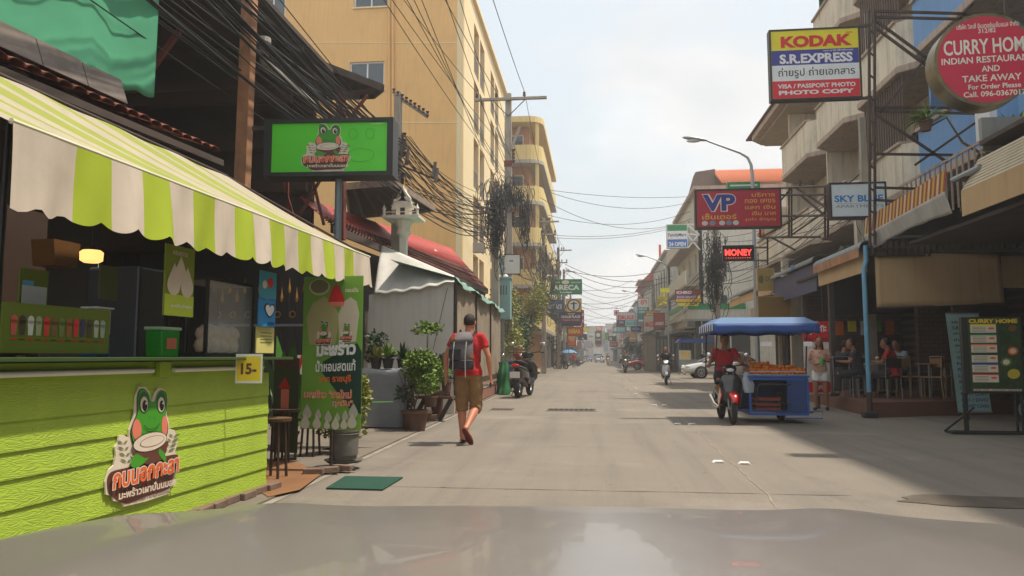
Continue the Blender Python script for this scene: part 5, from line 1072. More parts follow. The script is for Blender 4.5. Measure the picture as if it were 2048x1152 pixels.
for i in range(4): bx('blue_sheet_patch', M('blue_sheet', S(90, 150, 200, .7), .5), cB, 5.695, 5.70, 22.2 + i * .1, 22.26 + i * .1, 3.7, 3.85)
t = thing('metal_canopy', 'flat grey corrugated roof piece between the two shop canopies', 'canopy', (6, 19.8, 0), world=True)
corrugated(MB(), (6.2, 19.6, 3.98), (8.9, 19.4, 4.25), (8.9, 20.3, 3.9), (6.2, 20.3, 3.62), 18, .02).build('roof_sheet', sheetM, t, smooth=True, solid=.004)
cC = canopy('tan_canopy', 'sloping tan canopy over the shop beyond the street lamp', 6.1, 27, 35.5, 3.95, 8.8, .3, tan)
# blind and end sheeting of the restaurant, facing the camera
t = thing('canvas_blind', 'large tan canvas blind hanging across the end of the restaurant', 'blind', (7, 15.75, 0), world=True)
def fb(u, v): return (5.62 + 2.55 * u + .05 * (1 - v) * u, 15.72 + .02 * math.sin(u * 8) + .35 * u, 2.17 + 1.1 * v + .10 * u * (1 - v))
MB().grid(fb, 24, 8).build('canvas', tan, t, smooth=True, solid=.006); MB().tube([fb(0, 0), fb(1, 0)], .022, 8).build('bottom_bar', darkwood, t)
corrugated(MB(), (5.5, 15.62, 3.62), (9.4, 16.4, 3.7), (9.4, 16.4, 3.25), (5.5, 15.62, 3.2), 30, .018).build('end_sheet', M('dark_corrugated', S(98, 90, 82, .6), .7, grime=.3), t, smooth=True, solid=.004)
t = thing('canvas_blind', 'second tan blind further back at the right of the restaurant end', 'blind', (9, 17, 0), world=True); MB().grid(lambda u, v: (8.3 + 1.6 * u, 16.3 + .2 * u, 2.6 + .85 * v), 6, 4).build('canvas', tan, t, solid=.006)
# striped balcony skirt and white tarpaulin
t = thing('striped_skirt', 'orange and yellow striped cloth skirt above the restaurant canopy', 'cloth', (5.5, 14, 0), world=True)
y0, y1 = 12.3, 15.9; n_ = 44; skM = [M('skirt_red', S(165, 70, 45, .65), .7), M('skirt_yellow', S(215, 175, 60, .65), .7), M('skirt_cream', S(215, 195, 150, .7), .7)]
for i in range(n_):
    a, b = y0 + (y1 - y0) * i / n_, y0 + (y1 - y0) * (i + 1) / n_; zt = lambda y: 4.02 + .12 * (y1 - y) / (y1 - y0)
    MB().add([(5.5, a, zt(a) - .36), (5.5, b, zt(b) - .36), (5.54, b, zt(b)), (5.54, a, zt(a))], [(0, 1, 2, 3)]).build('stripe', skM[(0, 1, 0, 2)[i % 4]], t, solid=.004)
def fw_(u, v): y = y0 + (y1 - y0) * u; return (5.49 + .02 * math.sin(u * 25) * (1 - v) + .1 * (1 - v), y, 3.32 + .35 * v + .12 * (1 - u) + (.08 * math.sin(u * 3) * (1 - v)))
MB().grid(fw_, 36, 6).build('tarpaulin', M('dirty_white_tarp', S(200, 195, 185, .7), .7, var=.15, streak=.2, bump=.2, bs=20), t, smooth=True, solid=.004)
for i in range(16): y = 13.4 + i * .22; bx('rail_bar', pinkslab, t, 6.6, 6.63, y, y + .02, 3.9, 4.85)
bx('rail', pinkslab, t, 6.6, 6.63, 13.3, 16.9, 4.85, 4.9); MB().tube([(5.6, 12.25, 3.95), (5.75, 11.7, 4.02)], .05, 8).build('arm', galv, t)
# cream roller awning at the right edge
t = thing('roller_awning', 'cream slatted awning with tan lower band at the right edge above the curry board', 'awning', (5.6, 10.5, 0), world=True)
slatM = M('cream_slat', S(214, 200, 172, .7), .7, var=.1, streak=.15)
for i in range(9): z = 3.72 + i * .055; MB().add([(5.6 + .03 * i, 9, z), (5.6 + .03 * i, 12.0, z), (5.64 + .03 * i, 12.0, z + .052), (5.64 + .03 * i, 9, z + .052)], [(0, 1, 2, 3)]).build('slat', slatM, t, solid=.012)
bx('lower_band', tan, t, 5.57, 5.59, 9, 11.95, 3.32, 3.71); MB().beam((5.6, 12.02, 3.4), (5.9, 12.02, 4.3), .04, .05).build('side_arm', steel, t); MB().beam((5.6, 12.0, 3.9), (9.5, 12.0, 4.6), .05, .06).build('rafter', steel, t)
bx('roof_board', darkwood, t, 5.95, 10, 9, 12.1, 4.45, 4.52); MB().box(6.0, 10, 12.1, 12.2, 4.4, 4.9).build('gutter', sheetM, t)
t = thing('shop_interior', 'dim shop bay with brown wall behind the curry menu board', 'shop', (9, 12, 0), world=True)
bx('rear_wall', brickT, t, 8.2, 8.4, 8, 12, 0, 3.4); bx('ceiling', darkwood, t, 6.2, 9.5, 8, 15.5, 3.4, 3.46); bx('pink_board', M('pink_board', S(150, 85, 90, .6), .6), t, 8.1, 8.19, 12.5, 13.4, 2.1, 2.5); bx('side_wall', brickT, t, 8.5, 8.6, 12.01, 15.5, 0, 3.39)
# blue drain pipe
t = thing('drain_pipe', 'light blue drainpipe standing at the corner of the restaurant step', 'pipe', (5.36, 15.6, 0)); bpM = M('blue_pipe', S(110, 170, 200, .75), .4, grime=.15)
MB().tube([(0, 0, .1), (0, 0, 2.95), (.05, 0, 3.1), (.05, 0, 3.42)], .045, 12).build('pipe', bpM, t, smooth=True); bx('foot', M('dark_foot', (.03, .03, .03)), t, -.14, .12, -.12, .1, 0, .12, .02); MB().cyl((0, 0, .12), (0, 0, .5), .052).build('dirty_sleeve', steel, t)
# palm-like plants on the balcony
blade_plant('balcony_palm', 'green palm plant in front of the balcony left of the round sign', PY(1852, 262, 14.6), .12, .2, 70, .62, .016, leafA, 51, arch=.8)
MB().tube([(0, 0, 0)] * 2, .01)
o = MB().tube([PY(1985, 320, 14.2), PY(1925, 285, 14.4), PY(1893, 235, 14.8), PY(1856, 255, 14.6)], [.03, .025, .02, .02], 6).build('bent_stem', barkM, None, smooth=True); tag(o, 'pale bent stem leaning from the roof to the balcony palm', 'branch')
for u, v, l, s_ in ((2030, 235, 'grassy balcony plant below the right side of the round sign', 53), (2000, 290, 'small tufted plant on the dark roof edge at the right', 54), (2055, 270, 'dry looking plant at the right edge below the round sign', 55)):
    q = PY(u, v, 13.5); blade_plant('balcony_plant', l, Vector((q.x, q.y, q.z - .5)), .14, .2, 34, .7, .03, leafA if s_ != 55 else leafC, s_, arch=.8)

# ------------------------------------------------------------------ projecting signs, right side
# truss
t = thing('sign_truss', 'rusty steel truss tower carrying the photo shop sign above the canopy', 'truss', PY(1745, 495, 15.3), world=True)
def B(p0, p1, w_=.05, nm='truss_bar', Y=15.3): MB().beam(PY(*p0, Y), PY(*p1, Y), w_, w_, (0, 1, 0)).build(nm, steel, t)
B((1740, 495), (1738, 22), .045, 'upright'); B((1750, 490), (1749, 22), .045, 'upright')
for v in range(60, 480, 45): B((1739, v), (1750, v + 8), .03, 'rung')
for a, b in (((1716, 54), (1742, 50)), ((1716, 197), (1744, 195))): B(a, b, .05, 'sign_bracket')
for a, b in (((1748, 22), (2010, 30), ), ((1748, 34), (1990, 40)), ((1748, 215), (1925, 216)), ((1748, 222), (1985, 228)), ((1750, 308), (1905, 310)), ((1750, 40), (1900, 150)), ((1750, 55), (1862, 138)), ((1750, 228), (1895, 325)), ((1960, -10), (1760, 225)), ((1970, 232), (1830, 330)), ((1748, 375), (1850, 378)), ((1748, 400), (1830, 404))): B(a, b, .045)
# photo shop sign: four colour bands
t, p, w, h = sign_px('projecting_sign', 'tall four banded KODAK photo shop sign high over the street', 1542, 52, 1719, 202, 15.2, d=.18, face=I_Y, fr=.035)
f = .04; W2 = w / 2 - f
p.rect(-W2, f, W2, h * .27, ink('sign_red', (205, 35, 50)), 'band'); p.rect(-W2, h * .27, W2, h * .49, ink('sign_white', (215, 225, 235)), 'band'); p.rect(-W2, h * .49, W2, h * .70, ink('sign_blue', (50, 55, 140)), 'band'); p.layer()
p.text('KODAK', -W2 * .78, h * .735, W2 * .86, h * .90, I_R, .055); p.text('โกดัก', W2 * .72, h * .91, W2 * .88, h * .935, I_R, .02)
p.text('S.R.EXPRESS', -W2 * .82, h * .51, W2 * .86, h * .645, I_W, .04); p.text('เอส.อาร์.เอ็กซ์เพรส', W2 * .2, h * .665, W2 * .88, h * .69, I_W, .02)
p.text('ถ่ายรูป ถ่ายเอกสาร', -W2 * .86, h * .30, W2 * .9, h * .455, I_K, .008); p.text('VISA / PASSPORT PHOTO', -W2 * .88, h * .165, W2 * .9, h * .225, I_W, .03); p.text('PHOTO COPY', -W2 * .86, h * .075, W2 * .86, h * .135, I_W, .045)
# round restaurant sign
Yc = 9.7; q = PY(1971, 119, Yc); rr = (PY(1971, 27, Yc) - q).length
t = thing('round_sign', 'round red CURRY HOME restaurant sign with a tarnished metal rim', 'sign', (q.x, Yc, q.z), R(-4)); rimM = M('tarnished_metal', S(150, 140, 112, .7), .35, .8, var=.4, vs=6, grime=.4, bump=.4, bs=15)
MB().loft([[(r_ * math.cos(6.2832 * k / 64), y, r_ * math.sin(6.2832 * k / 64)) for k in range(64)] for r_, y in ((rr * .97, -.012), (rr, -.012), (rr, .30), (rr * .97, .30))]).build('drum', rimM, t, smooth=True)
p = Print(t, -.012); crim = ink('crimson', (205, 40, 75), k=.85); p.oval(0, 0, rr * .93, rr * .93, crim, 'face', n=64); p.layer()
k_ = rr / 92
for s_, u0, v0, u1, v1, bd in (('บริษัท วิลเลี่ อินเตอร์เนชั่นแนล จำกัด', 1922, 57, 2032, 46, .015), ('312/82', 1960, 67, 1991, 58, .01), ('CURRY HOME', 1897, 108, 2052, 78, .02), ('INDIAN RESTAURANT', 1892, 126, 2056, 113, .02), ('AND', 1962, 144, 1994, 132, .02), ('TAKE AWAY', 1927, 163, 2031, 150, .02), ('For Order Please', 1937, 178, 2029, 168, .02), ('Call. 096-0367017', 1928, 193, 2037, 182, .02)):
    p.text(s_, (u0 - 1971) * k_, (119 - v0) * k_, (u1 - 1971) * k_, (119 - v1) * k_, ink('pale_letters', (235, 215, 205)), bd)
MB().beam((rr * .6, .2, rr * .8), (rr * .6, .2, rr * 1.8), .04, .04).beam((rr * 1.0, .15, 0), (3, .3, 0), .05, .05).build('bracket', steel, t)['kind'] = 'stuff'
# VP sign
t, p, w, h = sign_px('projecting_sign', 'wide dark red VP sign with yellow Thai words over the street', 1391, 375, 1562, 458, 22, d=.25, face=ink('wine', (165, 25, 48)), fr=.05, rz=R(0))
cr_ = ink('navy_letters', (35, 45, 130))
p.text('VP', -w * .42, h * .42, -w * .02, h * .88, CR, .09); p.layer(); p.text('VP', -w * .41, h * .44, -w * .03, h * .86, cr_, .045); gold_ = ink('gold_letters', (215, 150, 60))
p.text('เซ็นเตอร์', -w * .42, h * .23, -w * .02, h * .38, gold_, .02)
for i, x in enumerate((-.40, -.31, -.2, -.12, -.04)): p.oval(w * (x + .01), h * .14, w * .035, h * .06, ink('silverprint%d' % (i % 2), ((190, 190, 180), (120, 130, 150))[i % 2]), 'jewel_picture')
for i, s_ in enumerate(('บริการ', 'ทอง เพชร', 'แลก เงิน', 'เงิน นาค', '(เก่า ชำรุด)')): p.text(s_, w * (.08 if i in (1, 2, 4) else .16), h * (.78 - .155 * i), w * .43, h * (.88 - .155 * i), gold_, .015)
t = thing('steel_lattice', 'rusty steel lattice holding the dark red sign beside the white apartments sign', 'frame', PY(1610, 480, 21), world=True)
def B2(a, b, w_=.045): MB().beam(PY(a[0], a[1], 22.1 - (a[0] - 1562) * .03), PY(b[0], b[1], 22.1 - (b[0] - 1562) * .03), w_, w_, (0, 1, 0)).build('truss_bar', steel, t)
for a, b in (((1562, 376), (1655, 372)), ((1562, 390), (1655, 389)), ((1562, 432), (1655, 431)), ((1520, 475), (1640, 474)), ((1578, 374), (1578, 475)), ((1583, 374), (1583, 475)), ((1650, 372), (1650, 475)), ((1656, 385), (1656, 475)), ((1520, 458), (1520, 476)), ((1524, 474), (1600, 432)), ((1590, 374), (1660, 420)), ((1545, 476), (1590, 500)), ((1583, 470), (1655, 420)), ((1562, 400), (1583, 376)), ((1535, 476), (1535, 530)), ((1508, 495), (1535, 495)), ((1508, 521), (1535, 521)), ((1600, 372), (1600, 362)), ((1625, 372), (1625, 362)), ((1600, 389), (1650, 431))): B2(a, b)
t, p, w, h = sign_px('projecting_sign', 'white sign reading SKY BLUE APARTMENTS in blue letters', 1661, 363, 1772, 437, 19, d=.3, face=ink('pale_sign', (212, 222, 224)), fr=.045)
p.text('SKY BLUE', -w * .42, h * .45, w * .44, h * .64, ink('sky_letters', (40, 125, 195)), .03); p.text('APARTMENTS', -w * .40, h * .29, w * .44, h * .37, ink('grey_letters', (130, 135, 140)), 0); p.rect(-w * .4, h * .405, w * .42, h * .412, ink('grey_letters', (0, 0, 0)))
# LED sign, lit
t, p, w, h = sign_px('led_sign', 'small black LED sign with lit red letters reading MONEY', 1446, 490, 1508, 522, 26, d=.15, face=black, fr=.04)
led = M('led_red', (.6, .02, .02), .5, emit=(1, .04, .03), es=2.2, var=0); v_, f_ = textgeo('MONEY', .012); pts_ = []
p.text('MONEY', -w * .43, h * .34, w * .43, h * .74, led, .03); p.layer(.001)
for i in range(1, 9): p.rect(-w * .44, h * (.34 + .05 * i) - .004, w * .44, h * (.34 + .05 * i) + .004, black, 'led_row_gap')
for i in range(11): p.rect(-w * .4 + i * w * .075, h * .17, -w * .38 + i * w * .075, h * .2, led, 'led_dash')
# convenience store signs
t, p, w, h = sign_px('projecting_sign', 'green white and blue store sign reading FamilyMart 24 OPEN', 1334, 448, 1375, 496, 54, d=.5, face=I_W, rim=white_frame, fr=.04)
p.rect(-w * .47, h * .72, w * .47, h * .97, I_G, 'band'); p.rect(-w * .47, h * .03, w * .47, h * .36, ink('mart_blue', (40, 105, 190)), 'band'); p.layer(); p.text('FamilyMart', -w * .43, h * .44, w * .43, h * .62, ink('mart_navy', (40, 70, 110)), .015); p.text('24 OPEN', -w * .4, h * .07, w * .4, h * .25, I_W, .04)
t2 = thing('sign_bracket', 'white lattice arm behind the convenience store sign', 'bracket', PY(1380, 470, 54.3), world=True)
for a, b in (((1375, 448), (1400, 450)), ((1375, 468), (1400, 470)), ((1375, 450), (1400, 470)), ((1375, 470), (1400, 500)), ((1376, 496), (1396, 470))): MB().beam(PY(*a, 54.3), PY(*b, 54.3), .09, .09, (0, 1, 0)).build('bar', white_frame, t2)
t, p, w, h = sign_px('projecting_sign', 'dark red and yellow sign reading ICHIRO above the convenience store', 1351, 579, 1403, 605, 50, d=.2, face=ink('maroon', (140, 30, 50)), fr=.03)
p.rect(-w * .48, h * .03, w * .48, h * .27, ink('amber', (240, 175, 40)), 'band'); p.rect(-w * .46, h * .3, w * .3, h * .55, ink('violet', (85, 80, 170)), 'band'); p.layer(); p.text('ICHIRO', -w * .45, h * .66, w * .12, h * .9, I_W, .05); p.text('BOOK MARKET', -w * .44, h * .33, w * .28, h * .5, CR, .03); p.oval(w * .39, h * .42, w * .06, h * .16, I_Y)
t, p, w, h = sign_px('projecting_sign', 'white sign panel with green frame partly behind the dark red sign', 1455, 363, 1520, 378, 36, d=.3, face=ink('pale_sign', (0, 0, 0)), rim=I_G, fr=.12)
t, p, w, h = sign_px('shop_sign', 'dull yellow exchange shop sign reading EXC under the slate blue canopy', 1515, 536, 1548, 581, 25.4, d=.2, face=ink('mustard', (175, 150, 80), k=.8), rim=tan, fr=.02)
p.oval(-w * .27, h * .5, w * .17, h * .2, ink('dim_olive', (100, 90, 60)), 'badge', n=6); p.text('EXC', -w * .02, h * .4, w * .45, h * .62, ink('dim_olive', (0, 0, 0)), .03, slope=.2)
t, p, w, h = sign_px('shop_sign', 'faded golden brown shop board under the yellow exchange sign', 1516, 592, 1582, 636, 24, d=.12, face=M('gold_brown_board', S(165, 125, 60, .62), .6, var=.3, vs=1.2), rim=ink('mustard', (0, 0, 0)), fr=.03)
# lamps
lampM = M('lamp_grey', S(170, 175, 178, .8), .45, .5)
def street_lamp(label, x, y, hgt=8.55):
    t = thing('street_lamp', label, 'street lamp', (x, y, 0), 0, 'street lamps along the right kerb')
    MB().tube([(0, 0, 0), (0, 0, hgt - .9), (-.03, 0, hgt - .55), (-.14, 0, hgt - .28), (-.4, 0, hgt - .1), (-1.55, 0, hgt + .38)], [.085, .06, .055, .05, .045, .035], 12).build('pole', lampM, t, smooth=True)
    MB().loft([[( -1.5 - x_, yy * w_, hgt + .38 + x_ * .16 + zz * h_) for yy, zz in ((-1, 0), (-.8, .7), (0, 1), (.8, .7), (1, 0), (.7, -.55), (-.7, -.55))] for x_, w_, h_ in ((0, .03, .03), (.12, .09, .06), (.35, .15, .10), (.7, .15, .10), (.88, .07, .05), (.92, .01, .01))]).build('lamp_head', lampM, t, smooth=True, sub=1)
    MB().ball((-2.02, 0, hgt + .39), (.26, .11, .06)).build('lens', M('lamp_lens', S(205, 205, 195), .2), t, smooth=True); bx('base_plate', steel, t, -.15, .15, -.15, .15, 0, .03)
    return t
street_lamp('tall street lamp with a curved arm between the dark red and photo signs', 5.62, 27)
street_lamp('second street lamp standing near the convenience store corner', 5.6, 58.5); street_lamp('third street lamp above the red cross pharmacy sign', 5.6, 90); street_lamp('farthest visible street lamp on the right', 5.6, 122)

# ------------------------------------------------------------------ buildings farther along on the right
def block(label, side, xf, y0, y1, h, wall, name='building', roof=None, fl=3.1, bal=True, sg=None, awn_=None, par=None, wm=None, ww=1.2, cat='building', gf=True, depth=9):
    """shophouse block: wall with openings on the street and towards the camera, balconies, shopfront"""
    t = thing(name, label, cat, (xf + side * 4, (y0 + y1) / 2, 0), world=True); L = y1 - y0; nb = max(1, int(L / 3.6)); ops = []
    z0 = 3.5; nf = int((h - z0) / fl)
    for f_ in range(nf):
        for b_ in range(nb): s = (b_ + .5) * L / nb; ops.append((s - ww / 2, s + ww / 2, z0 + f_ * fl + .9, z0 + f_ * fl + 2.3))
    p0, p1 = ((xf, y1), (xf, y0)) if side > 0 else ((xf, y0), (xf, y1))
    facade(MB(), p0, p1, 3.2, h, ops, .25).build('wall', wall, t)
    for o_ in ops: window(t, p0, p1, o_, fm=wm or white_frame, bar=.07)
    xe = xf + side * depth; ops2 = []
    k2 = 2
    for f_ in range(nf):
        for b_ in range(k2): s = .9 + b_ * 3.2 if side > 0 else depth - 2.2 - b_ * 3.2; ops2.append((s, s + 1.1, z0 + f_ * fl + .9, z0 + f_ * fl + 2.2))
    q0, q1 = ((xf, y0), (xe, y0)) if side > 0 else ((xe, y0), (xf, y0))
    facade(MB(), q0, q1, 0, h, ops2, .25).build('side_wall', wall, t)
    for o_ in ops2: window(t, q0, q1, o_, bar=.07)
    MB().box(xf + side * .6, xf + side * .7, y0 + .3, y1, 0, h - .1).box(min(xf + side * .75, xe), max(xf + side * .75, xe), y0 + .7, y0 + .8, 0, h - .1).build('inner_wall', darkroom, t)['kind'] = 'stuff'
    bx('roof', roof or pinkslab, t, min(xf - side * .35, xe), max(xf - side * .35, xe), y0 - .3, y1 + .1, h + .002, h + .25)
    if bal:
        for f_ in range(nf):
            z = z0 + f_ * fl - .25; bx('balcony_slab', pinkslab, t, min(xf - side * 1.0, xf - side * .002), max(xf - side * 1.0, xf - side * .002), y0 + .2, y1 - .2, z, z + .15); bx('parapet', par or wall, t, min(xf - side * 1.0, xf - side * .9), max(xf - side * 1.0, xf - side * .9), y0 + .2, y1 - .2, z + .151, z + 1.15)
    if gf:
        for b_ in range(nb): ya = y0 + b_ * L / nb; bx('pillar', wall, t, min(xf, xf + side * .3), max(xf, xf + side * .3), ya, ya + .3, 0, 3.198)
        bx('canopy', awn_ or sheetM, t, min(xf - side * 1.5, xf - side * .002), max(xf - side * 1.5, xf - side * .002), y0 + .1, y1 - .1, 3.0, 3.08)
    return t
tanW = M('tan_render', S(215, 192, 155, .7), .85, var=.15, streak=.35, grime=.15); greyW = M('grey_white_render', S(200, 200, 192, .72), .85, var=.15, streak=.3); whW = M('pale_render', S(220, 218, 206, .75), .85, var=.1, streak=.3)
redroof = M('far_red_roof', S(190, 90, 66, .65), .8, var=.2); orangeroof = M('orange_tiles', S(215, 120, 70, .65), .8, var=.25, vs=6); salmon = M('salmon_render', S(210, 95, 75, .68), .8); paleblue = M('pale_blue_render', S(170, 190, 205, .72), .8, streak=.25)
block('tan house with balconies set back behind the silver car', 1, 11.4, 37.5, 52, 9.3, tanW, roof=M('orange_tiles', (0, 0, 0)))
orr = thing('tiled_roof', 'orange tiled roof peeking above the dark red sign', 'roof', (9, 60, 14.5), world=True)
corrugated(MB(), (9.4, 60.2, 16.0), (15, 60.2, 16.0), (15, 55.6, 13.9), (9.4, 55.6, 13.9), 24, .05).build('tile_sheet', orangeroof, orr, smooth=True, solid=.02); bx('wall', tanW, orr, 9.6, 15, 60.2, 69, 13.66, 15.8)
MB().prism([(7.4, 13.7), (7.9, 15.5), (9.38, 15.7), (9.38, 13.7)], 58.5, 60.0, 'y').build('side_eave', M('brown_eave', S(120, 98, 84, .7), .85, grime=.3), orr)
fm_ = block('corner convenience store building with cream upper floors', 1, 7.6, 55.5, 70, 13.4, whW, bal=True, depth=8)
stf = thing('store_fascia', 'white store fascia with a green stripe running round the corner', 'sign', (7, 56, 0), world=True)
bx('fascia_board', whW, stf, 6.6, 10.6, 54.4, 55.1, 3.85, 4.95); bx('green_stripe', I_G, stf, 6.59, 10.6, 54.36, 54.399, 4.55, 4.95); bx('fascia_board', whW, stf, 6.3, 6.599, 54.6, 66, 3.85, 5.0); bx('green_stripe', I_G, stf, 6.26, 6.299, 54.6, 66, 4.6, 5.0); bx('canopy_edge', galv, stf, 6.1, 10.6, 54.2, 54.35, 3.7, 3.84)
bx('store_front', M('store_glass', S(95, 98, 95, .6), .15), stf, 7.2, 11, 55.2, 55.3, .1, 3.8)
for x in (7.6, 8.6, 9.6): bx('mullion', white_frame, stf, x, x + .08, 55.12, 55.19, .1, 3.8)
t, p, w, h = sign_px('shop_sign', 'yellow panel sign on the balcony above the convenience store', 1356, 596, 1396, 612, 53.5, d=.1, face=I_Y, rim=I_Y, fr=.03); p.text('KUM', w * .1, h * .1, w * .45, h * .7, I_K, .04)
t, p, w, h = sign_px('shop_sign', 'oval lime yellow sign beside the second street lamp', 1321, 576, 1339, 585, 57, d=.1, face=ink('lime_sign', (225, 225, 40)), rim=I_Y, fr=.03)
kiosk = thing('shuttered_kiosk', 'grey kiosk with ribbed shutters on the right corner', 'kiosk', (5.4, 64, 0), world=True)
bx('wall', M('kiosk_wall', S(158, 148, 132, .65), .8, var=.1), kiosk, 4.15, 4.9, 62, 66, 0, 3.05); bx('body', M('kiosk_grey', S(120, 116, 108, .6), .8), kiosk, 4.9, 9.5, 62.3, 66, 0, 2.9)
for i in range(14): x = 5.0 + i * .3; MB().box(x, x + .18, 62.2, 62.27, .5, 2.6).build('shutter_rib', M('shutter_grey', S(150, 152, 146, .65), .6), kiosk)
MB().prism([(3.9, 2.9), (6, 3.7), (6, 3.8), (3.8, 3.05)], 61.7, 66, 'y').build('roof', M('green_grey_roof', S(110, 128, 112, .6), .7), kiosk)
arch = block('grey white building with rows of tall arches beyond the store', 1, 7.3, 76, 94, 11.6, greyW, bal=False)
for i in range(5):
    y = 78 + i * 3.3; pts = [(y - .9, 7.2), (y + .9, 7.2)] + [(y + .9 * math.cos(R(a_)), 9.4 + .9 * math.sin(R(a_))) for a_ in range(0, 181, 20)]
    MB().prism(pts, 7.18, 7.28, 'x').build('arch_opening', darkroom, arch); MB().tube([(7.2, a_, b_) for a_, b_ in [(y - 1.0, 7.2)] + [(y + 1.0 * math.cos(R(a_)), 9.4 + 1.0 * math.sin(R(a_))) for a_ in range(180, -1, -20)] + [(y + 1.0, 7.2)]], .09, 6).build('arch_trim', whW, arch)
for i in range(3): MB().lathe([(.3, 0), (.35, .1), (.15, .3), (.5, .7), (.1, .6), (.1, 1.2), (.001, 1.5)], (6.9, 76 + i * 3, 6.4), 8).build('gold_ornament', I_Y, arch)
block('house with a red hipped roof beyond the arched building', 1, 7.2, 96, 112, 10.4, whW, bal=True)
rr_ = thing('tiled_roof', 'faded red pitched roof above the pharmacy signs', 'roof', (8, 104, 10.6), world=True); MB().prism([(5.9, 10.7), (8.5, 13.2), (13, 13.2), (13, 10.7)], 95.5, 112.5, 'y').build('roof_slope', redroof, rr_); MB().cyl((8.4, 97, 13.2), (8.4, 97, 15.5), .16).build('red_mast', salmon, rr_)
block('tall salmon red narrow building behind the pharmacy signs', 1, 6.9, 114, 122, 12.5, salmon, bal=False); block('pale blue shophouse far on the right', 1, 6.9, 123, 136, 10.0, paleblue); block('far pale shophouse with balconies on the right', 1, 6.7, 137, 160, 9.6, whW); block('farthest tan shophouse on the right', 1, 6.4, 161, 190, 9.0, tanW); block('last grey building on the right before the bend', 1, 5.2, 192, 225, 9.5, greyW)
# left side beyond the cream block
block('low shop with olive awnings under the cream block', -1, -5.2, 38, 53, 3.9, tanW, bal=False, awn_=darkwood)
block('narrow white shophouse beyond the cream block', -1, -5.0, 78, 88, 13.0, whW); block('tan shophouse behind the green lodge sign', -1, -4.9, 89, 104, 12.6, tanW); block('grey shophouse beyond the round black and yellow sign', -1, -4.7, 105, 122, 11, greyW); block('pale shophouse far on the left', -1, -4.6, 123, 150, 9.5, whW); block('farthest left shophouse in tan', -1, -4.4, 151, 190, 8.8, tanW); block('last pale building on the left before the bend', -1, -3.4, 192, 230, 8.6, paleblue)
# closing buildings at the far bend
for i, (x0, x1, hh, m_, l) in enumerate(((-16, -3, 11.5, whW, 'white building with a gabled front closing the street'), (-2.8, 3.5, 11.0, greyW, 'grey tan building in the middle of the far street end'), (3.8, 9.0, 12.0, greyW, 'grey building closing the street end on the right'))):
    t = thing('building', l, 'building', ((x0 + x1) / 2, 250 + i * 8, 0), world=True); y = 245 + i * 6; n_ = int((x1 - x0) / 3); ops = [((k_ + .3) * (x1 - x0) / n_, (k_ + .3) * (x1 - x0) / n_ + 1.4, zz, zz + 1.5) for k_ in range(n_) for zz in (4.2, 7.2, 10.0) if zz + 2 < hh]
    facade(MB(), (x0, y), (x1, y), 0, hh, ops, .3).build('wall', m_, t)
    for o_ in ops: window(t, (x0, y), (x1, y), o_, bar=.08)
    bx('inner_wall', darkroom, t, x0, x1, y + 1, y + 1.1, 0, hh); bx('roof', pinkslab, t, x0 - .3, x1 + .3, y - .3, y + 8, hh + .002, hh + .3)
    if i == 0: MB().prism([(-9.5, 11.8), (-3.2, 11.8), (-6.3, 14.6)], y - .2, y + 6, 'y').build('gable', m_, t)
MB().box(-30, 30, 262, 263, 0, 9).build('far_wall', greyW)['kind'] = 'structure'

# ------------------------------------------------------------------ distant signs
def ds(label, u0, v0, u1, v1, Y, face, items=(), rim=None, name='projecting_sign', d=.3):
    t, p, w, h = sign_px(name, label, u0, v0, u1, v1, Y, d=d, face=face, rim=rim or steel, fr=.04)
    for it in items:
        if it[0] == 'r': p.rect(w * it[1], h * it[2], w * it[3], h * it[4], it[5], 'band'); p.layer()
        elif it[0] == 't': p.text(it[1], w * it[2], h * it[3], w * it[4], h * it[5], it[6], .04); p.layer()
        elif it[0] == 'o': p.oval(w * it[1], h * it[2], w * it[3], h * it[4], it[5], 'disc'); p.layer()
    return t
ar = ds('green sign reading ARECA Lodge with a pale arrow', 1101, 558, 1164, 589, 60, ink('areca_green', (0, 125, 85)), [('t', 'ARECA', -.42, .28, .42, .62, I_W), ('t', 'Lodge', -.2, .07, .18, .2, I_W), ('o', -.02, .8, .12, .13, CR), ('t', 'อารีกา ลอดจ์', .16, .74, .46, .84, CR), ('r', -.36, .77, -.2, .83, I_Y)], I_G)
p = Print(ar, -.01); a = PY(1101, 589, 60); b = PY(1164, 558, 60); w, h = b.x - a.x, b.z - a.z; p.poly([(-w * .44, h * .8), (-w * .33, h * .9), (-w * .33, h * .7)], I_Y, 'arrow')
ds('black and yellow sign with a white disc and black letter T', 1132, 597, 1163, 625, 66, ink('amber', (0, 0, 0)), [('o', 0, .5, .43, .45, I_K), ('o', 0, .5, .35, .37, ink('pale_sign', (0, 0, 0))), ('r', -.05, .2, .05, .78, I_K), ('r', -.2, .6, .2, .68, I_K)])
ds('dark blue sign reading PLACE under the round letter T', 1118, 624, 1164, 646, 66, ink('night_blue', (35, 35, 90)), [('t', 'CHALIE PLACE', -.4, .45, .42, .7, I_W), ('t', 'OVERSEAS FOR SUPER', -.36, .18, .4, .34, I_O), ('t', 'THE GUEST', -.15, .78, .2, .9, CR)])
ds('black strip sign below the dark blue sign', 1122, 646, 1162, 652, 66, I_K)
ds('orange red restaurant sign with yellow words on the left', 1135, 654, 1166, 672, 70, ink('rust_sign', (195, 75, 35)), [('t', 'KEBAB', -.42, .3, .3, .75, I_Y)])
ds('tall orange banner with a pale round picture on the left', 1134, 663, 1152, 692, 72, I_O, [('o', .05, .62, .4, .3, ink('pale_disc', (230, 185, 140)))])
ds('narrow red and white striped sign edge beside the dark blue sign', 1163, 620, 1168, 655, 74, I_R, [('r', -.4, .3, .4, .45, I_W), ('r', -.4, .65, .4, .8, I_W)])
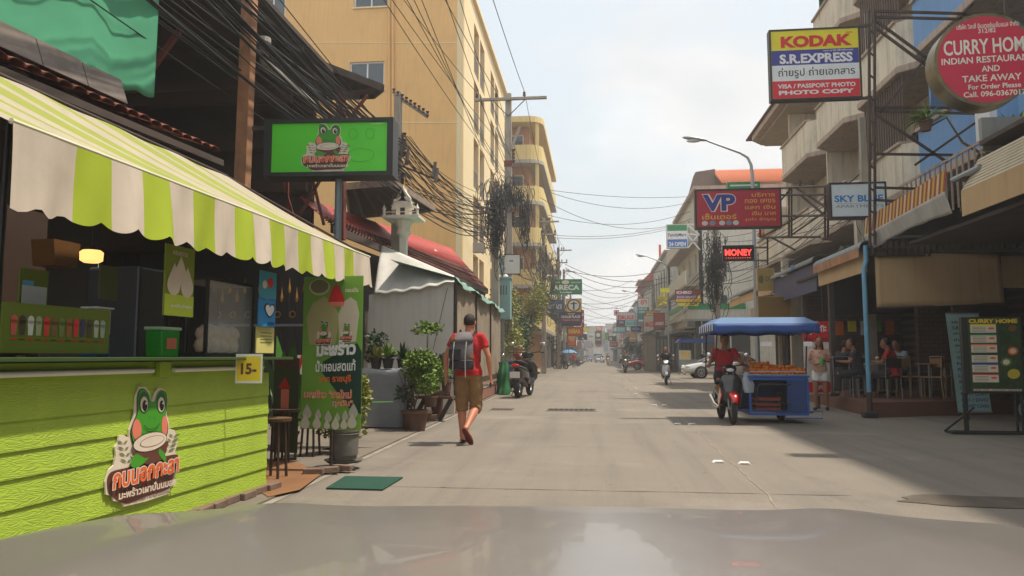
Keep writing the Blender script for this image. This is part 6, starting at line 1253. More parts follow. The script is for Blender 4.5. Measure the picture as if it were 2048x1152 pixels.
ds('small black nameboard hanging on the left farther along', 1156, 668, 1174, 680, 100, I_K, [('t', 'OK', -.1, .1, .2, .4, I_W)])
ds('yellow shop sign above the low shop on the left', 1062, 622, 1086, 642, 48, I_Y, [('t', 'มมม', -.35, .2, .35, .8, ink('dim_olive', (0, 0, 0)))])
ds('vertical black sign reading SUB on a left hand pole', 1107, 672, 1114, 700, 60, I_K, [('t', 'S', -.25, .7, .25, .95, I_W), ('t', 'U', -.25, .4, .25, .63, I_W), ('t', 'B', -.25, .1, .25, .33, I_W)])
ds('pharmacy sign reading DRUGS in red letters', 1233, 624, 1271, 641, 92, ink('pink_white', (225, 205, 205)), [('t', 'DRUGS', -.42, .12, .42, .6, ink('sign_red', (0, 0, 0)))])
ds('white sign with a red medical cross at the end of the pharmacy sign', 1228, 620, 1238, 631, 91, I_W, [('r', -.3, .38, .3, .62, I_R), ('r', -.1, .15, .1, .85, I_R)], I_R)
ds('tall white and teal sign reading DRUG CENTER', 1276, 596, 1298, 644, 80, ink('pale_sign', (0, 0, 0)), [('r', -.46, .1, .46, .62, I_T), ('t', 'DRUG', -.4, .5, .3, .6, I_W), ('t', 'CENTER', -.4, .37, .42, .47, I_W), ('o', .05, .22, .2, .07, I_R), ('t', 'ยา', -.25, .72, .3, .92, PK)])
ds('blue and maroon sign reading SEL under the pharmacy sign', 1233, 640, 1250, 653, 93, ink('maroon', (0, 0, 0)), [('r', -.3, .45, .46, .95, ink('mart_blue', (0, 0, 0))), ('t', 'SEL', -.2, .5, .4, .85, I_W)])
ds('pale teal sign reading DRUG CENTER in slanting letters', 1250, 640, 1282, 653, 90, ink('pale_teal', (150, 205, 205)), [('t', 'DRUG CENTER', -.42, .2, .42, .75, I_T)])
ds('long light teal sign with a round mark on the right', 1226, 653, 1251, 666, 98, ink('mid_teal', (120, 185, 185)), [('o', -.33, .55, .12, .3, I_W), ('t', 'CLINIC', -.1, .5, .42, .72, I_W), ('r', -.45, .08, .45, .2, I_T)])
ds('black sign with pale letter N on the right', 1217, 672, 1233, 683, 120, I_K, [('t', 'N', -.35, .2, -.1, .8, I_W)]); ds('bright green narrow sign on the right', 1210, 665, 1218, 680, 124, I_LG)
ds('orange sign panel above the black advertising board at the far end', 1192, 652, 1204, 662, 150, I_O, [('t', 'TH', -.35, .2, .3, .8, I_W)]); ds('tall black advertising board with a white crown at the far end', 1190, 662, 1203, 690, 150, I_K, [('o', 0, .72, .3, .14, CR), ('r', -.35, .35, .35, .4, CR)])
ds('grey notice board beside the tall black advertising board', 1203, 663, 1209, 688, 152, greyW); ds('small red board below the tall black board', 1192, 688, 1202, 694, 148, I_R); ds('white blank board low at the far end', 1167, 683, 1184, 696, 170, ink('mauve', (150, 140, 150)))
ds('small white sign with red letters far on the right', 1216, 659, 1229, 667, 115, I_W, [('t', 'SALE', -.4, .2, .4, .8, I_R)]); ds('dark oval shop sign under the teal signs', 1262, 653, 1282, 663, 84, I_K, [('o', 0, .5, .4, .35, ink('steel_blue', (110, 130, 170)))])
for l, u0, v0, u1, v1, Y, f_, it in (('blue and white banner board low at the far street end', 1146, 690, 1166, 704, 160, paleblue, ()), ('purple black nightlife sign far on the right', 1219, 684, 1236, 694, 112, ink('plum', (90, 50, 80)), [('t', 'BAR', -.4, .2, .4, .8, PK)]),
    ('white round cornered sign above the far road', 1176, 668, 1188, 678, 190, I_W, [('t', 'INN', -.4, .2, .4, .8, I_K)]), ('pale blue tall board beside the far truck', 1208, 682, 1215, 702, 158, ink('powder', (160, 180, 195)), ()), ('mustard board high on the far left', 1168, 655, 1178, 664, 140, I_Y, ()),
    ('brick coloured board on the far left pavement', 1154, 684, 1162, 698, 130, ink('brickish', (140, 75, 60)), ()), ('white vertical sign far on the right with red letters', 1240, 667, 1247, 690, 88, I_W, [('t', 'S', -.3, .6, .3, .9, I_R), ('t', 'P', -.3, .2, .3, .5, I_R)])): ds(l, u0, v0, u1, v1, Y, f_, it)
g_ = random.Random(91)
pal = [(150, 60, 50), (60, 90, 130), (190, 185, 175), (70, 110, 80), (190, 150, 60), (60, 55, 55), (140, 150, 155), (120, 70, 90)]
wd = ['brick red', 'slate blue', 'off white', 'dull green', 'ochre', 'charcoal', 'pale grey', 'plum']
for i in range(34):
    Y = 62 + i * 4.4; left = i % 2; x = (-4.0 + g_.uniform(-.2, .6)) if left else (6.0 + g_.uniform(-.9, .4)); c_ = i % 8; w = g_.uniform(.7, 1.9); h = g_.uniform(.6, 1.8)
    t, p = sign('shop_sign', '%s hanging shop sign, number %s along the %s side' % (wd[c_], ('one two three four five six seven eight nine ten eleven twelve thirteen fourteen fifteen sixteen seventeen'.split())[i // 2], 'left' if left else 'right'), w, h, .2, (x, Y, g_.uniform(2.9, 5.5)), 0, ink('far%d' % c_, pal[c_]), steel, 'small hanging shop signs down the street')
    p.text(g_.choice(['ร้านอาหาร', 'ซ่อม', 'BAR', 'MASSAGE', 'แลกเงิน', 'SHOP', 'ขายส่ง', 'LAUNDRY']), -w * .4, h * .3, w * .4, h * .3 + min(.35 * h, w * .3), I_W if c_ not in (2, 6) else I_R, .03)
for i in range(14):
    Y = 60 + i * 10; left = i % 2; x = -4.5 if left else 6.4
    t = thing('shop_awning', 'fabric shop awning %s along the %s pavement' % ('first second third fourth fifth sixth seventh'.split()[i // 2], 'left' if left else 'right'), 'awning', (x, Y, 2.6), 0, 'fabric awnings of the far shops'); c_ = pal[(i * 3) % 8]; s_ = 1 if left else -1
    MB().add([(0, 0, 0), (0, 6, 0), (-s_ * 1.3, 6, .7), (-s_ * 1.3, 0, .7)], [(0, 1, 2, 3)]).add([(0, 0, 0), (0, 6, 0), (0.01 * s_, 6, -.3), (.01 * s_, 0, -.3)], [(0, 1, 2, 3)]).build('canvas', ink('far%d' % ((i * 3) % 8), c_), t, solid=.01)
tree('street_tree', 'dark round tree among the far shops on the right', (5.3, 118, 0), (0, 0, 3.2), (1.3, 1.3, 1.2), 1600, .25, leafB, 61); tree('street_tree', 'dusty tree low on the right near the kiosk', (6.0, 80, 0), (0, 0, 3), (1.1, 2, 1.0), 1600, .2, leafB, 62); tree('street_tree', 'green tree low on the left past the orange banner', (-4.0, 100, 0), (0, 0, 2.8), (1.0, 2.4, 1.2), 1500, .2, leafB, 63)

# ------------------------------------------------------------------ people
ctex = bpy.data.textures.new('cloth_creases', 'CLOUDS'); ctex.noise_scale = .11; ctex.noise_depth = 2
def crease(o, s): md = o.modifiers.new('creases', 'DISPLACE'); md.texture = ctex; md.strength = s; md.mid_level = .5; md.texture_coords = 'LOCAL'
def human(label, loc_, rz, h=1.75, J=None, shirt=None, sleeve=.55, legs='shorts', legm=None, skin=skinM, hair=hairM, shoes=None, vox=.010, long_hair=False, look=(0, 0), fem=False, helmet=None, name='person', group=None):
    t = thing(name, label, 'person', loc_, rz, group); k = h / 1.8
    P = dict(pel=(0, 0, .95), che=(0, 0, 1.28), nek=(0, 0, 1.50), hed=(0, .015, 1.67), shL=(-.185, 0, 1.455), elL=(-.25, -.02, 1.18), wrL=(-.27, .05, .93), shR=(.185, 0, 1.455), elR=(.25, -.02, 1.18), wrR=(.27, .05, .93),
             hiL=(-.095, 0, .92), knL=(-.105, .02, .50), anL=(-.11, -.03, .09), toL=(-.13, .15, .03), hiR=(.095, 0, .92), knR=(.105, .02, .50), anR=(.11, -.03, .09), toR=(.13, .15, .03), haL=None, haR=None)
    P.update(J or {}); V = {a: Vector(b) * k for a, b in P.items() if b is not None}
    side = (V['shR'] - V['shL']).normalized(); spine = (V['nek'] - V['pel']).normalized(); fwd = spine.cross(side).normalized() * 1.0
    wf = .92 if fem else 1.0
    def torso(m_, g=0.0, lo=-.08, hi=1.0, flare=0.0):
        sec = []; L = (V['nek'] - V['pel']).length
        for f_, a, b in ((-.14, .12, .085), (-.05, .168, .115), (.08, .165, .112), (.3, .14, .10), (.5, .15, .108), (.72, .175, .115), (.88, .175, .098), (.96, .12, .075), (1.02, .06, .058)):
            if f_ < lo or f_ > hi: continue
            c = V['pel'].lerp(V['che'], min(1, f_ / .6)) if f_ < .6 else V['che'].lerp(V['nek'], (f_ - .6) / .4)
            if f_ < 0: c = V['pel'] + spine * f_ * L
            fl = 1 + flare * max(0, .3 - f_) * 2
            sec.append((c, side * (a * k * wf * fl + g), fwd * (b * k * fl + g)))
        m_.eloft(sec, 20)
    b = MB(); torso(b)
    b.tube([V['che'].lerp(V['nek'], .9), V['nek'] + (V['hed'] - V['nek']) * .6], [.06 * k, .052 * k], 12)
    hd = V['hed']; fz_ = Matrix.Rotation(look[0], 3, 'Z') @ Matrix.Rotation(look[1], 3, 'X'); up3 = fz_ @ Vector((0, 0, 1)); fw3 = fz_ @ fwd; sd3 = fz_ @ side
    b.eloft([(hd - up3 * .118 * k + fw3 * .02, sd3 * .03 * k, fw3 * .035 * k), (hd - up3 * .10 * k + fw3 * .015, sd3 * .05 * k, fw3 * .06 * k), (hd - up3 * .05 * k + fw3 * .006, sd3 * .066 * k, fw3 * .085 * k), (hd, sd3 * .075 * k, fw3 * .095 * k), (hd + up3 * .05 * k, sd3 * .076 * k, fw3 * .096 * k), (hd + up3 * .09 * k, sd3 * .062 * k, fw3 * .078 * k), (hd + up3 * .118 * k, sd3 * .02 * k, fw3 * .03 * k)], 18)
    b.tube([hd + fw3 * .08 * k + up3 * .02 * k, hd + fw3 * .108 * k - up3 * .02 * k, hd + fw3 * .085 * k - up3 * .032 * k], [.010 * k, .015 * k, .012 * k], 8)
    for s_ in (-1, 1): b.ball(hd + sd3 * s_ * .078 * k - up3 * .005, (.014 * k, .022 * k, .032 * k), 8, 6)
    for s_, q in ((-1, 'L'), (1, 'R')):
        sh, el, wr = V['sh' + q], V['el' + q], V['wr' + q]
        b.tube([sh.lerp(V['che'].lerp(V['nek'], .8), .35), sh, sh.lerp(el, .3), el, el.lerp(wr, .3), wr], [.05 * k, .055 * k, .05 * k, .038 * k, .041 * k, .026 * k], 10)
        hdr = (V['ha' + q] - wr).normalized() if 'ha' + q in V else (wr - el).normalized(); ax = hdr.cross(Vector((0, 0, 1)) if abs(hdr.z) < .8 else Vector((0, 1, 0))).normalized()
        if abs(hdr.z) >= .8: ax = Vector((0, 1, 0)); 
        pw = hdr.cross(ax).normalized()
        b.eloft([(wr - hdr * .01, ax * .026 * k, pw * .02 * k), (wr + hdr * .04 * k, ax * .04 * k, pw * .018 * k), (wr + hdr * .09 * k, ax * .042 * k, pw * .014 * k)], 10)
        curl = pw * (-s_ if abs(hdr.z) >= .8 else 1) * .3
        for i_, fl_ in enumerate((.062, .075, .07, .055)):
            o_ = wr + hdr * .085 * k + ax * (.03 - .02 * i_) * k; m1 = o_ + (hdr - curl * .3) * fl_ * .5 * k; b.tube([o_, m1, m1 + (hdr * .8 - curl * 1.6).normalized() * fl_ * .5 * k], [.0095 * k, .009 * k, .0075 * k], 6)
        th = wr + hdr * .03 * k + ax * .035 * k; b.tube([th, th + (ax * .8 + hdr) * .03 * k, th + (ax * .6 + hdr * 1.4) * .045 * k - curl * .02], [.013 * k, .011 * k, .009 * k], 6)
        hi, kn, an, to = V['hi' + q], V['kn' + q], V['an' + q], V['to' + q]
        b.tube([hi, hi.lerp(kn, .35), kn, kn.lerp(an, .3), kn.lerp(an, .75), an], [.09 * k, .085 * k, .058 * k, .064 * k, .042 * k, .038 * k], 12)
        fd = (to - an); hl = an - fd * .22; b.eloft([(hl - Vector((0, 0, .03)) * k, side * .025 * k, Vector((0, 0, .03)) * k), (an.lerp(to, .15) - Vector((0, 0, .02)) * k, side * .036 * k, Vector((0, 0, .045)) * k), (an.lerp(to, .6), side * .045 * k, Vector((0, 0, .03)) * k), (to, side * .038 * k, Vector((0, 0, .016)) * k)], 10)
        if shoes:
            sm = MB(); sm.eloft([(hl - Vector((0, 0, .035)) * k, side * .034 * k, Vector((0, 0, .034)) * k), (an.lerp(to, .15) - Vector((0, 0, .03)) * k, side * .045 * k, Vector((0, 0, .05)) * k), (an.lerp(to, .6) - Vector((0, 0, .005)), side * .053 * k, Vector((0, 0, .04)) * k), (to + fd * .08, side * .04 * k, Vector((0, 0, .026)) * k)], 12); sm.build('shoe', shoes, t, smooth=True, sub=1)
    def rem(mb, nm, m_, v, it=4):
        o = mb.build(nm, m_, t, smooth=True, ang=180); md = o.modifiers.new('remesh', 'REMESH'); md.mode = 'VOXEL'; md.voxel_size = v; md.use_smooth_shade = True; md = o.modifiers.new('smooth', 'SMOOTH'); md.factor = .5; md.iterations = it; return o
    rem(b, 'body', skin, vox, 3)
    if shirt:
        s = MB(); torso(s, .018 * k, -.06, .97, .12)
        for q in 'LR':
            sh, el = V['sh' + q], V['el' + q]; e = sh.lerp(el, sleeve) if sleeve <= 1 else el
            s.tube([sh.lerp(V['che'].lerp(V['nek'], .8), .4), sh, sh.lerp(e, .6), e], [.065 * k, .068 * k, .066 * k, .064 * k], 12)
            if sleeve > 1: s.tube([el, V['wr' + q].lerp(el, .05)], [.055 * k, .04 * k], 10)
        o = rem(s, 'shirt', shirt, max(vox, .012), 4); crease(o, .022)
    if legs:
        s = MB(); torso(s, .014 * k, -.2, .09)
        for q in 'LR':
            hi, kn, an = V['hi' + q], V['kn' + q], V['an' + q]; e = {'shorts': hi.lerp(kn, 1.02), 'short': hi.lerp(kn, .5)}.get(legs, kn)
            s.tube([hi + Vector((0, 0, .04)) * k, hi.lerp(e, .4), e], [.10 * k, .105 * k, (.085 if legs == 'shorts' else .10 if legs == 'short' else .075) * k], 12)
            if legs == 'trousers': s.tube([kn, kn.lerp(an, .9)], [.075 * k, .06 * k], 12)
            if legs == 'shorts': d_ = (an - kn).normalized(); s.tube([kn, kn + d_ * .07 * k], [.085 * k, .088 * k], 12)
        o = rem(s, {'shorts': 'shorts', 'short': 'shorts', 'trousers': 'trousers'}[legs], legm, max(vox, .012), 3); crease(o, .024)
    if helmet:
        hb = MB(); hb.ball(hd + up3 * .035 - fw3 * .008, (.115, .13, .115), 18, 12); hb.build('helmet', helmet, t, smooth=True)
    elif hair:
        hb = MB(); hb.ball(hd + up3 * .03 * k - fw3 * .022 * k, (.083 * k, .09 * k, .098 * k), 16, 10)
        if long_hair: hb.eloft([(hd - fw3 * .05 + up3 * .03, sd3 * .08, fw3 * .05), (hd - fw3 * .07 - up3 * .12, sd3 * .085, fw3 * .04), (hd - fw3 * .08 - up3 * .26, sd3 * .06, fw3 * .025)], 12)
        hb.build('hair', hair, t, smooth=True)
    for s_ in (-1, 1):
        eb = MB().ball(hd + fw3 * .088 * k + sd3 * s_ * .03 * k + up3 * .004 * k, (.013 * k, .011 * k, .007 * k), 8, 6).build('eye', M('eye_dark', (.02, .015, .012), .3), t)
    MB().ball(hd + fw3 * .092 * k - up3 * .058 * k, (.024 * k, .01 * k, .006 * k), 8, 5).build('mouth', M('lips', S(150, 80, 70, .8), .5), t)
    return t, V
redT = M('red_tshirt', S(205, 35, 40, .72), .85, var=.2, vs=9, bump=.3, bs=14); khaki = M('khaki_shorts', S(165, 128, 84, .65), .9, var=.22, vs=9, bump=.35, bs=14)
navy = M('navy_denim', S(40, 48, 70, .6), .9, var=.2); blackc = M('black_cloth', (.03, .03, .033), .9, var=.2)
mp_ = G(936, 886); grey_hair = M('grey_brown_hair', S(70, 62, 56, .6), .8, var=.3, vs=40)
man, V = human('man in red t-shirt and khaki shorts walking away up the road', (mp_.x, mp_.y, 0), R(-3), 1.82,
    dict(anL=(-.085, .02, .085), toL=(-.10, .20, .03), knL=(-.10, .05, .5), anR=(.035, -.30, .22), toR=(.08, -.165, .045), knR=(.10, .07, .50), elL=(-.315, -.03, 1.19), wrL=(-.325, .03, .93), elR=(.285, -.01, 1.19), wrR=(.30, .06, .94), hed=(0.01, .03, 1.66)),
    redT, .55, 'shorts', khaki, M('skin_sun', S(205, 135, 105, .8), .5, var=.08, vs=8), grey_hair, None, .0075)
for q, a in (('L', 0), ('R', 1)):
    an, to = V['an' + q], V['to' + q]; d = (to - an); s_ = Vector((1, 0, 0)); off = Vector((0, 0, -.062)) if q == 'L' else Vector((0, -.035, -.045)); st = an - d * .32 + off; en = to + d * .15 + (Vector((0, 0, -.016)) if q == 'L' else Vector((0, -.03, -.02)))
    MB().eloft([(st, s_ * .02, Vector((0, .003, .008))), (st.lerp(en, .15), s_ * .04, Vector((0, .004, .01))), (st.lerp(en, .5), s_ * .038, Vector((0, .004, .01))), (st.lerp(en, .8), s_ * .05, Vector((0, .004, .01))), (en, s_ * .025, Vector((0, .003, .008)))], 12).build('flip_flop', M('flip_flop_brown', S(120, 50, 45, .6), .7), man, smooth=True)
# backpack worn by the man
bpk = thing('backpack', 'grey hiking backpack with orange tabs on the walking man', 'backpack', (mp_.x + .0, mp_.y, 0), R(-3)); gry = M('backpack_grey', S(128, 122, 128, .62), .8, var=.25, vs=7, bump=.5, bs=16); drk = M('backpack_dark', S(62, 60, 68, .6), .8, var=.2, vs=9, bump=.3, bs=20)
m_ = MB().eloft([(Vector((-.04, -.22, 1.08)), Vector((.15, 0, 0)), Vector((0, .09, .02))), (Vector((-.05, -.25, 1.18)), Vector((.175, 0, 0)), Vector((0, .13, 0))), (Vector((-.05, -.24, 1.32)), Vector((.17, 0, 0)), Vector((0, .125, 0))), (Vector((-.04, -.22, 1.43)), Vector((.155, 0, .01)), Vector((0, .105, 0))), (Vector((-.03, -.2, 1.49)), Vector((.1, 0, 0)), Vector((0, .07, 0)))], 24); m_.build('pack_body', gry, bpk, smooth=True, sub=1)
MB().eloft([(Vector((-.05, -.26, 1.36)), Vector((.176, 0, .01)), Vector((0, .135, -.02))), (Vector((-.04, -.245, 1.42)), Vector((.17, 0, .02)), Vector((0, .125, -.02))), (Vector((-.03, -.2, 1.52)), Vector((.12, 0, .01)), Vector((0, .09, 0))), (Vector((-.02, -.18, 1.545)), Vector((.05, 0, 0)), Vector((0, .04, 0)))], 20).build('top_lid', gry, bpk, smooth=True, sub=1)
MB().eloft([(Vector((-.04, -.24, 1.02)), Vector((.16, 0, 0)), Vector((0, .09, 0))), (Vector((-.04, -.26, 1.05)), Vector((.175, 0, 0)), Vector((0, .12, 0))), (Vector((-.04, -.26, 1.14)), Vector((.172, 0, 0)), Vector((0, .12, 0))), (Vector((-.04, -.25, 1.16)), Vector((.15, 0, 0)), Vector((0, .1, 0)))], 20).build('bottom_pocket', drk, bpk, smooth=True)
bx('front_pocket', drk, bpk, -.19, -.02, -.39, -.36, 1.17, 1.31, .012)
for x, z0, z1 in ((-.13, 1.02, 1.4), (.04, .92, 1.4)): MB().tube([(x, -.385 if z0 > 1 else -.37, z0), (x, -.395, 1.2), (x + .01, -.385, 1.33), (x + .01, -.36, z1)], .007, 5).build('strap', M('pale_strap', S(175, 175, 165), .6), bpk)
for x, z in ((-.16, 1.44), (.1, 1.19)): bx('orange_tab', I_O, bpk, x, x + .055, -.375 if z > 1.3 else -.35, -.34, z, z + .035)
for s_ in (-1, 1): MB().tube([(s_ * .1 - .02, -.13, 1.47), (s_ * .11, -.03, 1.565), (s_ * .12, .1, 1.47), (s_ * .14, .13, 1.3), (s_ * .16, .0, 1.12)], .017, 6).build('shoulder_strap', drk, bpk, smooth=True)

# ------------------------------------------------------------------ scooters and motorcycles
def scooter(label, loc_, rz, body, name='scooter', sport=False, light=True, plate=True, group=None, cat='scooter', lightc=None):
    t = thing(name, label, cat, loc_, rz, group); bm_ = body; r = .27
    for y, w_ in ((.64, .048), (-.60, .055)):
        o = MB().ring((0, y, r), r - w_, w_, 'x', 28, 8).build('wheel', rubber, t, smooth=True); ri = MB().ring((0, y, r), r - .1, .014, 'x', 24, 6)
        for k_ in range(5): a = k_ * 1.2566; ri.beam((0, y, r), (0, y + (r - .1) * math.cos(a), r + (r - .1) * math.sin(a)), .03, .02, (1, 0, 0))
        ri.cyl((-.05, y, r), (.05, y, r), .04); ri.build('rim', galv, o)
    MB().tube([(0, .68, .36), (0, .64, .5)], .03).tube([(-.06, .64, r), (-.06, .56, .62), (-.05, .46, .92)], .018, 8).tube([(.06, .64, r), (.06, .56, .62), (.05, .46, .92)], .018, 8).build('fork', galv, t, smooth=True)
    MB().loft([[(x * w_, .64 + (r + .05) * math.cos(R(a)), r + (r + .05) * math.sin(R(a)) - (.03 if abs(x) > .9 else 0)) for x in (-1, -.6, 0, .6, 1)] for a, w_ in ((25, .05), (60, .075), (95, .075), (140, .07), (165, .05))], False, False).build('front_fender', body, t, smooth=True, solid=.012)
    # front shield and headlight
    MB().eloft([(Vector((0, .56, .34)), Vector((.06, 0, 0)), Vector((0, .03, 0))), (Vector((0, .55, .45)), Vector((.17, 0, 0)), Vector((0, .055, 0))), (Vector((0, .50, .62)), Vector((.205, 0, 0)), Vector((0, .075, 0))), (Vector((0, .45, .78)), Vector((.16, 0, 0)), Vector((0, .08, 0))), (Vector((0, .42, .86)), Vector((.09, 0, 0)), Vector((0, .06, 0)))], 18).build('leg_shield', body, t, smooth=True, sub=1)
    hl = MB().eloft([(Vector((0, .40, .88)), Vector((.07, 0, 0)), Vector((0, .06, 0))), (Vector((0, .44, .94)), Vector((.13, 0, 0)), Vector((0, .10, 0))), (Vector((0, .42, 1.0)), Vector((.14, 0, 0)), Vector((0, .09, 0))), (Vector((0, .38, 1.06)), Vector((.08, 0, 0)), Vector((0, .05, 0)))], 16).build('handlebar_cover', body, t, smooth=True, sub=1)
    lm = M('headlamp_lit', S(240, 235, 215), .1, emit=(1, .85, .6), es=.9, var=0) if light else M('headlamp_off', S(200, 205, 205), .1, var=.1)
    MB().ball((0, .515, .955), (.07, .03, .035), 14, 8).build('headlight', lm, t, smooth=True)
    for s_ in (-1, 1):
        MB().ball((s_ * .12, .52, .66), (.04, .03, .055), 10, 6).build('indicator', M('lamp_amber', S(220, 150, 70), .2), t, smooth=True)
        MB().tube([(s_ * .05, .36, 1.02), (s_ * .25, .30, 1.05), (s_ * .37, .22, 1.03)], [.014, .014, .017], 8).build('handlebar', black, t, smooth=True)
        o = MB().tube([(s_ * .26, .31, 1.05), (s_ * .31, .33, 1.2)], .007, 6).build('mirror_stem', black, t); MB().ball((s_ * .33, .335, 1.24), (.06, .016, .042), 12, 8).build('mirror', chrome, o, smooth=True)
    MB().prism([(.42, .30), (.5, .42), (.4, .44), (.1, .36), (-.05, .40), (-.12, .30)], -.14, .14, 'x').build('footboard', black, t, bevel=.02)
    MB().eloft([(Vector((0, .02, .42)), Vector((.11, 0, 0)), Vector((0, 0, .12))), (Vector((0, -.15, .55)), Vector((.15, 0, 0)), Vector((0, 0, .16))), (Vector((0, -.45, .60)), Vector((.16, 0, 0)), Vector((0, 0, .15))), (Vector((0, -.75, .68)), Vector((.12, 0, 0)), Vector((0, 0, .09))), (Vector((0, -.92, .72)), Vector((.04, 0, 0)), Vector((0, 0, .03)))], 16).build('tail_body', body, t, smooth=True, sub=1)
    MB().eloft([(Vector((0, .06, .70)), Vector((.07, 0, 0)), Vector((0, 0, .03))), (Vector((0, -.1, .76)), Vector((.13, 0, 0)), Vector((0, 0, .045))), (Vector((0, -.5, .80)), Vector((.14, 0, 0)), Vector((0, 0, .045))), (Vector((0, -.78, .84)), Vector((.09, 0, 0)), Vector((0, 0, .03)))], 16).build('seat', black, t, smooth=True, sub=1)
    MB().prism([(-.28, .3), (-.3, .42), (-.66, .34), (-.66, .22)], -.12, -.05, 'x').build('engine', steel, t, bevel=.02); MB().tube([(.11, -.2, .25), (.13, -.5, .28), (.14, -.95, .42)], [.02, .045, .05], 10).build('exhaust', chrome if sport else steel, t, smooth=True)
    MB().ball((0, -.90, .74), (.08, .03, .035), 12, 6).build('tail_light', M('tail_red', S(190, 30, 25), .2), t, smooth=True)
    MB().loft([[(x * .07, -.6 - (r + .06) * math.cos(R(a)), r + (r + .06) * math.sin(R(a))) for x in (-1, 0, 1)] for a in (15, 45, 80, 110)], False, False).build('rear_fender', black, t, smooth=True, solid=.012)
    if plate: MB().box(-.1, .1, -.955, -.945, .46, .6).build('number_plate', M('plate_white', S(205, 205, 200), .5), t)
    MB().tube([(-.1, -.1, .3), (-.24, -.12, .02)], .012, 6).build('stand', steel, t)
    return t
ridej = dict(pel=(0, -.2, .90), che=(0, -.12, 1.18), nek=(0, -.06, 1.40), hed=(0, -.03, 1.57), shL=(-.185, -.08, 1.36), shR=(.185, -.08, 1.36), elL=(-.31, .05, 1.12), elR=(.31, .05, 1.12), wrL=(-.35, .20, 1.06), wrR=(.35, .20, 1.06), haL=(-.37, .3, 1.06), haR=(.37, .3, 1.06),
             hiL=(-.1, -.16, .88), hiR=(.1, -.16, .88), knL=(-.17, .22, .80), knR=(.17, .22, .80), anL=(-.13, .18, .42), anR=(.13, .18, .42), toL=(-.14, .34, .37), toR=(.14, .34, .37))
def rider(label, loc_, rz, shirt, legm=navy, legs='trousers', vox=.014, **k):
    o, V = human(label, loc_, rz, 1.74, ridej, shirt, k.pop('sleeve', .6), legs, legm, k.pop('skin', skinD), hairM, k.pop('shoes', blackc), vox, **k); return o
blk_paint = M('gloss_black_paint', (.02, .02, .022), .2, coat=.6, var=.05); silver = M('silver_paint', S(185, 186, 188, .7), .3, .4, coat=.5, var=.05); redp = M('gloss_red_paint', S(190, 20, 25, .8), .2, coat=.8, var=.05); goldp = M('bronze_paint', S(170, 120, 80, .7), .3, .4, coat=.5, var=.05); bluep = M('blue_paint', S(40, 60, 140, .8), .25, coat=.5)
p_ = G(1040, 797); o = scooter('large black scooter parked at the end of the white shed, seen from behind', (p_.x + .02, p_.y + 1.0, 0), R(-8), blk_paint, light=False); o.scale = (1.5, 1.2, 1.28)
p_ = G(1078, 750); scooter('black motorcycle parked side on behind the large black scooter', (p_.x, p_.y - 12, 0), R(75), blk_paint, 'motorcycle', light=False, cat='motorcycle')
scooter('blue motorcycle squeezed between the shed end and the black scooter', (-2.85, 26.5, 0), R(20), bluep, 'motorcycle', light=False, cat='motorcycle')
scooter('dark motorcycle parked on the left beside the two far walkers', (-3.3, 72, 0), R(60), blk_paint, 'motorcycle', light=False, cat='motorcycle')
human('person in a rust coloured top bending over the parked scooters', (-2.75, 27.6, 0), R(150), 1.68, dict(che=(0, .06, 1.26), nek=(0, .14, 1.46), hed=(0, .2, 1.62), wrR=(.2, .35, 1.1), elR=(.26, .15, 1.2)), M('rust_top', S(170, 90, 70, .65), .8), .6, 'trousers', blackc, skinD, vox=.015, shoes=blackc)
p_ = G(1335, 770); scooter('silver scooter ridden towards the camera near the road middle', (p_.x, p_.y + .6, 0), R(180 - 4), silver); rider('rider in dark top on the silver scooter coming towards the camera', (p_.x, p_.y + .6, 0), R(180 - 4), blackc)
p_ = G(1251, 746); scooter('black motorcycle with lit golden headlight coming down the road', (p_.x, p_.y + .6, 0), R(182), blk_paint, 'motorcycle', sport=True, cat='motorcycle'); rider('rider in grey shirt on the black motorcycle with the lit headlight', (p_.x, p_.y + .6, 0), R(182), M('grey_shirt', S(110, 108, 110, .6), .8), vox=.025)
for u, v, l, bp_, sm_ in ((1216, 731, 'bronze orange motorcycle far down the road', goldp, 'orange shirt'), (1203, 727, 'silver scooter beside the bronze one far down the road', silver, 'dark shirt'), (1176, 725, 'white fronted scooter of a pair far down on the left lane', silver, 'black shirt'), (1171, 724, 'dark scooter of a pair far down on the left lane', blk_paint, 'brown shirt')):
    p_ = G(u, v); scooter(l, (p_.x, p_.y, 0), R(180), bp_); rider('rider in %s on the %s' % (sm_, l.split(' far ')[0]), (p_.x, p_.y, 0), R(180), M(sm_.replace(' ', '_'), dict([('orange shirt', S(200, 100, 60, .6)), ('dark shirt', (.05, .05, .06)), ('black shirt', (.03, .03, .03)), ('brown shirt', S(110, 80, 60, .6))])[sm_], .8), vox=.04)
for u, v, rz, l, s_, lg in ((1125, 739, 170, 'far person in black clothes standing by the left pavement', blackc, blackc), (1148, 737, 175, 'far person in bright red shirt walking on the left', redT, M('grey_trousers', S(110, 108, 104, .6), .9))):
    p_ = G(u, v); human(l, (p_.x, p_.y, 0), R(rz), 1.66, dict(anL=(-.12, .12, .09), toL=(-.13, .3, .03), anR=(.11, -.15, .11), toR=(.12, .02, .04)), s_, .6, 'trousers', lg, skinD, vox=.035, shoes=blackc)
# blue parasol far left
q = PY(1137, 705, 85); t = thing('parasol', 'light blue parasol tilted over a stand far down the left side', 'parasol', (q.x, 85, 0)); MB().loft([[(r_ * math.cos(6.283 * k_ / 8) + z_ * .2, r_ * math.sin(6.283 * k_ / 8), 1.6 + z_) for k_ in range(8)] for r_, z_ in ((1.0, 0), (.6, .25), (.02, .42))], False).build('canopy', M('parasol_blue', S(110, 160, 215, .7), .7), t, solid=.01); MB().cyl((0, 0, 0), (.1, 0, 2.0), .02).build('pole', galv, t)

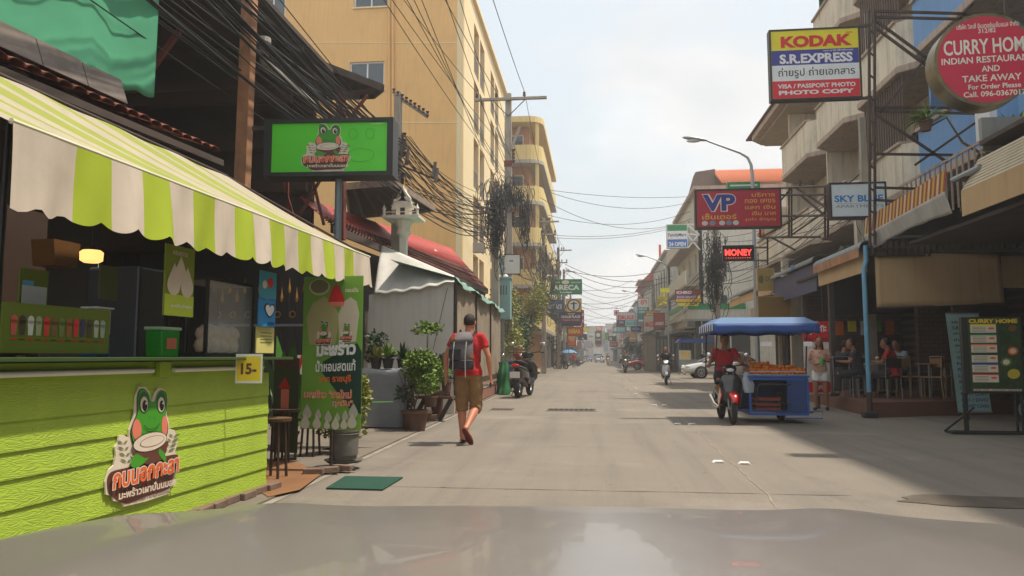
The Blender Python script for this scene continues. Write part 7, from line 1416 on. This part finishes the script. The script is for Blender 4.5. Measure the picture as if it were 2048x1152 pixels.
# ------------------------------------------------------------------ fruit seller's motor tricycle
p_ = G(1466, 849); TR = R(180); tl = (p_.x, p_.y + .64, 0)
tri = scooter('red and black motorcycle of the fruit seller with a sidecar stall', tl, TR, blk_paint, 'motor_tricycle', sport=True, light=False, cat='motor tricycle')
for ch in tri.children:
    if ch.name.startswith('front_fender'): ch.data.materials[0] = redp
MB().eloft([(Vector((0, .60, .42)), Vector((.10, 0, 0)), Vector((0, .05, 0))), (Vector((0, .58, .58)), Vector((.20, 0, 0)), Vector((0, .07, 0))), (Vector((0, .54, .76)), Vector((.22, 0, 0)), Vector((0, .08, 0))), (Vector((0, .50, .90)), Vector((.13, 0, 0)), Vector((0, .06, 0)))], 18).build('front_fairing', blk_paint, tri, smooth=True, sub=1); MB().prism([(.30, .28), (.60, .5), (.50, .66), (.18, .42)], .165, .19, 'x').build('side_fairing', redp, tri, bevel=.005); MB().prism([(.30, .28), (.52, .5), (.46, .62), (.18, .42)], -.19, -.165, 'x').build('side_fairing', redp, tri, bevel=.005)
MB().prism([(-.05, .62), (.1, .62), (.17, .78), (.04, .74)], .47, .475, 'y')
bf = M('cart_blue_paint', S(45, 100, 185, .7), .45, var=.2, grime=.3); bs = M('cart_blue_dark', S(40, 75, 140, .65), .5, grime=.3)
x0, x1, y0_, y1_ = -.36, -1.36, -.75, .38
fr_m = MB()
for x in (x0, x1):
    for y in (y0_, y1_): MB().beam((x, y, .17), (x, y, .80), .04, .04, (0, 1, 0)).build('frame_post', bf, tri)
for z in (.17, .80):
    for a, b in (((x0, y0_), (x1, y0_)), ((x0, y1_), (x1, y1_)), ((x0, y0_ + .02), (x0, y1_ - .02)), ((x1, y0_ + .02), (x1, y1_ - .02))): MB().beam((*a, z), (*b, z), .045, .045).build('frame_rail', bf, tri)
bx('floor', bs, tri, x1, x0, y0_, y1_, .2, .215); bx('tray', bf, tri, x1 - .04, x0 + .04, y0_ - .04, y1_ + .04, .823, .86, .008)
bx('side_panel', bs, tri, x1 + .03, x1 + .36, y1_ + .022, y1_ + .03, .2, .78); bx('side_panel', bs, tri, x1 - .022, x1 - .03, y0_, y1_, .2, .78); bx('rear_panel', bs, tri, x1, x0, y0_ - .03, y0_ - .022, .2, .78)
for z in (.87, .93): MB().beam((x1, y1_ + .02, z), (x0, y1_ + .02, z), .012, .012).build('tray_rail', M('clear_rail', S(170, 185, 200), .3), tri)
bx('screen', glassC, tri, x0 - .001, x0 + .004, y0_, y1_, .86, 1.3); MB().tube([(x1 + .3, y1_ + .1, .70), (x1 + .85, y1_ + .1, .70), (x1 + .88, y1_ + .1, .66), (x1 + .88, y1_ + .1, .38), (x1 + .3, y1_ + .1, .36)], .014, 8).build('handle_frame', black, tri, smooth=True)
for y in (-.2,):
    o = MB().ring((-1.02, y, .27), .225, .048, 'x', 28, 8).build('wheel', rubber, tri, smooth=True); ri = MB().ring((-1.02, y, .27), .17, .012, 'x', 24, 6)
    for k_ in range(8): a = k_ * .785; ri.beam((-1.02, y, .27), (-1.02, y + .17 * math.cos(a), .27 + .17 * math.sin(a)), .01, .01, (1, 0, 0))
    ri.build('rim', galv, o); MB().cyl((-1.02, y, .27), (0, y, .27), .02).build('axle', steel, tri)
MB().beam((0, .3, .24), (x1 - .1, y1_ - .05, .2), .035, .035).beam((-.1, -.3, .24), (x0, -.3, .22), .035, .035).build('sidecar_arm', bs, tri)['kind'] = 'stuff'
MB().tube([(x1, y1_ + .0, .22), (x1 - .25, y1_ - .0, .22), (x1 - .25, y1_ - .0, .10), (x1 + .4, y1_, .10)], .012, 6).build('bumper_bar', bf, tri)
for a, b, z in ((.26, .5, 1.9), (-1.42, .5, 1.9), (.26, -.85, 1.9), (-1.42, -.85, 1.9)):
    MB().tube([(max(a, x0 + 0.02) if a > 0 else x1 + .02, min(b, y1_) if b > 0 else y0_ + .02, .80), (max(a, x0) * .8 if a > 0 else x1, b, 1.72)], .014, 6).build('canopy_pole', steel, tri)
top = [(.14, .5, 1.90), (-1.32, .5, 1.90), (-1.32, -.85, 1.90), (.14, -.85, 1.90)]; low = [(.32, .75, 1.78), (-1.5, .75, 1.78), (-1.5, -1.1, 1.78), (.32, -1.1, 1.78)]; val = [(x * 1.01, y * 1.01, 1.62) for x, y, z in low]
cvT = M('canopy_pale_blue', S(100, 138, 185, .6), .6, var=.1); cvB = M('canopy_blue', S(45, 90, 170, .62), .6, var=.12)
MB().add(top + low, [(0, 3, 2, 1), (0, 1, 5, 4), (1, 2, 6, 5), (2, 3, 7, 6), (3, 0, 4, 7)]).build('canopy_top', cvT, tri, solid=.01)
for i in range(4):
    a, b = Vector(low[i]), Vector(low[(i + 1) % 4]); a2, b2_ = Vector(val[i]), Vector(val[(i + 1) % 4])
    def fq(u, v, a=a, b=b, a2=a2, b2_=b2_): p = a.lerp(b, u).lerp(a2.lerp(b2_, u), v); return (p.x, p.y, p.z - .015 * v * math.sin(u * 20))
    MB().grid(fq, 24, 3).build('canopy_valance', cvB, tri, smooth=True, solid=.006)
for k_ in range(7): y = -.95 + k_ * .27; bx('white_stripe', I_W, tri, .332, .336, y, y + .1, 1.66, 1.79)
bx('price_tag', I_W, tri, -.5, -.7, .70, .705, 1.38, 1.46); bx('price_tag', I_W, tri, -1.22, -1.36, .80, .805, 1.38, 1.46)
o, V = human('fruit seller in a red polo shirt riding the tricycle motorcycle', tl, TR, 1.72, ridej, M('red_polo', S(200, 25, 40, .72), .8, var=.12, vs=8), .6, 'shorts', navy, skinD, hairM, M('sandal', (.05, .04, .04), .8), .010)
TM = Matrix.Translation(Vector(tl)) @ Matrix.Rotation(TR, 4, 'Z'); orM = M('orange_skin', (.84, .23, .015), .45, var=.1, vs=20, bump=.2, bs=150, island=0); om = MB().ball((0, 0, 0), .037, 10, 7).mesh('orange', orM, True); om2 = MB().ball((0, 0, 0), .036, 10, 7).mesh('orange', M('orange_skin_deep', (.76, .16, .012), .45), True)
g_ = random.Random(5)
for i in range(14):
    for j in range(8):
        Hh = max(1, round((4.6 - .2 * i) * (1 - .5 * abs(j - 2.5) / 4) + g_.uniform(-.4, .4)))
        if j == 0: Hh = max(2, Hh - 1)
        for l_ in range(Hh):
            if l_ < Hh - (1 if j > 1 else 3): continue
            x = x0 - .07 - i * .071 + (.03 if l_ % 2 else 0) + g_.uniform(-.012, .012); y = y1_ - .05 - j * .072 - l_ * .022 + g_.uniform(-.012, .012); z = .90 + l_ * .058 + g_.uniform(-.008, .008)
            o = link('orange', om if g_.random() < .6 else om2, None, TM @ Vector((x, y, z)), (g_.uniform(0, 6), 0, 0)); tag(o, 'orange in the heap on the blue tricycle tray', 'orange', 'oranges heaped on the tricycle')
t = thing('plastic_crate', 'reddish plastic crate inside the blue sidecar frame', 'crate', TM @ Vector((-.72, 0, .216)), TR); cM = M('crate_red', S(170, 70, 50, .65), .6)
for z in (0, .09, .18): MB().box(-.22, .22, .16, .18, z, z + .05).box(-.22, .22, -.18, -.16, z, z + .05).box(-.22, -.2, -.159, .159, z, z + .05).box(.2, .22, -.159, .159, z, z + .05).build('slat', cM, t)['kind'] = 'stuff'
bx('base', cM, t, -.2, .2, -.159, .159, .005, .02)
t = thing('plastic_bags', 'bunch of clear plastic bags hanging in front of the sidecar tray', 'bags', TM @ Vector((-.33, .35, .8)), TR)
for i in range(5): MB().eloft([(Vector((.02 * i - .05, .02 * i, -.25)), Vector((.05, 0, 0)), Vector((0, .03, 0))), (Vector((.03 * i - .05, .02 * i, -.1)), Vector((.07, 0, 0)), Vector((0, .04, 0))), (Vector((.01 * i, 0, .12)), Vector((.015, 0, 0)), Vector((0, .01, 0)))], 10).build('bag', M('clear_bag', (.55, .6, .65), .15, alpha=.45, var=0), t, smooth=True)

# ------------------------------------------------------------------ cars
def car(label, loc_, rz, paint, name='parked_car', h=1.45, L=4.5):
    t = thing(name, label, 'car', loc_, rz); w = .85     # local: nose towards +x
    def sec(x, zb, zt, wt, wb): return [(x, -wb * w, zb), (x, -w * (wb + .02), zb + (zt - zb) * .5), (x, -wt * w, zt - .03), (x, -wt * w * .8, zt), (x, wt * w * .8, zt), (x, wt * w, zt - .03), (x, w * (wb + .02), zb + (zt - zb) * .5), (x, wb * w, zb)]
    MB().loft([sec(-2.2, .42, .78, .8, .86), sec(-2.12, .26, .95, .88, .95), sec(-1.6, .2, 1.0, .95, 1), sec(-.9, .19, .96, .97, 1), (sec(.9, .19, .93, .97, 1)), sec(1.3, .2, .88, .93, 1), sec(1.9, .22, .78, .84, .95), sec(2.15, .28, .66, .78, .85), sec(2.24, .36, .56, .6, .7)]).build('body', paint, t, smooth=True, ang=35, sub=1)
    MB().loft([[(x, -wb_ * w, zb), (x, -wt_ * w, zt), (x, wt_ * w, zt), (x, wb_ * w, zb)] for x, zb, zt, wb_, wt_ in ((-1.75, .93, .97, .85, .8), (-1.1, .93, 1.36, .9, .68), (-.5, .93, 1.44, .9, .68), (.1, .93, 1.43, .9, .69), (1.15, .90, .93, .88, .84))]).build('window_glass', M('car_glass', (.03, .035, .04), .06, spec=.8), t, smooth=True, ang=25)
    MB().loft([[(x, -wb_ * w, zb), (x, -wb_ * w * .8, zb + .035), (x, wb_ * w * .8, zb + .035), (x, wb_ * w, zb)] for x, zb, wb_ in ((-1.15, 1.36, .69), (-.5, 1.435, .7), (.1, 1.43, .7), (.25, 1.38, .7))]).build('roof', paint, t, smooth=True)
    for s_ in (-1, 1):
        for a, b in (((1.2, .88 * w * s_, .93), (.2, .70 * w * s_, 1.41)), ((-.35, .91 * w * s_, .94), (-.4, .70 * w * s_, 1.43)), ((-1.75, .87 * w * s_, .97), (-1.1, .70 * w * s_, 1.37))): MB().beam(a, b, .05, .05).build('pillar', paint, t)
        for x in (1.32, -1.38):
            o = MB().ring((x, s_ * (w - .035), .31), .235, .075, 'y', 28, 10, 1.1).build('wheel', rubber, t, smooth=True); ri = MB().ring((x, s_ * (w + .04), .31), .2, .022, 'y', 24, 6)
            for k_ in range(8): a = k_ * .785; ri.beam((x, s_ * (w + .04), .31), (x + .2 * math.cos(a), s_ * (w + .04), .31 + .2 * math.sin(a)), .035, .03, (0, 1, 0))
            ri.build('rim', silver, o); MB().cyl((x, s_ * (w - .3), .33), (x, s_ * (w + .008), .33), .35, n=26).build('wheel_arch', black, t)
        MB().ball((2.0, s_ * .62, .66), (.16, .16, .07), 12, 8).build('headlight', M('headlamp_off', S(200, 205, 205), .1, var=.1), t, smooth=True); MB().ball((.95, s_ * .98, .98), (.08, .1, .07), 10, 6).build('mirror', paint, t, smooth=True)
        for x in (.35, -.6): bx('door_handle', chrome, t, x, x + .14, s_ * .865, s_ * .885, .8, .83)
    return t
whp = M('pearl_paint', S(215, 215, 212, .8), .25, .2, coat=.8, var=.03)
q = G(1364, 757); car('silver white saloon car nosing out of the side street on the right', (q.x + 2.3, q.y + .8, 0), R(180 + 3), whp)
car('red car partly hidden behind the shuttered kiosk', (5.2, 70, 0), R(172), redp)
car('dark pickup shaped car parked far on the right', (5.2, 98, 0), R(95), blk_paint); car('grey car coming far down the road', (.9, 150, 0), R(-90), silver); car('dark car parked far on the right near the bend', (4.9, 130, 0), R(90), blk_paint)
car('dark blue car far down the left lane', (-1.6, 175, 0), R(-90), bluep)
t = thing('box_truck', 'white box truck far down the middle of the road', 'truck', (.55, 165, 0)); bx('box', I_W, t, -1.0, 1.0, .6, 4, 1.0, 2.9, .03); bx('cab', silver, t, -.9, .9, -.9, .55, .5, 1.9, .1); bx('windscreen', glassD, t, -.75, .75, -.93, -.905, 1.25, 1.8)
for x in (-.8, .8): 
    for y in (-.3, 3): MB().ring((x, y, .35), .25, .1, 'x', 20, 6).build('wheel', rubber, t)
g_ = random.Random(12); words = 'first second third fourth fifth sixth seventh eighth ninth tenth eleventh twelfth'.split()
proto = scooter('first scooter in the far row parked along the left kerb', (-2.7, 92, 0), R(70), blk_paint, 'parked_scooter', light=False, group='scooters parked along the far left kerb')
for i in range(1, 12): copy_tree(proto, (-2.7 + g_.uniform(-.15, .15), 92 + i * 5.5, 0), R(70 + g_.uniform(-15, 15)), words[i] + ' scooter in the far row parked along the left kerb')
proto = scooter('first scooter in the row parked along the right kerb', (5.3, 75, 0), R(100), silver, 'parked_scooter', light=False, group='scooters parked along the right kerb')
for i in range(1, 10): copy_tree(proto, (5.2 + g_.uniform(-.2, .2), 75 + i * 4.6, 0), R(100 + g_.uniform(-15, 15)), words[i] + ' scooter in the row parked along the right kerb')
# snack cart behind the car
t = thing('snack_cart', 'snack cart with a blue canopy and lit glass case beyond the silver car', 'cart', (6.7, 50.5, 0)); bx('body', galv, t, -1.2, .2, -.4, .4, .5, 1.0); bx('case_frame', white_frame, t, -1.2, -.5, -.38, .38, 1.001, 1.6); bx('pane', M('lit_case', S(215, 190, 120), .3), t, -1.14, -.56, -.386, -.381, 1.06, 1.54)
MB().prism([(-1.4, 2.1), (1.7, 2.1), (1.5, 2.35), (-1.2, 2.35)], -.7, .7, 'y').build('canopy', cvB, t)
for x in (-1.3, 1.6): MB().cyl((x, -.6, 0), (x, -.6, 2.1), .03).build('pole', galv, t)
MB().ring((-.9, -.3, .3), .24, .05, 'x', 20, 6).build('wheel', rubber, t); human('person in dark clothes standing behind the snack cart', (7.2, 51.5, 0), R(170), 1.65, None, blackc, .6, 'trousers', blackc, skinD, vox=.03)

# ------------------------------------------------------------------ restaurant forecourt: woman, roll-up, boards, tables, guests
q = G(1646, 821); patt = M('peach_print_shirt', S(222, 175, 150, .75), .8, var=.5, vs=16); 
wmn, V = human('woman in a peach patterned blouse and white shorts standing by the restaurant', (q.x, q.y + .1, 0), R(165), 1.64, dict(elR=(.24, -.02, 1.2), wrR=(.12, .17, 1.12), haR=(.02, .24, 1.14), elL=(-.24, -.02, 1.2), wrL=(-.14, .18, 1.2), haL=(-.06, .25, 1.24), anL=(-.14, -.03, .09), anR=(.13, .06, .09), toR=(.16, .24, .03), knR=(.12, .06, .5)), patt, .75, 'short', M('white_shorts', S(225, 220, 215, .8), .8), skinD, hairM, blackc, .010, long_hair=True, fem=True)
t = thing('drink_cup', 'bright green drink cup in the hands of the standing woman', 'cup', (q.x - .03, q.y - .14, 1.02)); MB().lathe([(.001, 0), (.032, 0), (.042, .13), (.001, .13)], n=12).build('cup', M('cup_green', S(70, 200, 60, .8), .4), t, smooth=True); MB().cyl((.01, 0, .13), (.02, 0, .2), .004).build('straw', I_W, t)
a = PY(1610, 791, 18.3); b = PY(1656, 643, 18.3); w = b.x - a.x; h = b.z - a.z; t = thing('roll_up_banner', 'red and white roll-up banner behind the standing woman', 'banner', ((a.x + b.x) / 2, 18.3, a.z)); bx('banner_cloth', M('banner_white', S(225, 218, 215, .85), .5), t, -w / 2, w / 2, 0, .005, .04, h); bx('base', galv, t, -w / 2, w / 2, -.08, .08, 0, .039); MB().box(-.015, .015, .02, .04, 0.04, h).build('stand', steel, t); bx('foot_bar', steel, t, -.02, .02, -.1, .1, -a.z + .003, -.002)
p = Print(t, 0); p.rect(-w / 2, h * .72, w / 2, h, I_R); p.rect(-w / 2, h * .04, w / 2, h * .18, I_R); p.layer(); p.text('หมูกระทะ', -w * .42, h * .82, w * .42, h * .95, I_W, .03); p.text('ลาบ น้ำตก', -w * .45, h * .73, w * .45, h * .8, I_K, .03)
for i, s_ in enumerate(('หมู', 'เนื้อ', 'ไก่')): p.text(s_, -w * .1, h * (.58 - .14 * i), w * .3, h * (.65 - .14 * i), I_R, .03)
p.text('199.-', -w * .1, h * .08, w * .4, h * .14, I_W, .03)
# teal text banner
a = PY(1903, 827, 15.2); b = PY(1953, 627, 15.2); w = .62; h = b.z - a.z; t = thing('text_banner', 'pale teal roll-up banner listing photo services behind the curry menu board', 'banner', ((a.x + b.x) / 2 + .05, 15.2, a.z), R(4)); tb = M('banner_teal_white', S(160, 195, 190, .72), .6, var=.25, vs=1.5)
MB().add([(-w / 2 + .1, 0, .04), (w / 2 + .1, 0, .04), (w / 2 - .04, 0, h), (-w / 2 - .04, 0, h)], [(0, 1, 2, 3)]).build('banner_cloth', tb, t, solid=.004); MB().cyl((-w / 2 - .04, 0, h), (w / 2 - .04, 0, h), .015).cyl((-w / 2 + .1, 0, .03), (w / 2 + .1, 0, .03), .02).build('rail', galv, t)['kind'] = 'stuff'; bx('stand', steel, t, -.01, .01, .01, .03, -a.z + .002, h)
p = Print(t, -.004)
for i, (s_, m1) in enumerate((('เอส.อาร์.', I_K), ('S.R.EXPRESS', I_K), ('ถ่ายรูป', I_K), ('ถ่ายเอกสาร', I_K), ('อัดรูปด่วน', I_K), ('เคลือบบัตร', OL), ('VISA PHOTO', cr_), ('PASSPORT', cr_), ('PHOTO COPY', cr_), ('LAMINATE', cr_), ('BUSINESS CARD', cr_), ('CALENDAR', cr_), ('PRINT COPY', cr_), ('CD / DVD', cr_), ('POINT CARD', cr_))):
    z = h * (.9 - .06 * i); xo = -w * .42 + .14 * (1 - z / h); p.text(s_, xo, z, xo + w * (.8 if len(s_) > 7 else .6), z + h * .032, m1, .02)
# curry menu board on a stand
Ym = 12.4; a = PY(1944, 783, Ym); b = PY(2037, 636, Ym); w = b.x - a.x; h = b.z - a.z; t = thing('menu_board', 'tall CURRY HOME menu board with food pictures on a dark steel stand', 'menu board', ((a.x + b.x) / 2, Ym, a.z), R(-3))
bx('board', M('dark_green_board', S(45, 55, 48, .6), .5), t, -w / 2 - .09, w / 2 + .03, .004, .10, -.03, h + .02, .006); bx('menu_sheet', M('menu_photo', S(70, 95, 55, .6), .45, var=.6, vs=14), t, -w / 2, w / 2, 0, .0035, 0, h)
p = Print(t, 0); p.text('CURRY HOME', -w * .48, h * .93, w * .46, h * .99, ink('curry_yellow', (225, 190, 50)), .05)
for i in range(6):
    z = h * (.80 - .135 * i); p.rect(-w * .46, z, w * .04, z + h * .115, CR, 'menu_block')
p.layer()
for i in range(6):
    z = h * (.80 - .135 * i); p.rect(-w * .46, z + h * .10, w * .04, z + h * .118, (I_Y, I_G, I_O, mt, ink('mart_blue', (0, 0, 0)), I_R)[i], 'heading'); p.oval(-w * .05, z + h * .06, w * .06, h * .015, I_O)
    for j in range(4): p.rect(-w * .42, z + h * (.015 + .02 * j), -w * .16, z + h * (.021 + .02 * j), OL, 'caption')
for i, (x, z, r_, c_) in enumerate(((.22, .72, .12, leafB), (.34, .55, .10, I_O), (.2, .4, .11, leafA), (.33, .24, .12, ink('dish_yellow', (190, 170, 60))), (.15, .12, .1, leafB), (.36, .86, .08, ink('dish_brown', (120, 80, 50))))): p.oval(w * x, h * z, w * r_, h * r_ * .55, c_, 'food_picture', a=.2)
p.layer()
for x, z, r_ in ((.34, .55, .10), (.2, .4, .11)): p.oval(w * x, h * z, w * r_ * .6, h * r_ * .33, CR, 'food_picture', a=.2)
p.rect(-w * .46, .01, w * .46, h * .035, CR, 'strip'); p.layer(); p.text('FREE WIFI - DELIVERY SERVICE', -w * .44, .015, w * .44, h * .03, I_K, .02)
dk = M('dark_green_steel', S(50, 60, 52, .6), .6)
for x, y in ((-w / 2 - .1, .03), (-w / 2 + .02, .25), (w / 2 - .02, .03), (w / 2, .25)): MB().beam((x, y, -.031), (x, y, -a.z + .04), .03, .03, (0, 1, 0)).build('leg', dk, t)
MB().beam((-w / 2 - .45, -.1, -a.z + .06), (-w / 2 + .1, .2, -a.z + .4), .025, .025).build('brace', dk, t)
MB().box(-w / 2 - .3, w / 2 + .35, .0, .05, -a.z + .002, -a.z + .04).box(-w / 2 - .3, w / 2 + .35, .24, .29, -a.z + .002, -a.z + .04).box(-w / 2 - .3, -w / 2 - .24, .051, .239, -a.z + .002, -a.z + .04).build('base', dk, t)['kind'] = 'stuff'
scooter('dark motorcycle parked at the right edge beside the curry menu board', (7.75, 13.6, 0), R(20), blk_paint, 'motorcycle', light=False, cat='motorcycle')
# chairs and tables
def chair(label, loc_, rz, seatm, fm_, group='metal framed chairs on the restaurant step'):
    t = thing('chair', label, 'chair', loc_, rz, group)
    bx('seat', seatm, t, -.2, .2, -.2, .2, .44, .475, .01); bx('backrest', seatm, t, -.2, .2, -.225, -.2, .66, .86, .01)
    for sx in (-1, 1):
        MB().tube([(sx * .19, .19, 0), (sx * .19, .19, .44)], .012, 8).build('leg', fm_, t, smooth=True); MB().tube([(sx * .19, -.22, 0), (sx * .19, -.19, .44), (sx * .19, -.215, .9)], .012, 8).build('leg', fm_, t, smooth=True)
    MB().tube([(-.19, -.215, .9), (.19, -.215, .9)], .012, 8).build('top_rail', fm_, t); return t
sw = M('chair_wood', S(170, 130, 90, .7), .5); sb = M('chair_dark', S(45, 40, 40, .6), .6); bw = M('beige_metal', S(190, 165, 130, .7), .4, .2)
for u, v, Y, rz, l, sm_, fr2 in ((1693, 777, 18.0, 190, 'dark chair at the left table of the restaurant step', sb, galv), (1722, 778, 17.6, 170, 'second dark chair beside the left table near the blue pipe', sb, galv), (1775, 780, 17.2, 20, 'silver framed chair with a red shirted guest', sb, chrome),
        (1822, 780, 17.6, 200, 'beige chair behind the red shirted guest', sw, bw), (1866, 785, 17.2, 60, 'beige wooden chair at the right table facing left', sw, bw), (1893, 782, 17.4, -70, 'beige wooden chair at the right table facing right', sw, bw)):
    q = PY(u, v, Y); chair(l, (q.x, Y, .30), R(rz), sm_, fr2)
def table(label, u, Y, topm): 
    q = PY(u, 740, Y); t = thing('table', label, 'table', (q.x, Y, .30)); bx('tabletop', topm, t, -.4, .4, -.3, .3, .72, .75, .008)
    for sx in (-1, 1):
        for sy in (-1, 1): MB().cyl((sx * .34, sy * .25, 0), (sx * .34, sy * .25, .72), .018).build('leg', galv, t)
    return q
q = table('white topped table near the blue pipe in the restaurant', 1752, 18.0, M('white_laminate', S(200, 198, 190, .8), .4)); table('small light brown table at the right of the restaurant', 1880, 17.6, sw)
t = thing('iced_drink', 'iced drink with a pale lid on the white table', 'drink', (q.x + .02, 17.95, 1.05)); MB().lathe([(.001, 0), (.03, 0), (.04, .11), (.001, .11)], n=12).build('cup', M('pink_drink', S(170, 110, 100), .3), t, smooth=True); MB().lathe([(.042, .11), (.04, .14), (.001, .16)], n=12).build('lid', white_frame, t)
sit = dict(pel=(0, -.05, .52), che=(0, .0, .84), nek=(0, .06, 1.07), hed=(0, .12, 1.23), shL=(-.185, .03, 1.03), shR=(.185, .03, 1.03), elL=(-.24, .16, .80), elR=(.24, .16, .80), wrL=(-.12, .36, .82), wrR=(.14, .36, .82), hiL=(-.1, -.02, .53), hiR=(.1, -.02, .53), knL=(-.13, .40, .52), knR=(.13, .40, .52), anL=(-.13, .42, .10), anR=(.13, .42, .10), toL=(-.14, .6, .04), toR=(.14, .6, .04), haL=(-.03, .42, .82), haR=(.05, .42, .82))
q = PY(1786, 780, 17.2); human('seated guest in a red shirt leaning over the white table', (q.x, 17.2, .30), R(60), 1.74, sit, M('red_shirt_dark', S(190, 25, 30, .7), .8), .7, 'trousers', blackc, skinD, hairM, blackc, .014)
q = PY(1803, 780, 18.6); human('seated guest in a pale shirt behind the red shirted one', (q.x, 18.6, .30), R(120), 1.72, sit, M('pale_shirt', S(170, 178, 185, .7), .8), .7, 'trousers', blackc, skinD, hairM, blackc, .016)
q = PY(1716, 778, 17.6); human('seated guest in dark clothes resting arms left of the blue pipe', (q.x, 17.6, .30), R(75), 1.74, sit, blackc, .6, 'trousers', blackc, skinD, hairM, blackc, .014)
q = PY(1693, 778, 18.4); human('seated guest in black clothes farthest left at the restaurant table', (q.x, 18.6, .30), R(-60), 1.7, sit, M('charcoal_shirt', S(60, 58, 60, .6), .8), .6, 'trousers', blackc, skinD, hairM, blackc, .016)

# ------------------------------------------------------------------ bonnet of the car the photograph was taken from
hoodM = M('bonnet_grey_paint', S(165, 158, 153, .52), .30, .25, coat=.28, var=.05, vs=3)
ha = YAW - R(2.9); hd_ = Vector((-math.sin(ha), math.cos(ha), 0)); hs_ = Vector((math.cos(ha), math.sin(ha), 0))
def fh(u, v):
    s = (u - .5) * 2.3; f_ = .92 + 1.15 * v; z = .936 - .085 * ((f_ - .6) / 1.25) ** 2 - .03 * s * s + .012 * math.exp(-((abs(s) - .62) / .12) ** 2) - (max(0, f_ - 1.70) ** 2) * 2.2 - max(0, abs(s) - .95) ** 2 * 3
    p = hd_ * f_ + hs_ * s; return (p.x, p.y, z)
t = thing('car_bonnet', 'grey metallic car bonnet filling the bottom edge of the view', 'car bonnet', hd_ * 1.2 + Vector((0, 0, .5)), world=True); MB().grid(fh, 80, 50).build('bonnet_panel', hoodM, t, smooth=True, ang=180)
def fc(u, v): s = (u - .5) * 2.2; f_ = .90 - .5 * v; p = hd_ * f_ + hs_ * s; return (p.x, p.y, .905 - .02 * s * s + .0 * v)
MB().grid(fc, 30, 4).build('cowl', M('cowl_dark', S(60, 66, 78, .6), .5), t, smooth=True, solid=.01)

# ------------------------------------------------------------------ haze
HAZE = True
if HAZE:
    hz = MB().box(-45, 45, -14, 262, -1.2, 22).build('haze', bpy.data.materials.new('haze')); hz['kind'] = 'stuff'; hz['label'] = 'thin warm haze over the whole street'
    hm = hz.data.materials[0]; hm.use_nodes = True; n = hm.node_tree; n.nodes.clear(); pv_ = n.nodes.new('ShaderNodeVolumePrincipled'); pv_.inputs['Color'].default_value = (.93, .93, .93, 1); pv_.inputs['Density'].default_value = .0024; pv_.inputs['Anisotropy'].default_value = .3
    oo = n.nodes.new('ShaderNodeOutputMaterial'); n.links.new(pv_.outputs[0], oo.inputs['Volume'])
